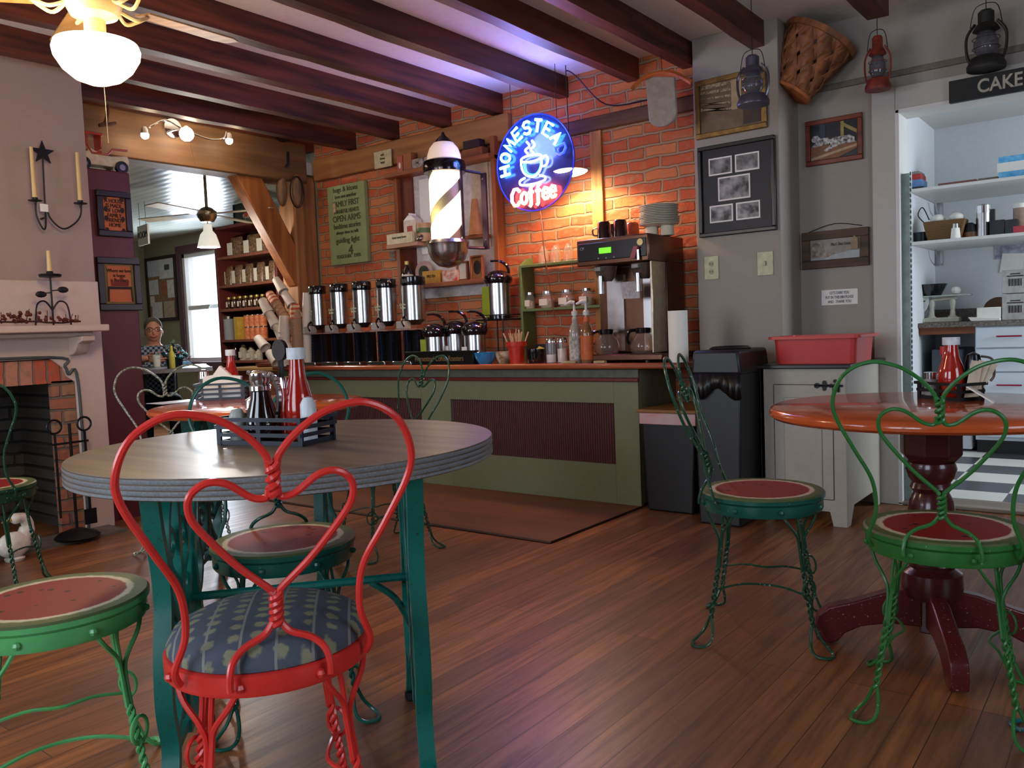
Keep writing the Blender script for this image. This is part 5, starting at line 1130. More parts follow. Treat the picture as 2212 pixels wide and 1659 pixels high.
def small_box(name, label, cat, px0, py0, px1, py1, Y, m, d=.05, txt=None, zb=None, group=None):
    c, wd, ht = bby(px0, py0, px1, py1, Y); z = zb if zb is not None else c[2]-ht/2
    t = thing(name, label, cat, (c[0], Y, z), 0, group); g = G(); g.box(-wd/2, wd/2, 0, d, 0, ht); g.make('body', m, t, bevel=.002)
    if txt: text(txt, ht*.3, 'lettering', m_ink, t, (0, -.001, ht*.55), sx=.7)
    return t, wd, ht
t, wd, ht = small_box('cream_card', 'square cream sign card on the timber left of the wall shelf', 'card', 808, 325, 845, 362, 4.375, mat('cream_card', 'C8B890', .6), .012)
for k in range(3): text(['wish', 'dream', 'enjoy'][k], ht*.2, 'lettering', m_olive, t, (0, -.0015, ht*(.75-.22*k)), sx=.8)
t, wd, ht = small_box('red_tin', 'small red tin at the left end of the top wall shelf', 'tin', 857, 325, 869, 361, 4.33, mat('red_tin', 'A83A2E', .4), .05, zb=zt0)
g = G(); g.ball((0, -.002, ht*.4), .018, (.6, .2, 1.3), 10); g.make('picture_oval', m_label, t)
small_box('wooden_block', 'orange wooden block next to the red tin on the top wall shelf', 'block', 870, 318, 888, 357, 4.33, m_shelfv, .06, zb=zt0)
small_box('word_block', 'left whitish word block on the top wall shelf', 'block', 889, 330, 913, 352, 4.33, mat('greyish_block', 'B0A098', .6, col2='6A5A50', scale=40), .05, 'LIVE', zb=zt0)
small_box('word_block', 'right whitish word block on the top wall shelf, half behind the barber pole', 'block', 915, 327, 940, 349, 4.33, MATS['greyish_block'], .05, 'LOVE', zb=zt0)
small_box('dark_box', 'small dark box at the right end of the top wall shelf', 'box', 1000, 308, 1035, 326, 4.33, mat('dark_brown_box', '2A1A1E', .5), .06, zb=zt0+.06)
small_box('wooden_block', 'brown block under the dark box on the top wall shelf', 'block', 998, 326, 1042, 345, 4.325, m_shelfv, .07, zb=zt0)
t, wd, ht = small_box('cream_sign', 'long cream lettered block on the middle wall shelf', 'block', 835, 500, 890, 523, 4.285, mat('cream_sign', 'D0C2A0', .5), .03, None, zb=zt1); text('home sweet home', ht*.35, 'lettering', m_olive, t, (0, -.0015, ht*.6), sx=.7)
t, wd, ht = small_box('milk_carton', 'white and red milk carton on the middle wall shelf', 'carton', 871, 452, 897, 502, 4.33, mat('white_carton', 'D8C8B8', .5), .07, zb=zt1)
g = G(); g.prism([(-wd/2, ht), (wd/2, ht), (wd*.1, ht+.035), (-wd*.1, ht+.035)], 0, .07, 'y'); g.box(-.004, .004, 0, .07, ht+.03, ht+.05); g.make('gable_top', m_paper, t); flat(t, 'logo_patch', mat('carton_red', 'A84038', .5), rect(-wd*.2, wd*.25, ht*.5, ht*.75), 0); flat(t, 'dark_patch', m_ink, rect(-wd*.2, wd*.25, ht*.2, ht*.45), 0)
t = thing('round_tin', 'tan and green round tin beside the milk carton', 'tin', (aty(915, 480, 4.36).x, 4.36, zt1)); g = G(); g.lathe([(0, 0), (.05, 0), (.05, .13), (0, .13)], 24); g.make('tin_body', mat('tan_tin', 'B89068', .4), t); g = G(); g.lathe([(.0505, .06), (.0505, .095)], 24, cap=False); g.make('green_band', mat('green_band', '4A6A3A', .5), t)
t = thing('pewter_ornament', 'small metallic ornament at the front of the middle wall shelf', 'ornament', (aty(905, 510, 4.30).x, 4.305, zt1)); g = G(); g.ball((0, 0, .02), .02, (1.4, .8, 1), 12); g.ball((.02, 0, .035), .012, n=8); g.make('figure', mat('pewter', '8A7E78', .3, metal=.9), t)
t = thing('dark_sauce_bottle', 'dark bottle with round red label on the lower wall shelf', 'bottle', (aty(880, 590, 4.34).x, 4.34, zt2)); g = G(); g.lathe([(0, 0), (.04, 0), (.042, .08), (.035, .11), (.015, .135), (.013, .155), (0, .155)], 20); g.make('bottle_body', m_dkglass, t); g = G(); g.lathe([(0, .15), (.016, .15), (.016, .175), (0, .175)], 12); g.make('cap', m_lidg, t); g = G(); g.lathe([(.0425, .012), (.0428, .012), (.0428, .078), (.0425, .078)], 20, cap=False); g.make('label', m_label, t); flat(t, 'red_oval', mat('label_red', 'B04A50', .6), [(.025*math.cos(a), .05+.017*math.sin(a)) for a in [k*PI/6 for k in range(12)]], -.043)
t = thing('oval_plate', 'round plate with a dark green centre propped on the lower wall shelf', 'plate', (aty(915, 555, 4.38).x, 4.39, zt2+.085)); g = G(); g.m = Matrix.Rotation(PI/2, 4, 'X'); g.lathe([(0, 0), (.06, 0), (.085, .012), (.085, .016), (0, .008)], 28); g.make('plate_body', mat('pinkish_plate_glaze', 'B89A90', .3), t); g = G(); g.m = Matrix.Rotation(PI/2, 4, 'X'); g.lathe([(0, .012), (.05, .012), (.05, .018), (0, .018)], 24); g.make('plate_centre', mat('dark_olive_glaze', '3A4030', .4), t)
small_box('mustard_box', 'mustard yellow box on the lower wall shelf', 'box', 912, 580, 950, 607, 4.315, mat('mustard_card', 'B8862A', .6), .05, 'SPICE TEA', zb=zt2)
t, wd, ht = small_box('red_white_tin', 'white tin with red pattern on the lower wall shelf', 'tin', 955, 580, 984, 605, 4.315, mat('cream_red_tin', 'D0C0B0', .4, col2='B03A30', scale=26), .06, zb=zt2)
c, wd, ht = bby(988, 560, 1012, 602, 4.36); t = wall_frame('framed_card', 'small orange and cream framed card on the lower wall shelf', 'picture', (c[0], 4.37, zt2+ht/2), 'y', wd, ht, .012, m_shelfv, m_label)
c, wd, ht = bby(1016, 548, 1042, 600, 4.34); t = wall_frame('framed_portrait', 'narrow dark oval portrait at the right of the lower wall shelf', 'picture', (c[0], 4.36, zt2+ht/2), 'y', wd, ht, .012, m_shelfv, mat('amber_print', '9A6A34', .5)); flat(t, 'dark_oval', m_ink, [(wd*.3*math.cos(a), ht*.3*math.sin(a)) for a in [k*PI/6 for k in range(12)]])
t = thing('wooden_cone', 'tan wooden cone ornament on the right of the wall shelf', 'ornament', (aty(1028, 505, 4.33).x, 4.33, zy(1028, 508, 4.33))); g = G(); g.lathe([(0, 0), (.05, 0), (.02, .24), (0, .24)], 16); g.make('cone', mat('tan_cone', 'A8784A', .6), t); g = G(); g.box(-.08, .08, -.03, .06, -.02, 0); g.make('ledge', m_shelfw, t)
t = thing('silver_ornament', 'small silver leaf ornament pinned left of the wall shelf', 'ornament', (aty(846, 552, 4.42).x, 4.43, zy(846, 552, 4.42))); g = G()
for k in range(3): g.box(-.03+.004*k, .03, -.006-.003*k, .01, -.035+k*.025, -.018+k*.025)
g.make('metal_leaves', m_steel, t)
t = thing('switch_plate', 'cream outlet plate on the brick left of the steel dispensers', 'outlet', (aty(657, 603, 4.40).x-.0, 4.40, zy(657, 603, 4.4))); g = G(); g.box(-.045, .045, -.02, .05, -.065, .065); g.make('plate', mat('cream_plastic', 'C8C2A0', .4), t, bevel=.003); g = G(); g.cyl((0, -.024, 0), (0, -.018, 0), .006, n=8); g.make('screw', m_blackm, t)
# straps and blocks on the corner post
t = thing('pulley_block', 'old wooden pulley blocks with iron straps on the corner post', 'pulley', (-5.37, 4.20, zy(645, 410, 4.2)), PI/4)
for s in (-1, 1): g = G(); g.ball((s*.06, -.05, 0), .055, (.8, .8, 2.3), 14); g.make('wood_block', wood('grey_brown_block', '8A6A4A', '5A4030', .7, 2), t)
g = G(); g.tube([(.06+.05*math.cos(k*PI/8), -.09, -.02+.12*math.sin(k*PI/8)) for k in range(16)], .006, 5, closed=True); g.tube([(-.12, -.06, .1), (0, -.04, .2), (.0, -.03, .3)], .012, 6); g.make('iron_strap', m_blackm, t)
for k, z in enumerate((.20, .12)): g = G(); g.tube([(.05*math.cos(q*PI/8)-.02, -.09, z+.22+.05*math.sin(q*PI/8)) for q in range(16)], .01, 5, closed=True); g.make('iron_ring', m_blackm, t) if k == 0 else None
# barber pole
BPY = 4.0; bx = aty(964, 450, BPY).x
def bz_(y): return zy(964, y, BPY)
zc_ = bz_(525)
t = thing('barber_pole', 'lit barber pole with white glass dome and steel bowl base', 'barber pole', (bx, BPY, zc_))
k_ = depth((bx, BPY, 1.6))/FPX; rc = 35*k_; zz = lambda y: bz_(y)-zc_
g = G(); g.lathe([(0, zz(524)), (rc, zz(524)), (rc, zz(372)), (0, zz(372))], 40); g.make('glass_cylinder', mat('lit_milky_cylinder', 'FFF0DC', .3, var=0, emit=1.9, ecol='FFDDB4'), t)
for ph, nm in ((0, 'stripe'), (PI, 'stripe')):
    g = G(); H_ = zz(372); n = 40; rows = []
    for i in range(n+1):
        a = ph-.5+i/n*1.52*PI; z = H_*i/n
        rows.append([g.pt(((rc+.0015)*math.cos(a+d), (rc+.0015)*math.sin(a+d), z)) for d in (-.42, -.21, 0, .21, .42)])
    for a, b in zip(rows, rows[1:]):
        for j in range(4): g.face((a[j], a[j+1], b[j+1], b[j]))
    g.make('stripe', mat('olive_grey_stripe', '8A8660', .4), t)
g = G(); g.lathe([(0, zz(372)-.004), (45*k_, zz(372)-.004), (47*k_, zz(362)), (44*k_, zz(349)), (36*k_, zz(345)), (0, zz(345))], 36); g.make('upper_collar', mat('dark_chrome', '3A3438', .15, metal=.9), t)
g = G(); g.lathe([(0, zz(346)), (37*k_, zz(346)), (36*k_, zz(335)), (31*k_, zz(320)), (22*k_, zz(308)), (0, zz(302))], 32); g.make('glass_dome', mat('warm_white_dome', 'F0DCC8', .25, var=0, emit=.25, ecol='FFD8B8'), t)
g = G(); g.lathe([(0, zz(311)), (23*k_, zz(311)), (15*k_, zz(300)), (5*k_, zz(291)), (3*k_, zz(285)), (0, zz(282))], 24); g.make('finial', m_capb, t)
g = G(); g.lathe([(0, zz(520)), (44*k_, zz(520)), (47*k_, zz(527)), (44*k_, zz(535)), (43*k_, zz(545)), (36*k_, zz(562)), (22*k_, zz(575)), (0, zz(580))], 36); g.make('steel_bowl', m_steel, t)
sx_ = aty(1050, 450, 4.22).x-bx
g = G(); g.box(sx_-.02, sx_+.02, .20, .215, zz(540), zz(372)); g.tube([(0, .0, zz(360)), (sx_*.9, .2, zz(372))], .01, 6); g.tube([(0, 0, zz(533)), (sx_*.9, .2, zz(537))], .01, 6)
g.tube([(rc*1.15, .02, zz(372)), (rc*1.15, .02, zz(525))], .009, 6); g.make('bracket', mat('purple_black_iron', '3A2C38', .35, metal=.5), t)
for y in (385, 520): g = G(); g.ball((sx_, .197, zz(y)), .008, n=8); g.make('screw', m_steel, t)
point('barber_pole_glow', (bx, BPY-.16, zc_+.15), 2.5, (1, .72, .45), .06)
# neon sign
NY = 4.18; nc = aty(1156, 352, NY); nr = .288
t = thing('neon_sign', 'round blue and red neon sign with a steaming coffee cup', 'neon sign', (nc.x, NY, nc.z))
g = G(); g.m = Matrix.Rotation(PI/2, 4, 'X'); g.lathe([(0, -.004), (nr, -.004), (nr, .004), (0, .004)], 64); g.make('backing_disc', mat('smoky_blue_acrylic', '26285A', .25, coat=.4), t)
m_nb = mat('blue_neon', '60C0FF', .3, var=0, emit=20, ecol='4AA8FF'); m_nr = mat('red_neon', 'FF6040', .3, var=0, emit=26, ecol='FF5238'); m_nw = mat('white_neon', 'C8E8FF', .3, var=0, emit=14, ecol='B8DCFF'); m_ng = mat('green_neon', '30C070', .3, var=0, emit=1.4, ecol='20B060')
g = G(); g.tube([(nr*math.cos(k*PI/32), -.01, nr*math.sin(k*PI/32)) for k in range(64)], .004, 6, closed=True); g.make('rim', mat('blue_rim', '2030A0', .2, emit=.6, ecol='2038FF'), t)
ST = {'H': [[(0, 0), (0, 1)], [(1, 0), (1, 1)], [(0, .5), (1, .5)]], 'O': [[(.5+.5*math.cos(k*PI/6), .5+.5*math.sin(k*PI/6)) for k in range(13)]], 'M': [[(0, 0), (.1, 1), (.5, .35), (.9, 1), (1, 0)]], 'E': [[(1, 1), (0, 1), (0, 0), (1, 0)], [(0, .5), (.8, .5)]],
      'S': [[(1, .85), (.7, 1), (.25, 1), (0, .78), (.2, .55), (.8, .45), (1, .22), (.75, 0), (.3, 0), (0, .15)]], 'T': [[(0, 1), (1, 1)], [(.5, 1), (.5, 0)]], 'A': [[(0, 0), (.5, 1), (1, 0)], [(.25, .4), (.75, .4)]], 'D': [[(0, 0), (0, 1), (.55, 1), (1, .7), (1, .3), (.55, 0), (0, 0)]],
      'C': [[(1, .8), (.7, 1), (.3, 1), (0, .7), (0, .3), (.3, 0), (.7, 0), (1, .2)]], 'o': [[(.5+.5*math.cos(k*PI/6), .33+.33*math.sin(k*PI/6)) for k in range(13)]], 'f': [[(.9, .95), (.65, 1), (.45, .8), (.45, -.15), (.2, -.25)], [(.1, .6), (.85, .6)]], 'e': [[(.05, .35), (.95, .35), (.8, .62), (.45, .68), (.1, .5), (.05, .2), (.35, 0), (.75, .02), (.95, .15)]]}
word = 'HOMESTEAD'
for k, ch in enumerate(word):
    a = R(186-k*21.8); ux, uz = math.cos(a), math.sin(a); tx, tz = uz, -ux; r0 = .178; h = .072; w_ = .05
    g = G()
    for s in ST[ch]:
        g.tube([(ux*(r0+v*h)+tx*(u-.5)*w_, -.028, uz*(r0+v*h)+tz*(u-.5)*w_) for u, v in s], .0088, 6)
    g.make('letter', m_nb if ch != 'D' else mat('dim_blue_neon', '4A6AD0', .3, emit=1.5, ecol='3050FF'), t)
x = -.165
for k, ch in enumerate('Coffee'):
    w_ = .062 if ch == 'C' else .045; h = .098 if ch in 'C' else .10; g = G()
    for s in ST[ch]:
        g.tube([(x+u*w_, -.03, -.245+v*h+(x+u*w_+.16)*.06) for u, v in s], .0112, 6)
    g.make('letter', m_nr, t); x += w_+.009
g = G()
cupp = [(-.085, .02), (-.08, -.03), (-.05, -.07), (0, -.085), (.04, -.07), (.065, -.03), (.07, .02)]
g.tube(spline([(u, -.028, v) for u, v in cupp], 4), .0065, 6); g.tube([(-.008+.078*math.cos(k*PI/10), -.028, .025+.02*math.sin(k*PI/10)) for k in range(20)], .0065, 6, closed=True)
g.tube(spline([(u, -.028, v) for u, v in ((.07, .01), (.10, .025), (.115, 0), (.10, -.03), (.06, -.035))], 4), .006, 6)
g.tube(spline([(u, -.028, v) for u, v in ((-.06, -.085), (-.10, -.10), (-.09, -.125), (0, -.13), (.08, -.12), (.09, -.10), (.05, -.085))], 4), .0065, 6)
g.make('cup_outline', m_nw, t)
g = G()
for d in (-.03, .01): g.tube(spline([(d, -.028, .055), (d-.02, -.028, .08), (d+.012, -.028, .10), (d-.008, -.028, .13)], 4), .0065, 6)
g.make('steam', m_nw, t)
g = G(); g.tube(spline([(u*.8, -.02, v*.8-.005) for u, v in cupp], 4), .006, 6); g.make('cup_inner', m_ng, t)
zN = ZC-nc.z
g = G()
for s in (-1, 1): g.tube([(s*.17, 0, .235), (s*.17, 0, zN)], .002, 5)
g.make('hanging_chain', m_blackm, t)
g = G(); g.tube([(.02, .004, -nr), (.03, .02, -.55), (.035, .1, -.95)], .0035, 5); g.make('power_cord', mat('red_brown_cord', '8A4A38', .5), t)
point('neon_blue_glow', (nc.x, NY-.12, nc.z+.12), 13.0, (.16, .26, 1.0), .10)
point('neon_red_glow', (nc.x, NY-.12, nc.z-.17), 3.0, (1, .12, .10), .08)
point('neon_violet_back_glow', (nc.x+.02, NY+.10, nc.z+.24), 1.4, (.3, .2, 1.0), .08)
# pendant spotlight
pd = aty(1232, 370, 4.25)
t = thing('pendant_lamp', 'small bright pendant lamp hanging right in front of the neon sign', 'lamp', (pd.x, pd.y, pd.z))
g = G(); g.lathe([(.098, -.006), (.105, 0), (.092, .005), (.06, .009), (.025, .014), (.014, .045), (0, .047)], 32, cap=False); g.make('lamp_shade', mat('pale_enamel_shade', 'E8E0D0', .35, emit=1.2, ecol='FFDCA8'), t)
g = G(); g.lathe([(0, -.028), (.05, -.025), (.085, -.014), (.103, -.002), (0, .0)], 28); g.make('bulb', mat('bright_bulb', 'FFF4E0', .4, var=0, emit=32, ecol='FFF0D4'), t)
hk = aty(1222, 152, pd.y+.0); g = G(); g.tube([(0, 0, .055), (hk.x-pd.x, 0, ZC-pd.z)], .003, 5); g.make('cord', m_blackm, t)
spot('pendant_beam', (pd.x, pd.y, pd.z-.02), (pd.x+.06, pd.y+.10, CZ), 70, (1, .62, .30), 150, .35, .05)
t = thing('electric_cord', 'blue-black cord sagging from the ceiling hook towards the curved wooden bar', 'cord', (hk.x, pd.y, ZC-.03)); q = aty(1300, 222, 4.3); q2 = aty(1390, 212, 4.4)
g = G(); g.tube(spline([(0, 0, 0), (.06, .01, -.04), (q.x-hk.x, .1, q.z-ZC+.03), (q2.x-hk.x, .2, q2.z-ZC+.03)], 6), .004, 5); g.make('cable', mat('blue_black_cord', '1C1C3A', .4), t)
# curved bar with grey board
yc = aty(1430, 175, 4.12); t = thing('wooden_yoke', 'curved orange wooden bar hanging from the ceiling, with a grey rounded board', 'yoke', (yc.x, 4.12, yc.z))
def YL(x, y): p = aty(x, y, 4.12); return (p.x-yc.x, 0, p.z-yc.z)
g = G(); g.tube(spline([YL(1365, 192), YL(1385, 172), YL(1410, 160), YL(1437, 156), YL(1465, 162), YL(1494, 178)], 6), .013, 4); g.make('curved_bar', wood('bent_orange_wood', 'B8642E', '8A4420', .5, 0), t)
a, b, c, d = YL(1390, 163), YL(1453, 165), YL(1458, 245), YL(1398, 245); e = YL(1430, 264)
g = G(); mid = (c[0]+d[0])/2; rr = (c[0]-d[0])/2
g.prism([(a[0], a[2]), (b[0], b[2])]+[(mid+rr*math.cos(-k*PI/10), c[2]+.01+rr*.75*math.sin(-k*PI/10)) for k in range(11)], .015, .035, 'y'); g.make('grey_board', mat('grey_board', '9A8E84', .4), t, bevel=.003)
g = G(); g.tube([(0, .0, .04), (0, .0, ZC-yc.z)], .002, 5); g.make('hanging_wire', m_blackm, t)

# ------------------------------------------------------------------ grey walls: pictures, plates
def photo(t, u0, u1, v0, v1, seed, border=.008, y=-.012):
    flat(t, 'photo_border', m_paper, rect(u0, u1, v0, v1), y)
    m_ = mat('grey_photo_%d' % seed, 'A0A0A0', .5, col2='262626', scale=14+seed*3)
    flat(t, 'photo_print', m_, rect(u0+border, u1-border, v0+border, v1-border), y-.0015)
c, wd, ht = bby(1504, 161, 1658, 290, YW1-.002); t = wall_frame('framed_photograph', 'gold-framed sepia photograph of a store interior above the black collage frame', 'picture', (c[0], YW1, c[2]), 'y', wd, ht, .028, m_gold, mat('sepia_backing', '6A543A', .4, coat=.6))
m_sep = mat('sepia_light', 'A8906A', .5); m_sepd = mat('sepia_dark', '3A2A1C', .5)
for r_ in range(5):
    z = ht*.34-r_*ht*.11; flat(t, 'store_shelf_goods', mat('sepia_goods', 'B09874', .5, col2='4A3624', scale=90), [(-wd*.42, z+.010*r_), (wd*.02, z-.0), (wd*.02, z+ht*.05), (-wd*.42, z+ht*.07)], -.0125)
flat(t, 'store_aisle', MATS['sepia_backing'], [(-wd*.42, -ht*.42), (wd*.42, -ht*.42), (wd*.42, -ht*.2), (wd*.1, -ht*.05), (-wd*.42, -ht*.25)], -.0125); flat(t, 'pillar', m_sep, rect(wd*.02, wd*.16, -ht*.1, ht*.4), -.013); flat(t, 'dark_doorway', m_sepd, rect(wd*.18, wd*.42, -ht*.38, ht*.1), -.0132)
c, wd, ht = bby(1512, 306, 1678, 506, YW1-.002); t = wall_frame('framed_photograph', 'large black-framed collage of five small black-and-white photographs', 'picture', (c[0], YW1, c[2]), 'y', wd, ht, .022, m_black, mat('navy_mat_board', '10131E', .5), th=.03)
for k, (u0, u1, v0, v1) in enumerate(((-.36, -.05, .17, .36), (-.01, .30, .17, .36), (-.24, .18, -.12, .14), (-.36, -.05, -.35, -.16), (-.01, .30, -.35, -.16))): photo(t, u0*wd, u1*wd, v0*ht, v1*ht, k, y=-.0145)
c, wd, ht = bby(1742, 254, 1865, 353, YW2-.002); t = wall_frame('framed_photograph', 'red-brown framed photograph of two dalmatians lying down', 'picture', (c[0], YW2, c[2]), 'y', wd, ht, .026, wood('red_brown_frame', '7A3420', '5A2414', .35, 0), mat('dark_blue_shadow', '1A1C26', .3, coat=.5))
iw, ih = wd-.052, ht-.052
def F(name, m, pts, l=0): flat(t, name, m, [(u*iw, v*ih) for u, v in pts], -.0125-.0012*l)
F('ledge', mat('brown_ledge', '8A5A3A', .6), [(-.49, -.49), (.1, -.49), (.49, -.3), (.49, -.12), (.1, -.1), (-.49, -.1)], 1); F('pale_ledge', mat('pale_ledge', 'B89A7A', .6), [(-.49, -.42), (.49, -.18), (.49, -.25), (-.49, -.49)], 2)
F('post', mat('yellow_post', 'A08A50', .6), [(.15, .49), (.22, .49), (.22, 0), (.15, 0)], 1); F('post_brace', MATS['yellow_post'], [(.2, .35), (.49, .1), (.49, .2), (.22, .44)], 2); F('blue_post', mat('dusk_blue', '3A4258', .6), [(-.3, .49), (-.18, .49), (-.18, .1), (-.3, .1)], 1)
m_dog = mat('spotted_coat', 'D8D4D0', .6, col2='3A3436', scale=70)
F('dog', m_dog, [(-.48, .12), (-.42, .2), (-.34, .2), (-.28, .1), (-.12, .1), (-.06, .02), (-.1, -.08), (-.42, -.12), (-.48, -.1), (-.38, 0), (-.46, .04)], 3)
F('dog', m_dog, [(-.1, .02), (.02, .08), (.35, .08), (.44, .0), (.46, -.14), (.2, -.14), (0, -.2), (-.15, -.28), (-.22, -.26), (-.06, -.12)], 4)
c, wd, ht = bby(1734, 497, 1879, 578, YW2-.002); t = wall_frame('framed_picture', 'rustic brown wooden frame with a hunting dog print and hanging tag', 'picture', (c[0], YW2, c[2]), 'y', wd, ht, .045, wood('barn_wood_frame', '5E4838', '3E2E24', .7, 0), mat('grey_beige_print', '9A928A', .6))
iw, ih = wd-.09, ht-.09
F('snow', mat('pale_snow', 'A8ACAC', .6), [(-.49, -.49), (.49, -.49), (.49, -.05), (-.1, -.3), (-.49, -.42)], 1); F('dog', mat('brown_dog', '6A5A50', .6, col2='B0A090', scale=40), [(-.48, -.3), (-.45, .35), (-.35, .45), (-.24, .3), (-.22, -.05), (0, -.2), (-.15, -.38), (-.3, -.4)], 2)
text("Man's Best Friend", ih*.22, 'lettering', mat('grey_letters', '5A5450', .6), t, (iw*.12, -.0145, ih*.22), sx=.62, shear=.3)
g = G(); g.prism([(iw*.34, -ih*.1), (iw*.47, -ih*.1), (iw*.47, ih*.4), (iw*.405, ih*.55), (iw*.34, ih*.4)], -.032, -.028, 'y'); g.make('brown_tag', mat('tan_tag', '9A8468', .7), t)
g = G(); g.tube(spline([(-wd*.4, -.01, ht/2), (0, -.008, ht/2+.035), (wd*.4, -.01, ht/2+.01)], 5), .002, 5); g.make('hanging_wire', m_blackm, t)
c, wd, ht = bby(1775, 625, 1853, 658, YW2-.002); t = thing('paper_note', 'handwritten white paper note taped to the wall above the white cabinet', 'note', (c[0], YW2-.002, c[2])); g = G(); g.box(-wd/2, wd/2, -.002, .001, -ht/2, ht/2); g.make('sheet', m_paper, t)
for k, s in enumerate(("LET'S DARE YOU", 'PUT IN THIS BIN PLEASE', 'AND   THANK YOU')): text(s, ht*.27, 'handwriting', mat('grey_pen', '6A6A78', .7), t, (0, -.003, ht*(.28-.29*k)), sx=.62)
m_ivory = mat('ivory_plastic', 'C2BC98', .4)
for nm, lab, cat, q, sw in (('outlet_plate', 'ivory electrical outlet on the grey wall below the collage', 'outlet', (1522, 553, 1553, 604), 0), ('switch_plate', 'ivory light switch to the right of the outlet', 'switch', (1636, 543, 1671, 595), 1)):
    c, wd, ht = bby(*q, YW1-.002); t = thing(nm, lab, cat, (c[0], YW1, c[2])); g = G(); g.box(-wd/2, wd/2, -.007, 0, -ht/2, ht/2); g.make('plate', m_ivory, t, bevel=.003)
    if sw: g = G(); g.box(-.006, .006, -.02, -.006, -.012, .012); g.make('toggle', m_ivory, t, bevel=.002)
    else:
        for s in (-1, 1): g = G(); g.lathe([(0, 0), (.016, 0), (.016, .003), (0, .003)], 16); o = g.make('socket', mat('ivory_socket', 'A8A282', .4), t); o.rotation_euler = (PI/2, 0, 0); o.location = (0, -.006, s*.022); g = G(); g.box(-.008, -.005, -.0105, -.008, s*.022-.005, s*.022+.006); g.box(.005, .008, -.0105, -.008, s*.022-.005, s*.022+.006); g.make('slots', m_ink, t)
# ------------------------------------------------------------------ hanging lanterns and basket
def lantern(label, px, py0, py1, Y, m_body, m_gl, wpx, hang=True):
    a = aty(px, py0, Y); b = aty(px, py1, Y); H_ = a.z-b.z; t = thing('lantern', label, 'lantern', (a.x, Y, b.z)); r_ = wpx/2*depth(a)/FPX
    g = G(); g.lathe([(0, 0), (r_, 0), (r_*1.02, H_*.06), (r_*.8, H_*.2), (r_*.45, H_*.24), (0, H_*.24)], 24); g.make('oil_tank', m_body, t)
    g = G(); g.lathe([(r_*.45, H_*.24), (r_*.62, H_*.33), (r_*.66, H_*.45), (r_*.45, H_*.60), (r_*.38, H_*.64)], 24, cap=False); g.make('glass_globe', m_gl, t)
    g = G(); g.lathe([(r_*.5, H_*.63), (r_*.7, H_*.66), (r_*.55, H_*.74), (r_*.42, H_*.78), (r_*.42, H_*.96), (r_*.3, H_), (0, H_)], 24); g.make('chimney_cap', m_body, t)
    g = G()
    for s in (-1, 1): g.tube(spline([(s*r_*.75, 0, H_*.1), (s*r_*.98, 0, H_*.3), (s*r_*.98, 0, H_*.6), (s*r_*.55, 0, H_*.80)], 5), r_*.09, 6)
    for z in (.36, .52): g.tube([(r_*.70*math.cos(k*PI/8), r_*.70*math.sin(k*PI/8), H_*z) for k in range(16)], .002, 4, closed=True)
    g.make('side_tubes', m_body, t)
    g = G(); g.tube([(0, 0, H_), (0, 0, 2.575-b.z)], .002, 5); g.tube(spline([(-r_*.8, 0, H_*.75), (-r_*.5, 0, H_*1.08), (r_*.5, 0, H_*1.08), (r_*.8, 0, H_*.75)], 5), .002, 5); g.make('bail_handle', m_blackm, t)
    return t
m_lg = glass('lantern_glass', 'A8A8B0', .03, .14)
lantern('silver-grey lantern hanging in front of the gold-framed photograph', 1625, 120, 228, 3.90, mat('tarnished_silver', '6A6878', .3, metal=.7), m_lg, 68)
lantern('rusty red lantern hanging between the basket and the CAKE sign', 1895, 78, 195, 4.50, mat('rusty_red_tin', '8A3426', .5, var=.25), m_lg, 52)
lantern('dark wire-caged lantern standing above the CAKE sign', 2130, 22, 150, 4.55, mat('dark_tin', '2E2C28', .5, metal=.4), m_lg, 76)
# basket
bc = atd(1704, 200, 4.43); be = atd(1772, 84, 4.37); ax = (be-bc); BL = ax.length; ax.normalize()
t = thing('woven_basket', 'large woven splint basket hanging tilted from the beam corner', 'basket', bc); t.rotation_mode = 'QUATERNION'; t.rotation_quaternion = ax.to_track_quat('Z', 'Y')
m_spl = wood('orange_brown_splint', '9A5E38', '6E4228', .6, 2, 8); rN, rW = .115, .19
def cone(a, f, off=0): r_ = rN+(rW-rN)*f+off; return (r_*math.cos(a), r_*math.sin(a), BL*f)
g = G()
for fam in (-1, 1):
    for k in range(10):
        a0 = k*2*PI/10; rows = []
        for i in range(17):
            f = i/16; aw = .245; a = a0+fam*f*1.25; off = .003*math.sin(i*PI/1.6+k)*fam
            rows.append([g.pt(cone(a-aw, f, off)), g.pt(cone(a+aw, f, off))])
        for p, q in zip(rows, rows[1:]): g.face((p[0], p[1], q[1], q[0]))
o = g.make('splints', m_spl, t); md = o.modifiers.new('thickness', 'SOLIDIFY'); md.thickness = .004
g = G(); g.lathe([(rW-.006, BL-.02), (rW+.008, BL-.02), (rW+.010, BL+.01), (rW-.006, BL+.01)], 32, cap=False); g.make('rim', m_spl, t)
g = G(); g.lathe([(0, -.004), (rN+.006, -.004), (rN+.008, .012), (0, .012)], 32); g.make('base_board', wood('bright_orange_base', 'B86A30', '8A4A22', .6, 0), t)
g = G(); g.tube([(rW*.8, 0, BL), (rW*.5, 0, BL+.06)], .003, 5); g.make('hanging_cord', m_blackm, t)
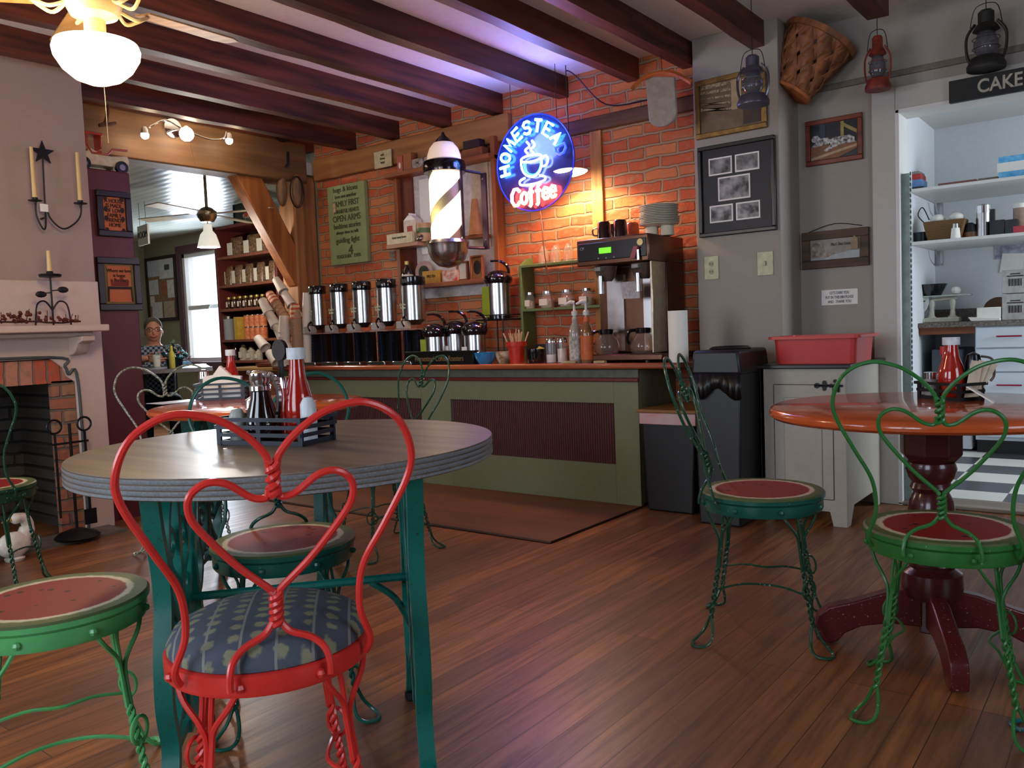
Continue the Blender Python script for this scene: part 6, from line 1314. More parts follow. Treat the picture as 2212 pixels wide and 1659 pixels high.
# CAKE sign
c, wd, ht = bby(2050, 164, 2300, 200, 4.63); t = thing('cake_sign', 'black wooden sign lettered CAKE above the pantry doorway', 'sign', (c[0], 4.645, zy(2130, 187, 4.64)), 0)
ht = .085; g = G(); g.box(-wd/2, wd/2, -.02, .012, -ht/2-.008, ht/2+.012); g.make('board', mat('black_chalky_board', '141414', .6, var=.2), t, bevel=.002)
text('CAKE', .088, 'lettering', mat('cream_painted_letters', 'B8B0A0', .6, var=.15), t, (aty(2160, 180, 4.63).x-c[0], -.021, -.0), sx=.85, bevel=.002)
# ------------------------------------------------------------------ bins, cabinet, tub
m_bin = mat('charcoal_bin', '1E1E20', .4, var=.02)
bx0, bx1 = aty(1381, 1000, 3.93).x, aty(1496, 1000, 3.93).x
t = thing('trash_bin', 'slim black trash bin with wooden lid and pink-edged liner at the counter end', 'bin', ((bx0+bx1)/2+.01, 3.95, 0)); w2 = (bx1-bx0)/2; hz = aty(1436, 888, 3.93).z
g = G(); g.prism([(-w2*.86, 0), (w2*.86, 0), (w2, hz-.02), (-w2, hz-.02)], 0, .38, 'y'); g.make('bin_body', m_bin, t, bevel=.01)
g = G(); g.box(-w2-.008, w2+.008, -.012, .39, hz-.075, hz-.012); o = g.make('liner', mat('white_pink_liner', 'C8B0B0', .5, col2='D0989A', scale=14), t, bevel=.004)
g = G(); g.box(-w2-.02, w2+.02, -.025, .40, hz-.012, hz+.006); g.make('wooden_lid', wood('tan_lid', 'A0703C', '7A5028', .5, 0), t, bevel=.005)
q0, q1 = aty(1505, 1120, 3.80).x, aty(1606, 1120, 3.80).x; hz2 = aty(1560, 752, 3.82).z
t = thing('trash_bin', 'tall black trash bin with open top and black liner, left of the white cabinet', 'bin', ((q0+q1)/2-.0, 3.80, 0)); w2 = (q1-q0)/2
g = G(); g.prism([(-w2*.88, 0), (w2*.88, 0), (w2, hz2-.12), (-w2, hz2-.12)], 0, .36, 'y'); g.make('bin_body', m_bin, t, bevel=.01)
g = G(); zz0 = hz2-.12; g.prism([(-w2-.01, zz0-.01), (w2+.01, zz0-.01), (w2-.005, hz2-.01), (-w2+.005, hz2-.01)], -.01, .37, 'y'); g.make('hood', m_bin, t, bevel=.015)
g = G(); g.lathe([(w2*.72, 0), (w2*.85, .006), (w2*.70, .016), (w2*.62, .002)], 28, c=(0, .18, hz2-.012), sy=1.1); g.lathe([(0, .0), (w2*.66, .001), (0, .002)], 28, c=(0, .18, hz2-.008), sy=1.1); g.make('opening_ring', m_black, t)
g = G(); random.seed(8); n = 26; top = []; bot = []
for k in range(n):
    u = -w2-.012+(2*w2+.024)*k/(n-1); top.append(g.pt((u, -.016-random.random()*.008, zz0-.005))); bot.append(g.pt((u, -.014-random.random()*.016, zz0-.10-.03*math.sin(k*.35)-random.random()*.006)))
for k in range(n-1): g.face((top[k], top[k+1], bot[k+1], bot[k]))
o = g.make('liner', mat('black_film', '0E0E10', .4, coat=.1), t); md = o.modifiers.new('t', 'SOLIDIFY'); md.thickness = .002
KY = 4.03; kx0, kx1 = -1.547, aty(1828, 950, 4.03).x; kz = aty(1740, 787, KY).z
t = thing('small_cabinet', 'small off-white wooden cabinet with black hinge and dark top', 'cabinet', (kx0, KY, 0)); W_ = kx1-kx0; D_ = YW2-.03-KY
m_cab = mat('off_white_cabinet', 'A8A296', .5, var=.03)
g = G(); g.prism([(0, 0), (.05, 0), (.06, .07), (W_-.08, .07), (W_-.065, 0), (W_, 0), (W_, kz-.02), (0, kz-.02)], 0, .02, 'y')
g.prism([(.02, 0), (.06, 0), (.12, .09), (D_-.12, .09), (D_-.06, 0), (D_, 0), (D_, kz-.02), (.02, kz-.02)], W_-.02, W_, 'x'); g.box(0, .02, 0, D_, 0, kz-.02); g.box(.02, W_-.02, .02, D_, .08, .1); g.make('carcass', m_cab, t, bevel=.002)
g = G(); g.box(-.03, W_+.03, -.03, D_, kz-.02, kz); g.make('top_board', mat('dark_brown_top', '241C18', .3), t, bevel=.004)
g = G(); d0, d1, e0, e1 = .07, W_-.06, .13, kz-.10; g.box(d0, d1, -.004, 0, e0, e1); d = g.make('door', m_cab, t, bevel=.002)
g = G(); g.prism(rect(d0+.05, d1-.05, e0+.05, e1-.06), -.012, -.004, 'y'); g.make('raised_panel', m_cab, d, bevel=.006)
g = G()
for r_ in (rect(d0-.003, d0, e0, e1), rect(d1, d1+.003, e0, e1), rect(d0, d1, e1, e1+.003), rect(d0, d1, e0-.003, e0)): g.prism(r_, -.0012, .001, 'y')
g.make('door_gap', m_ink, d)
g = G(); hz3 = aty(1780, 833, KY).z
for s, x, r_ in ((0, d1-.005, .010), (0, d1+.02, .013), (0, d1-.035, .014), (0, d1-.07, .013)): g.cyl((x, -.011, hz3), (x, -.003, hz3), r_, n=12)
for sx_, sz_ in ((.015, .022), (.015, -.022), (-.035, .016), (-.035, -.016)): g.cyl((d1+sx_, -.010, hz3+sz_), (d1+sx_, -.003, hz3+sz_), .009, n=10)
g.tube([(d1-.08, -.008, hz3), (d1+.05, -.008, hz3)], .005, 6); g.tube([(d1+.03, -.008, hz3-.03), (d1+.03, -.008, hz3+.03)], .005, 6); g.make('hinge', m_blackm, d)
tc_ = (aty(1680, 745, 4.1).x, aty(1895, 745, 4.1).x)
t = thing('bus_tub', 'red plastic bus tub on top of the small white cabinet', 'tub', (-1.30, 4.25, kz)); m_tub = mat('red_tub_plastic', 'C23A36', .4, var=.03)
a, b, hh = .245, .165, .135
def rr(a, b, r=.03, n=5): return [(sx_*(a-r)+r*math.cos(q), sy_*(b-r)+r*math.sin(q)) for sx_, sy_, q0_ in ((1, 1, 0), (-1, 1, PI/2), (-1, -1, PI), (1, -1, 1.5*PI)) for q in [q0_+k*PI/2/n for k in range(n+1)]]
g = G(); rings = []
a *= .83
for A, B, z in ((a-.014, b-.014, 0), (a-.004, b-.004, hh), (a+.018, b+.018, hh), (a+.020, b+.020, hh-.014), (a+.017, b+.017, hh-.014), (a+.015, b+.015, hh-.003)): rings.append([g.pt((x, y, z)) for x, y in rr(A, B)])
for p, q in zip(rings, rings[1:]):
    for i in range(len(p)): j = (i+1) % len(p); g.face((p[i], p[j], q[j], q[i]))
g.face(rings[0][::-1]); o = g.make('tub_body', m_tub, t); md = o.modifiers.new('t', 'SOLIDIFY'); md.thickness = .003
o.rotation_euler = (0, 0, 0)
# ------------------------------------------------------------------ pantry
KYF = 6.6; m_pw = mat('pantry_cabinet_white', 'C8D0D8', .4, var=.01); m_gran = mat('granite_laminate', '7A6E64', .3, col2='3E3630', scale=70)
dx = aty(2107, 800, KYF).x
t = thing('pantry_cabinet', 'white pantry drawer cabinet with three thin red handles', 'cabinet', (dx, KYF, 0)); DZt = .90
g = G(); g.box(0, 1.1, .0, .58, .10, DZt); g.make('carcass', m_pw, t, bevel=.002); g = G(); g.box(0, 1.1, .06, .58, 0, .10); g.make('kick_board', m_black, t)
zs_ = [zy(2180, y, KYF) for y in (701, 752, 804, 850)]; zs_ = [DZt-.005, zy(2180, 752, KYF), zy(2180, 804, KYF), .12]
for k in range(3):
    g = G(); g.box(.006, 1.09, -.018, 0, zs_[k+1]+.006, zs_[k]-.004); d = g.make('drawer', m_pw, t, bevel=.003)
    hz_ = zy(2180, (726, 779, 832)[k], KYF-.03); hx_ = aty(2180, 780, KYF-.03).x-dx; g = G(); g.tube([(hx_-.075, -.04, hz_), (hx_+.075, -.04, hz_)], .006, 6); g.tube([(hx_-.07, -.04, hz_), (hx_-.07, -.015, hz_)], .004, 5); g.tube([(hx_+.07, -.04, hz_), (hx_+.07, -.015, hz_)], .004, 5); g.make('handle', mat('crimson_handle', '9A1A3A', .35), d)
t = thing('pantry_worktop', 'mottled brown pantry worktop with upstand', 'worktop', (PX0, KYF, 0)); L2 = 1.1+dx-PX0
g = G(); g.box(.004, L2, -.03, PYB-KYF-.002, DZt, DZt+.035); g.box(.004, L2, PYB-KYF-.03, PYB-KYF-.002, DZt+.035, DZt+.13); g.make('slab', m_gran, t, bevel=.003)
g = G(); g.box(.004, dx-PX0, .0, .03, DZt-.05, DZt); g.make('front_rail', wood('orange_rail', '8A4A28', '5E3018', .5, 0), t)
PT = DZt+.035
t = thing('chest_freezer', 'white appliance under the open left part of the pantry worktop', 'appliance', (PX0+.03, KYF+.05, 0)); g = G(); g.box(.0, dx-PX0-.06, 0, .5, .02, .50); g.make('body', m_pw, t, bevel=.01); g = G(); g.box(.0, dx-PX0-.06, -.02, .5, .505, .55); g.make('lid', m_pw, t, bevel=.008); g = G(); g.box(.04, dx-PX0-.12, .02, .5, .56, .74); g.make('dark_bin', mat('blue_grey_plastic', '4A525C', .4), t, bevel=.01); g = G(); g.box(.05, .1, -.03, -.02, .40, .44); g.make('latch', m_steel, t)
PSY = atx(1966, 402, PX0).y
for k, (lab, y) in enumerate((('upper white pantry shelf', 398), ('lower white pantry shelf', 517))):
    z = zy(2100, y-6, PSY); t = thing('pantry_shelf', lab, 'shelf', (PX0, PSY, z)); g = G(); g.box(.004, 2.4, 0, PYB-PSY-.002, -.022, 0); g.make('board', m_white, t, bevel=.002)
    xb = .04; DB_ = PYB-PSY; g = G(); g.box(xb, xb+.02, DB_-.03, DB_-.004, -.14, -.022); g.tube(spline([(xb+.01, DB_-.25, -.03), (xb+.01, DB_-.18, -.10), (xb+.01, DB_-.03, -.13)], 5), .006, 5); g.make('bracket', m_steel, t)
SZ1 = zy(2100, 392, PSY); SZ2 = zy(2100, 511, PSY); SYP = PSY+.12
def px_(x, y=400): return aty(x, y, SYP).x
def pbox(name, lab, cat, x0, x1, z0, h, m, d=.16, Y=SYP-.06, group=None):
    t = thing(name, lab, cat, ((x0+x1)/2, Y, z0), 0, group); g = G(); g.box(-(x1-x0)/2, (x1-x0)/2, 0, d, 0, h); g.make('body', m, t, bevel=.002); return t
a, b = px_(1955), px_(1998)
for k, (cc, nm, h_) in enumerate((('2A3440', 'dark', .02), ('6A94C8', 'blue', .05), ('B83A34', 'red', .04), ('8A8A80', 'grey', .018))):
    z = SZ1+sum((.02, .05, .04, .018)[:k]); pbox('book', '%s book in the small pile at the left of the upper pantry shelf' % nm, 'book', a+.01*k, b-.008*k, z, h_, mat('cover_'+nm, cc, .5), .18)
pbox('flat_tray', 'flat red-brown tray on the upper pantry shelf', 'tray', px_(2030), px_(2112), SZ1, .022, mat('red_brown_tray', '8A5A50', .6)); pbox('flat_tray', 'thin brown board beside the flat red-brown tray, upper pantry shelf', 'tray', px_(2116), px_(2158), SZ1, .022, mat('brown_tray', '7A6A5A', .6))
t = pbox('tissue_box', 'light blue patterned box with a white window on the upper pantry shelf', 'box', px_(2160), px_(2245), SZ1, .145, mat('blue_scallop_card', '3A94D0', .5, col2='7AC0E8', scale=26), .12); flat(t, 'white_window', m_paper, rect(-.12, .15, .045, .105), 0)
t = thing('pantry_mug', 'dark mug at the left end of the lower pantry shelf', 'mug', (px_(1990, 500), SYP, SZ2)); g = G(); g.lathe([(0, 0), (.05, 0), (.055, .07), (0, .07)], 20); g.make('mug_body', mat('navy_mug', '1A2030', .3), t)
t = thing('wicker_basket', 'brown wicker basket with white cloths on the lower pantry shelf', 'basket', (px_(2043, 490), SYP, SZ2)); g = G(); g.prism([(-.105, 0), (.105, 0), (.135, .135), (-.135, .135)], -.07, .07, 'y'); g.make('basket_body', mat_stripe('wicker_weave', '8A6434', '5E4020', 34, 'Z', .7, bump=.5), t, bevel=.01)
for k, x in enumerate((-.05, .07)): g = G(); g.ball((x, 0, .15), .045, (1.1, 1, .8), 12); g.make('white_cloth', m_paper, t)
g = G(); g.tube(spline([(-.13, -.02, .13), (-.17, -.03, .19), (-.14, -.03, .24), (-.10, -.02, .15)], 5), .004, 5); g.make('wire_handle', m_blackm, t)
t = thing('salt_shaker', 'white shaker with metal top in front of the wicker basket', 'shaker', (px_(2069, 500), SYP-.085, SZ2)); g = G(); g.lathe([(0, 0), (.032, 0), (.025, .07), (0, .07)], 16); g.make('shaker_body', m_paper, t); g = G(); g.lathe([(0, .07), (.022, .07), (.018, .10), (0, .10)], 16); g.make('metal_top', m_steel, t)
t = thing('coffee_tin', 'small black and copper kettle between basket and thermos', 'kettle', (px_(2096, 500), SYP, SZ2)); g = G(); g.lathe([(0, 0), (.045, 0), (.045, .04), (0, .04)], 16); g.make('copper_base', mat('copper_brown', '7A5038', .4), t); g = G(); g.lathe([(0, .04), (.042, .04), (.035, .09), (.015, .105), (0, .105)], 16); g.make('black_top', m_black, t)
t = thing('thermos', 'tall steel and black thermos on the lower pantry shelf', 'thermos', (px_(2124, 480), SYP, SZ2)); g = G(); g.lathe([(0, 0), (.045, 0), (.045, .16), (0, .16)], 20); g.make('steel_body', m_steel, t); g = G(); g.lathe([(0, .16), (.047, .16), (.047, .21), (0, .225)], 20); g.make('cap', m_chrome, t); g = G(); g.box(.04, .07, -.02, .02, .03, .18); g.make('handle', m_black, t)
pbox('black_box', 'left black box on the lower pantry shelf', 'box', px_(2140), px_(2172), SZ2, .10, m_black); pbox('black_box', 'right black box with a white corner on the lower pantry shelf', 'box', px_(2173), px_(2200), SZ2, .095, m_black)
pbox('red_box', 'low red box at the right end of the lower pantry shelf', 'box', px_(2192), px_(2245), SZ2, .045, mat('pink_red_card', 'C0404A', .5), .06, SYP-.09)
t = thing('glass_jar', 'cream and brown jar at the right edge of the lower pantry shelf', 'jar', (px_(2206, 480), SYP+.02, SZ2)); g = G(); g.lathe([(0, 0), (.05, 0), (.05, .17), (0, .17)], 20); g.make('jar_body', mat('brown_cream_jar', 'A88A78', .4), t); g = G(); g.lathe([(0, .17), (.053, .17), (.053, .2), (0, .2)], 20); g.make('lid', m_paper, t)
# kitchen scale, balance, boxes on pantry worktop
def pw(x, Y=6.75): p = aty(x, 690, Y); return p.x
t = thing('dial_scale', 'cream dial kitchen scale at the left of the pantry worktop', 'scale', (pw(1972, 6.8), 6.80, PT)); g = G(); g.box(-.09, .09, -.06, .06, 0, .03); g.box(-.05, .05, -.02, .03, .03, .08); g.make('base', mat('cream_scale', 'C8C4B4', .4), t, bevel=.004)
g = G(); g.cyl((0, -.03, .16), (0, .03, .16), .115, n=32); g.make('dial_case', m_pw, t); g = G(); g.cyl((0, -.034, .16), (0, -.031, .16), .10, n=32); f_ = g.make('dial_face', mat('ivory_dial', 'D0D0C8', .5), t); g = G(); g.box(-.004, .06, -.037, -.034, .157, .163); g.make('pointer', m_ink, f_)
for k in range(12): a = k*PI/6; g = G(); g.box(-.004, .004, -.036, -.0335, .078, .092); o = g.make('tick', m_ink, f_); o.location = (0, 0, .16); o.rotation_euler = (0, a, 0)
t = thing('balance_scale', 'cream antique balance scale on the pantry worktop', 'scale', (pw(2032, 6.8), 6.80, PT)); mc = MATS['cream_scale']; g = G(); g.box(-.17, .13, -.05, .05, 0, .035); g.make('base', mc, t, bevel=.006)
for x in (-.06, .08): g = G(); g.lathe([(.035, .035), (.02, .05), (.014, .10), (.022, .14), (.016, .17), (0, .17)], 14, c=(x, 0, 0)); g.make('column', mc, t)
g = G(); g.tube([(-.09, 0, .165), (.11, 0, .175)], .014, 6); g.make('beam', mc, t); g = G(); g.box(-.12, .20, -.06, .06, .19, .198); g.make('platform', mat('glass_green_plate', 'B8C0B4', .2), t)
pl_ = Vector((pw(2032, 6.8), 6.8, PT+.198))
t = thing('black_bowl', 'black faceted bowl on the balance scale platform', 'bowl', (pl_.x-.055, pl_.y, pl_.z)); g = G(); g.lathe([(0, 0), (.06, 0), (.105, .085), (.10, .085), (.055, .006), (0, .006)], 10); g.make('bowl_body', mat('black_glass', '0E0E14', .15, coat=.6), t)
t = thing('crumpled_paper', 'small crumpled white wrapper beside the black bowl', 'paper', (pl_.x+.10, pl_.y, pl_.z)); g = G(); g.ball((0, 0, .03), .034, (1.1, .8, .9), 8); g.make('wrapper', m_paper, t, smooth=False)
t = thing('foam_container', 'white foam container on the pantry worktop', 'container', (pw(2135, 6.72), 6.72, PT)); g = G(); g.prism([(-.10, 0), (.08, 0), (.08, .02), (-.12, .03)], -.06, .06, 'y'); g.box(-.07, .08, -.02, .08, .02, .095); g.make('foam_body', m_paper, t, bevel=.004)
t = thing('brown_disc', 'brown round board leaning behind the foam container', 'board', (pw(2155, 7.05), 7.10, PT)); g = G(); g.cyl((0, -.01, .07), (0, .01, .07), .10, n=28); g.make('board', mat('brown_board', '6A4A34', .6), t)
m_cart = mat('grey_white_carton', 'B8B4B0', .6)
for k, (z, lab) in enumerate(((0, 'lower cardboard carton with barcode on the pantry worktop'), (.185, 'upper cardboard carton with barcode on the pantry worktop'))):
    t = thing('carton', lab, 'box', (pw(2215, 6.7)+.02, 6.70, PT+z)); g = G(); g.box(-.16, .18, 0, .25, 0, .18-k*.02); g.make('box', m_cart, t, bevel=.003)
    for q in range(9): g = G(); g.box(-.12+q*.009, -.12+q*.009+(.003 if q % 2 else .006), -.002, 0, .05, .10); g.make('barcode_bar', m_ink, t)
    g = G(); g.box(-.13, -.03, -.002, 0, .115, .122); g.box(-.11, -.05, -.002, 0, .13, .137); g.make('print_lines', m_ink, t)
    if not k: g = G(); g.prism([(-.02, .0), (.12, .0), (.12, .05), (.05, .025)], -.002, 0, 'y'); g.make('red_swoosh', mat('swoosh_red', 'A83A3A', .5), t)
c, wd, ht = bby(2156, 520, 2230, 565, PYB); t = thing('wall_print', 'pinned photo sheet on the pantry wall under the lower shelf', 'print', (c[0], PYB-.001, zy(2190, 540, PYB))); g = G(); g.box(-.13, .15, -.004, 0, -.06, .09); g.make('sheet', mat('photo_sheet', '6A6E80', .5, col2='B8B8C8', scale=18), t); flat(t, 'white_sheet', m_paper, [(-.10, -.16), (.05, -.18), (.06, -.03), (-.08, -.02)], -.004)
# metal rack upright in the doorway
rx = aty(1958, 600, 4.72); z1_ = zy(1953, 384, 4.72)
t = thing('rack_post', 'grey-green slotted metal rack post standing just inside the pantry doorway', 'rack', (rx.x, 4.72, .018))
g = G(); g.box(-.022, .022, -.02, .02, 0, z1_); g.make('upright', mat('grey_green_metal', '7A8C86', .35), t, bevel=.002); g = G(); g.box(-.034, -.022, -.022, .10, 0, z1_-.02); g.make('white_edge', mat('pale_edge', 'C8D4D8', .3), t)
g = G()
for k in range(60): g.box(.022, .026, -.008, .008, .05+k*.028, .066+k*.028)
g.make('slots', mat('dark_slot', '3A4A48', .5), t)

# ------------------------------------------------------------------ table-top condiments
m_ketch = mat('ketchup_red', 'A01C10', .12, var=.02, coat=.7); m_capw = mat('white_cap', 'D8DCE0', .4); m_syr = mat('dark_syrup', '120606', .08, coat=.8); m_caddy = mat('blue_black_wire', '1C2230', .4)
def caddy(label, loc, rz, w_, d_, h_, n=4, mt=None, sk=True):
    t = thing('condiment_caddy', label, 'caddy', loc, rz); mt = mt or m_caddy
    g = G()
    for k in range(n):
        z = .006+(h_-.006)*k/(n-1); e = .010*k/(n-1)
        for y in (-d_/2-e, d_/2+e): g.box(-w_/2-e, w_/2+e, y-.002, y+.002, z-.004, z+.005)
        for x in (-w_/2-e, w_/2+e): g.box(x-.002, x+.002, -d_/2-e, d_/2+e, z-.004, z+.005)
    g.make('side_bands', mt, t)
    for x in (-w_/2, 0, w_/2):
        for y in (-d_/2, d_/2): g = G(); g.box(x-.006, x+.006, y-.003, y+.003, 0, h_); g.make('upright', mt, t)
    g = G(); g.box(-w_/2, w_/2, -d_/2, d_/2, 0, .005); g.make('base_plate', mt, t); return t
def ketchup(label, loc, s=1.0):
    t = thing('ketchup_bottle', label, 'bottle', loc); g = G(); g.lathe([(0, 0), (.030, 0), (.034, .006), (.034, .085), (.030, .11), (.020, .145), (.0165, .18), (.0165, .19), (0, .19)], 24); g.make('bottle_body', m_ketch, t); g = G(); g.lathe([(0, .188), (.022, .188), (.022, .215), (0, .215)], 24); g.make('cap', m_capw, t); t.scale = (s, s, s); return t
TZ = .76
rz1 = R(-37.7)+R(52)
c1 = atz(598, 955, TZ); d1 = Vector((math.cos(R(8)), math.sin(R(8)), 0))
caddy('dark metal condiment caddy on the grey round table', (c1.x, c1.y, TZ), R(14), .235, .12, .060, 4)
LM = Matrix.Rotation(R(14), 4, 'Z')
def on1(u, v, z=.006): q = LM @ Vector((u, v, 0)); return (c1.x+q.x, c1.y+q.y, TZ+z)
t = thing('syrup_dispenser', 'glass syrup pitcher of dark syrup with chrome spout in the caddy', 'syrup pitcher', on1(-.035, -.005)); g = G(); g.lathe([(0, 0), (.036, 0), (.040, .01), (.038, .05), (.024, .10), (.0215, .118), (0, .118)], 28); g.make('syrup_jar', m_syr, t)
g = G(); g.lathe([(.022, .115), (.026, .118), (.026, .128), (.022, .132), (.025, .142), (.025, .158), (.015, .164), (0, .165)], 24); g.make('chrome_top', m_chrome, t); g = G(); g.tube(spline([(.022, 0, .155), (.05, 0, .150), (.070, 0, .115), (.066, 0, .075), (.058, 0, .045)], 6), [.008]*25, 8, flat=(0, 1, 0)); g.make('handle', m_chrome, t)
for k in range(1): g = G(); g.tube([(-.02, -.01, .158), (-.028, -.012, .162)], .006, 6); g.make('spout', m_chrome, t)
ketchup('ketchup bottle with white cap in the caddy on the grey table', on1(.056, .018), 1.0)
t = thing('salt_shaker', 'glass salt shaker with white rounded body at the left of the grey-table caddy', 'shaker', on1(-.092, -.025)); g = G(); g.lathe([(0, 0), (.019, 0), (.020, .03), (.019, .06), (.012, .075), (0, .078)], 16); g.make('shaker_body', mat('salt_white', 'A8ACA4', .3), t); 
t = thing('pepper_shaker', 'glass pepper shaker with chrome lid behind the salt shaker', 'shaker', on1(-.085, .03)); g = G(); g.lathe([(0, 0), (.020, 0), (.022, .07), (0, .075)], 16); g.make('shaker_body', mat('grey_pepper_glass', '6A6864', .2, coat=.5), t); g = G(); g.lathe([(0, .072), (.024, .074), (.022, .092), (.010, .10), (0, .10)], 16); g.make('lid', m_chrome, t)
t = thing('jam_jar', 'chrome-lidded jar half hidden behind the syrup pitcher', 'jar', on1(.0, .042)); g = G(); g.lathe([(0, 0), (.022, 0), (.022, .12), (0, .12)], 16); g.make('jar_body', m_ketch, t); g = G(); g.lathe([(0, .12), (.024, .12), (.024, .145), (0, .147)], 16); g.make('lid', m_chrome, t)
t = thing('cream_cup', 'white plastic cream bottle at the right of the grey-table caddy', 'bottle', on1(.100, -.005)); g = G(); g.lathe([(0, 0), (.018, 0), (.019, .05), (.018, .085), (.010, .10), (0, .102)], 16); g.make('bottle_body', m_capw, t)
t = thing('number_holder', 'black round table-number paddle on a forked stem behind the syrup', 'table marker', on1(-.012, .045, .006)); g = G()
g.tube([(-.005, 0, 0), (-.006, 0, .19)], .0035, 6); g.tube([(.005, 0, 0), (.006, 0, .19)], .0035, 6); g.make('stem', m_black, t); g = G(); g.cyl((0, -.005, .21), (0, .005, .21), .0255, n=28); g.make('paddle', m_capb, t)
# orange pedestal table caddy
TZ2 = .735; c2 = atz(2052, 862, TZ2)
caddy('black condiment caddy on the orange pedestal table', (c2.x, c2.y, TZ2), R(-37), .160, .085, .050, 3, m_blackm)
LM2 = Matrix.Rotation(R(-37), 4, 'Z')
def on2(u, v, z=.006): q = LM2 @ Vector((u, v, 0)); return (c2.x+q.x, c2.y+q.y, TZ2+z)
kb = ketchup('large ketchup bottle with white cap on the orange pedestal table', on2(.006, .0), .90)
kb.scale = (1.12, 1.12, .86)
t = thing('hot_sauce_bottle', 'slim hot sauce bottle with red cap beside the large ketchup bottle', 'bottle', on2(-.046, .022)); g = G(); g.lathe([(0, 0), (.014, 0), (.015, .08), (.008, .11), (.008, .13), (0, .13)], 16); g.make('bottle_body', mat('orange_red_sauce', 'B83A1C', .15, coat=.6), t); g = G(); g.lathe([(0, .13), (.012, .13), (.012, .155), (0, .156)], 14); g.make('cap', mat('red_cap', 'C02020', .4), t); g = G(); g.lathe([(.0155, .03), (.0155, .07)], 16, cap=False); g.make('label', m_label, t)
t = thing('salt_shaker', 'glass shaker with metal lid in the caddy on the orange pedestal table', 'shaker', on2(-.066, -.012)); g = G(); g.lathe([(0, 0), (.018, 0), (.018, .055), (0, .055)], 16); g.make('shaker_body', mat('grey_salt', '9A9894', .3), t); g = G(); g.lathe([(0, .055), (.020, .055), (.020, .075), (0, .078)], 16); g.make('lid', m_chrome, t)
t = thing('menu_card', 'folded cream menus standing in the caddy on the orange pedestal table', 'menu', on2(.062, .01)); g = G()
for k in range(3): g.m = Matrix.Rotation(R(10+k*9), 4, 'Y') @ Matrix.Translation((0, .006*k, 0)); g.box(-.012, .020, -.001, .001, 0, .115+.004*k)
g.m = Matrix.Identity(4); g.make('cards', mat('cream_card_stock', 'C8B8A0', .6), t)
t = thing('steel_pitcher', 'dark rounded lid and handle of a small pitcher behind the menus', 'pitcher', on2(.045, .045)); g = G(); g.lathe([(0, 0), (.022, 0), (.024, .10), (.018, .13), (0, .14)], 18); g.make('pitcher_body', mat('dark_steel', '2A2A30', .2, metal=.8), t); g = G(); g.tube(spline([(.02, 0, .125), (.05, 0, .115), (.055, 0, .07), (.045, 0, .05)], 5), .004, 6); g.make('handle', m_steel, t)
t = thing('folded_napkin', 'folded white napkin tent to the right of the caddy on the orange pedestal table', 'napkin', on2(.115, -.0, .0)); g = G(); g.prism([(-.035, .045), (-.028, .045), (.04, .0), (.032, .0)], -.02, .02, 'y'); g.make('paper', m_paper, t)
# small orange table: napkin caddy, ketchup, shakers
TZ3 = .745; c3 = Vector((CT3[0], CT3[1], 0)); d3 = Vector((math.cos(R(-37.7)), math.sin(R(-37.7)), 0)); q3 = atz(482, 862, TZ3)
caddy('black wire caddy holding white napkins on the small orange table', (q3.x, q3.y, TZ3), R(52.3-8), .20, .10, .07, 4, m_caddy)
LM3 = Matrix.Rotation(R(44.3), 4, 'Z')
def on3(u, v, z=.006): q = LM3 @ Vector((u, v, 0)); return (q3.x+q.x, q3.y+q.y, TZ3+z)
t = thing('paper_napkins', 'stack of folded white napkins with star-like points in the far caddy', 'napkins', on3(.0, -.015)); t.rotation_euler = (0, 0, R(44.3)); g = G(); g.prism([(-.075, .0), (.085, 0), (.085, .07), (.09, .095), (.045, .10), (.0, .145), (-.03, .105), (-.075, .10)], -.02, .02, 'y'); g.make('folded_paper', m_paper, t, smooth=False)
ketchup('ketchup bottle behind the white napkins on the small orange table', on3(.035, .04), 1.0)
t = thing('pepper_shaker', 'chrome-topped shaker at the left of the napkins on the small orange table', 'shaker', on3(-.085, .03)); g = G(); g.lathe([(0, 0), (.022, 0), (.024, .09), (0, .09)], 16); g.make('shaker_body', m_glass, t); g = G(); g.lathe([(0, .09), (.025, .09), (.022, .12), (.010, .13), (0, .13)], 16); g.make('lid', m_chrome, t)
t = thing('sugar_packet_pot', 'small dark pot of packets behind the napkins on the small orange table', 'pot', on3(-.03, .045)); g = G(); g.lathe([(0, 0), (.03, 0), (.03, .06), (0, .06)], 16); g.make('pot_body', m_capb, t); g = G(); g.box(-.015, .015, -.01, .01, .03, .11); g.make('packets', mat('pink_packet', 'C8A8B0', .6), t)
t = thing('menu_sheet', 'flat pale menu lying on the left side of the small orange table', 'menu', (q3.x-.10, q3.y-.17, TZ3)); g = G(); g.box(-.07, .07, -.10, .10, 0, .002); g.make('sheet', mat('pale_blue_sheet', 'B8B8C4', .3), t)

# ------------------------------------------------------------------ ceiling fan with globe, spot rail
fc = atd(210, 128, 2.86); t = thing('ceiling_fan', 'cream ceiling fan with glowing white glass bowl light near the fireplace', 'ceiling fan', (fc.x, fc.y, fc.z)); kk = 2.86/FPX
m_fan = mat('cream_fan_metal', 'D8C08A', .4); R0 = 88*kk
g = G(); g.lathe([(0, -.085), (R0*.25, -.083), (R0*.55, -.066), (R0*.8, -.035), (R0*.97, .005), (R0, .03), (R0*.95, .05), (R0*.6, .062), (0, .065)], 48); g.make('glass_bowl', mat('glowing_bowl', 'FFF2D8', .3, var=0, emit=9, ecol='FFE6B8'), t)
g = G(); g.lathe([(0, .058), (.045, .058), (.035, .075), (.035, .13), (.075, .145), (.085, .165), (.10, .205), (.10, .225), (.085, .25), (.03, .27), (.015, .28), (.015, 2.55-fc.z), (.06, 2.56-fc.z), (0, 2.565-fc.z)], 40); g.make('motor_housing', m_fan, t)
g = G()
for k in range(20): a = k*PI/10; g.box(-.003, .003, -.0865, -.078, .168, .195); 
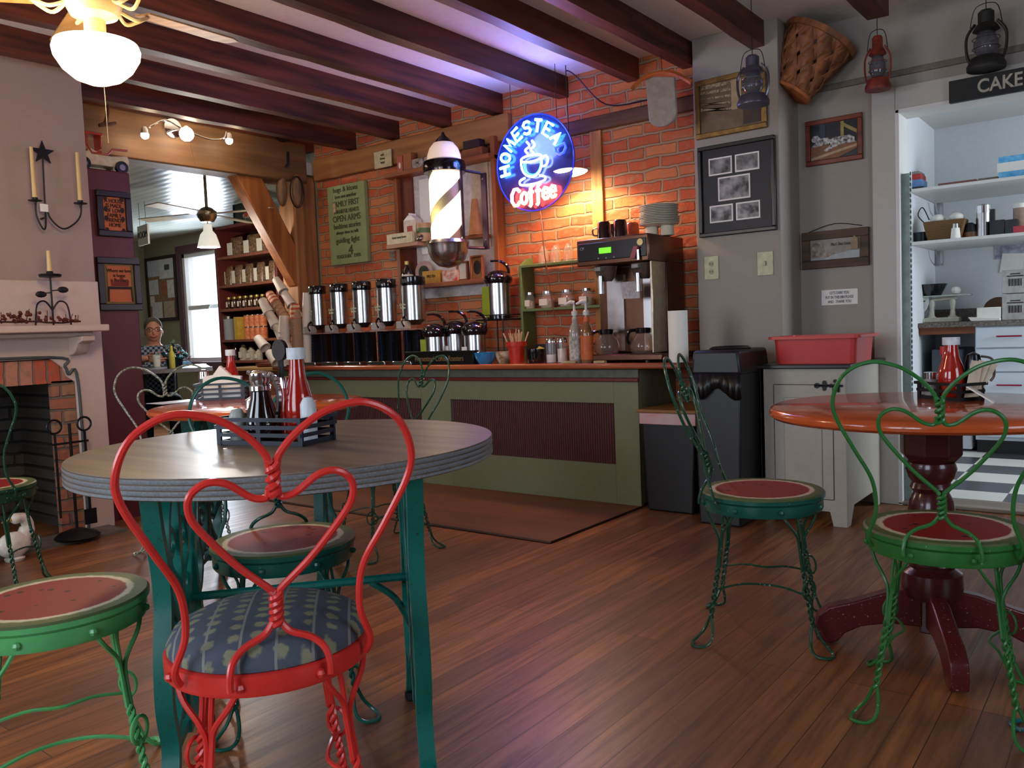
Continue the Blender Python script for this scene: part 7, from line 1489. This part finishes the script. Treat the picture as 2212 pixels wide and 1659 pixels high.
for k in range(5):
    a = R(20+72*k); g = G(); g.m = Matrix.Rotation(a, 4, 'Z'); g.tube(spline([(.08, 0, .19), (.13, .03, .16), (.17, .02, .175), (.20, 0, .195)], 5), .007, 6); g.tube(spline([(.08, 0, .19), (.13, -.03, .16), (.17, -.02, .175), (.20, 0, .195)], 5), .007, 6); g.m = Matrix.Identity(4); g.make('blade_iron', m_fan, t)
    g = G(); g.m = Matrix.Rotation(a, 4, 'Z') @ Matrix.Translation((0, 0, .20)) @ Matrix.Rotation(R(10), 4, 'X'); g.prism([(.18, -.05), (.52, -.065), (.56, -.04), (.56, .04), (.52, .065), (.18, .05)], -.003, .003, 'z'); g.m = Matrix.Identity(4); g.make('blade', wood('tan_fan_blade', 'A88454', '86643C', .5, 0), t)
g = G(); g.tube([(.07, -.02, .06), (.075, -.02, -.30)], .0012, 4); g.make('pull_chain', m_fan, t)
point('fan_globe_light', (fc.x, fc.y, fc.z-.14), 20, (1, .70, .38), .10)
point('fan_globe_uplight', (fc.x+.0, fc.y-.17, fc.z+.10), 6, (1, .68, .36), .06)
# spot rail on the header
p1_ = atx(313, 292, XH+.12); p2_ = atx(403, 290, XH+.14); p3_ = atx(495, 304, XH+.12)
t = thing('track_light', 'wavy three-spot light rail glowing on the timber header', 'light', (XH, p2_.y, p2_.z), PI/2)
def TL(p): return (p.y-p2_.y, -(p.x-XH), p.z-p2_.z)
g = G(); g.m = Matrix.Rotation(PI/2, 4, 'X'); g.lathe([(0, 0), (.07, 0), (.065, .015), (0, .02)], 28, c=(-.02, .06, 0)); g.m = Matrix.Identity(4); g.make('canopy', m_chrome, t)
a_, b_, c_ = TL(p1_), TL(p2_), TL(p3_)
g = G(); g.tube(spline([(a_[0]+.03, a_[1], a_[2]+.05), (a_[0]+.06, a_[1], a_[2]+.075), (a_[0]*.45, a_[1], .075), (-.02, b_[1], .03), (c_[0]*.5, c_[1], .0), (c_[0]*.85, c_[1], .02), (c_[0]-.02, c_[1], c_[2]+.06)], 6), .006, 6); g.tube([(-.02, 0, .05), (-.02, b_[1], .035)], .008, 6); g.make('wavy_rail', m_chrome, t)
for k, (q, r_, e) in enumerate(((a_, .026, 22), (b_, .048, 22), (c_, .026, 22))):
    g = G(); g.lathe([(.012, .055), (.02, .045), (.026, .01), (.024, .01)], 16, c=q, cap=False); h_ = g.make('spot_head', m_chrome, t); g = G(); g.ball(q, r_, n=14); g.make('bulb', mat('white_spot_bulb', 'FFFFFF', .3, var=0, emit=e, ecol='FFF0DC'), h_)
    w_ = (XH+.02+.12, p2_.y+q[0], p2_.z+q[2]-.0)
    point('track_spot_glow', (w_[0]+.06, w_[1], w_[2]-.03), .8 if k != 1 else 1.6, (1, .74, .45), .03)
g = G(); g.tube([(.02, b_[1], -.04), (.05, b_[1], -.20)], .001, 4); g.make('pull_chain', m_chrome, t)
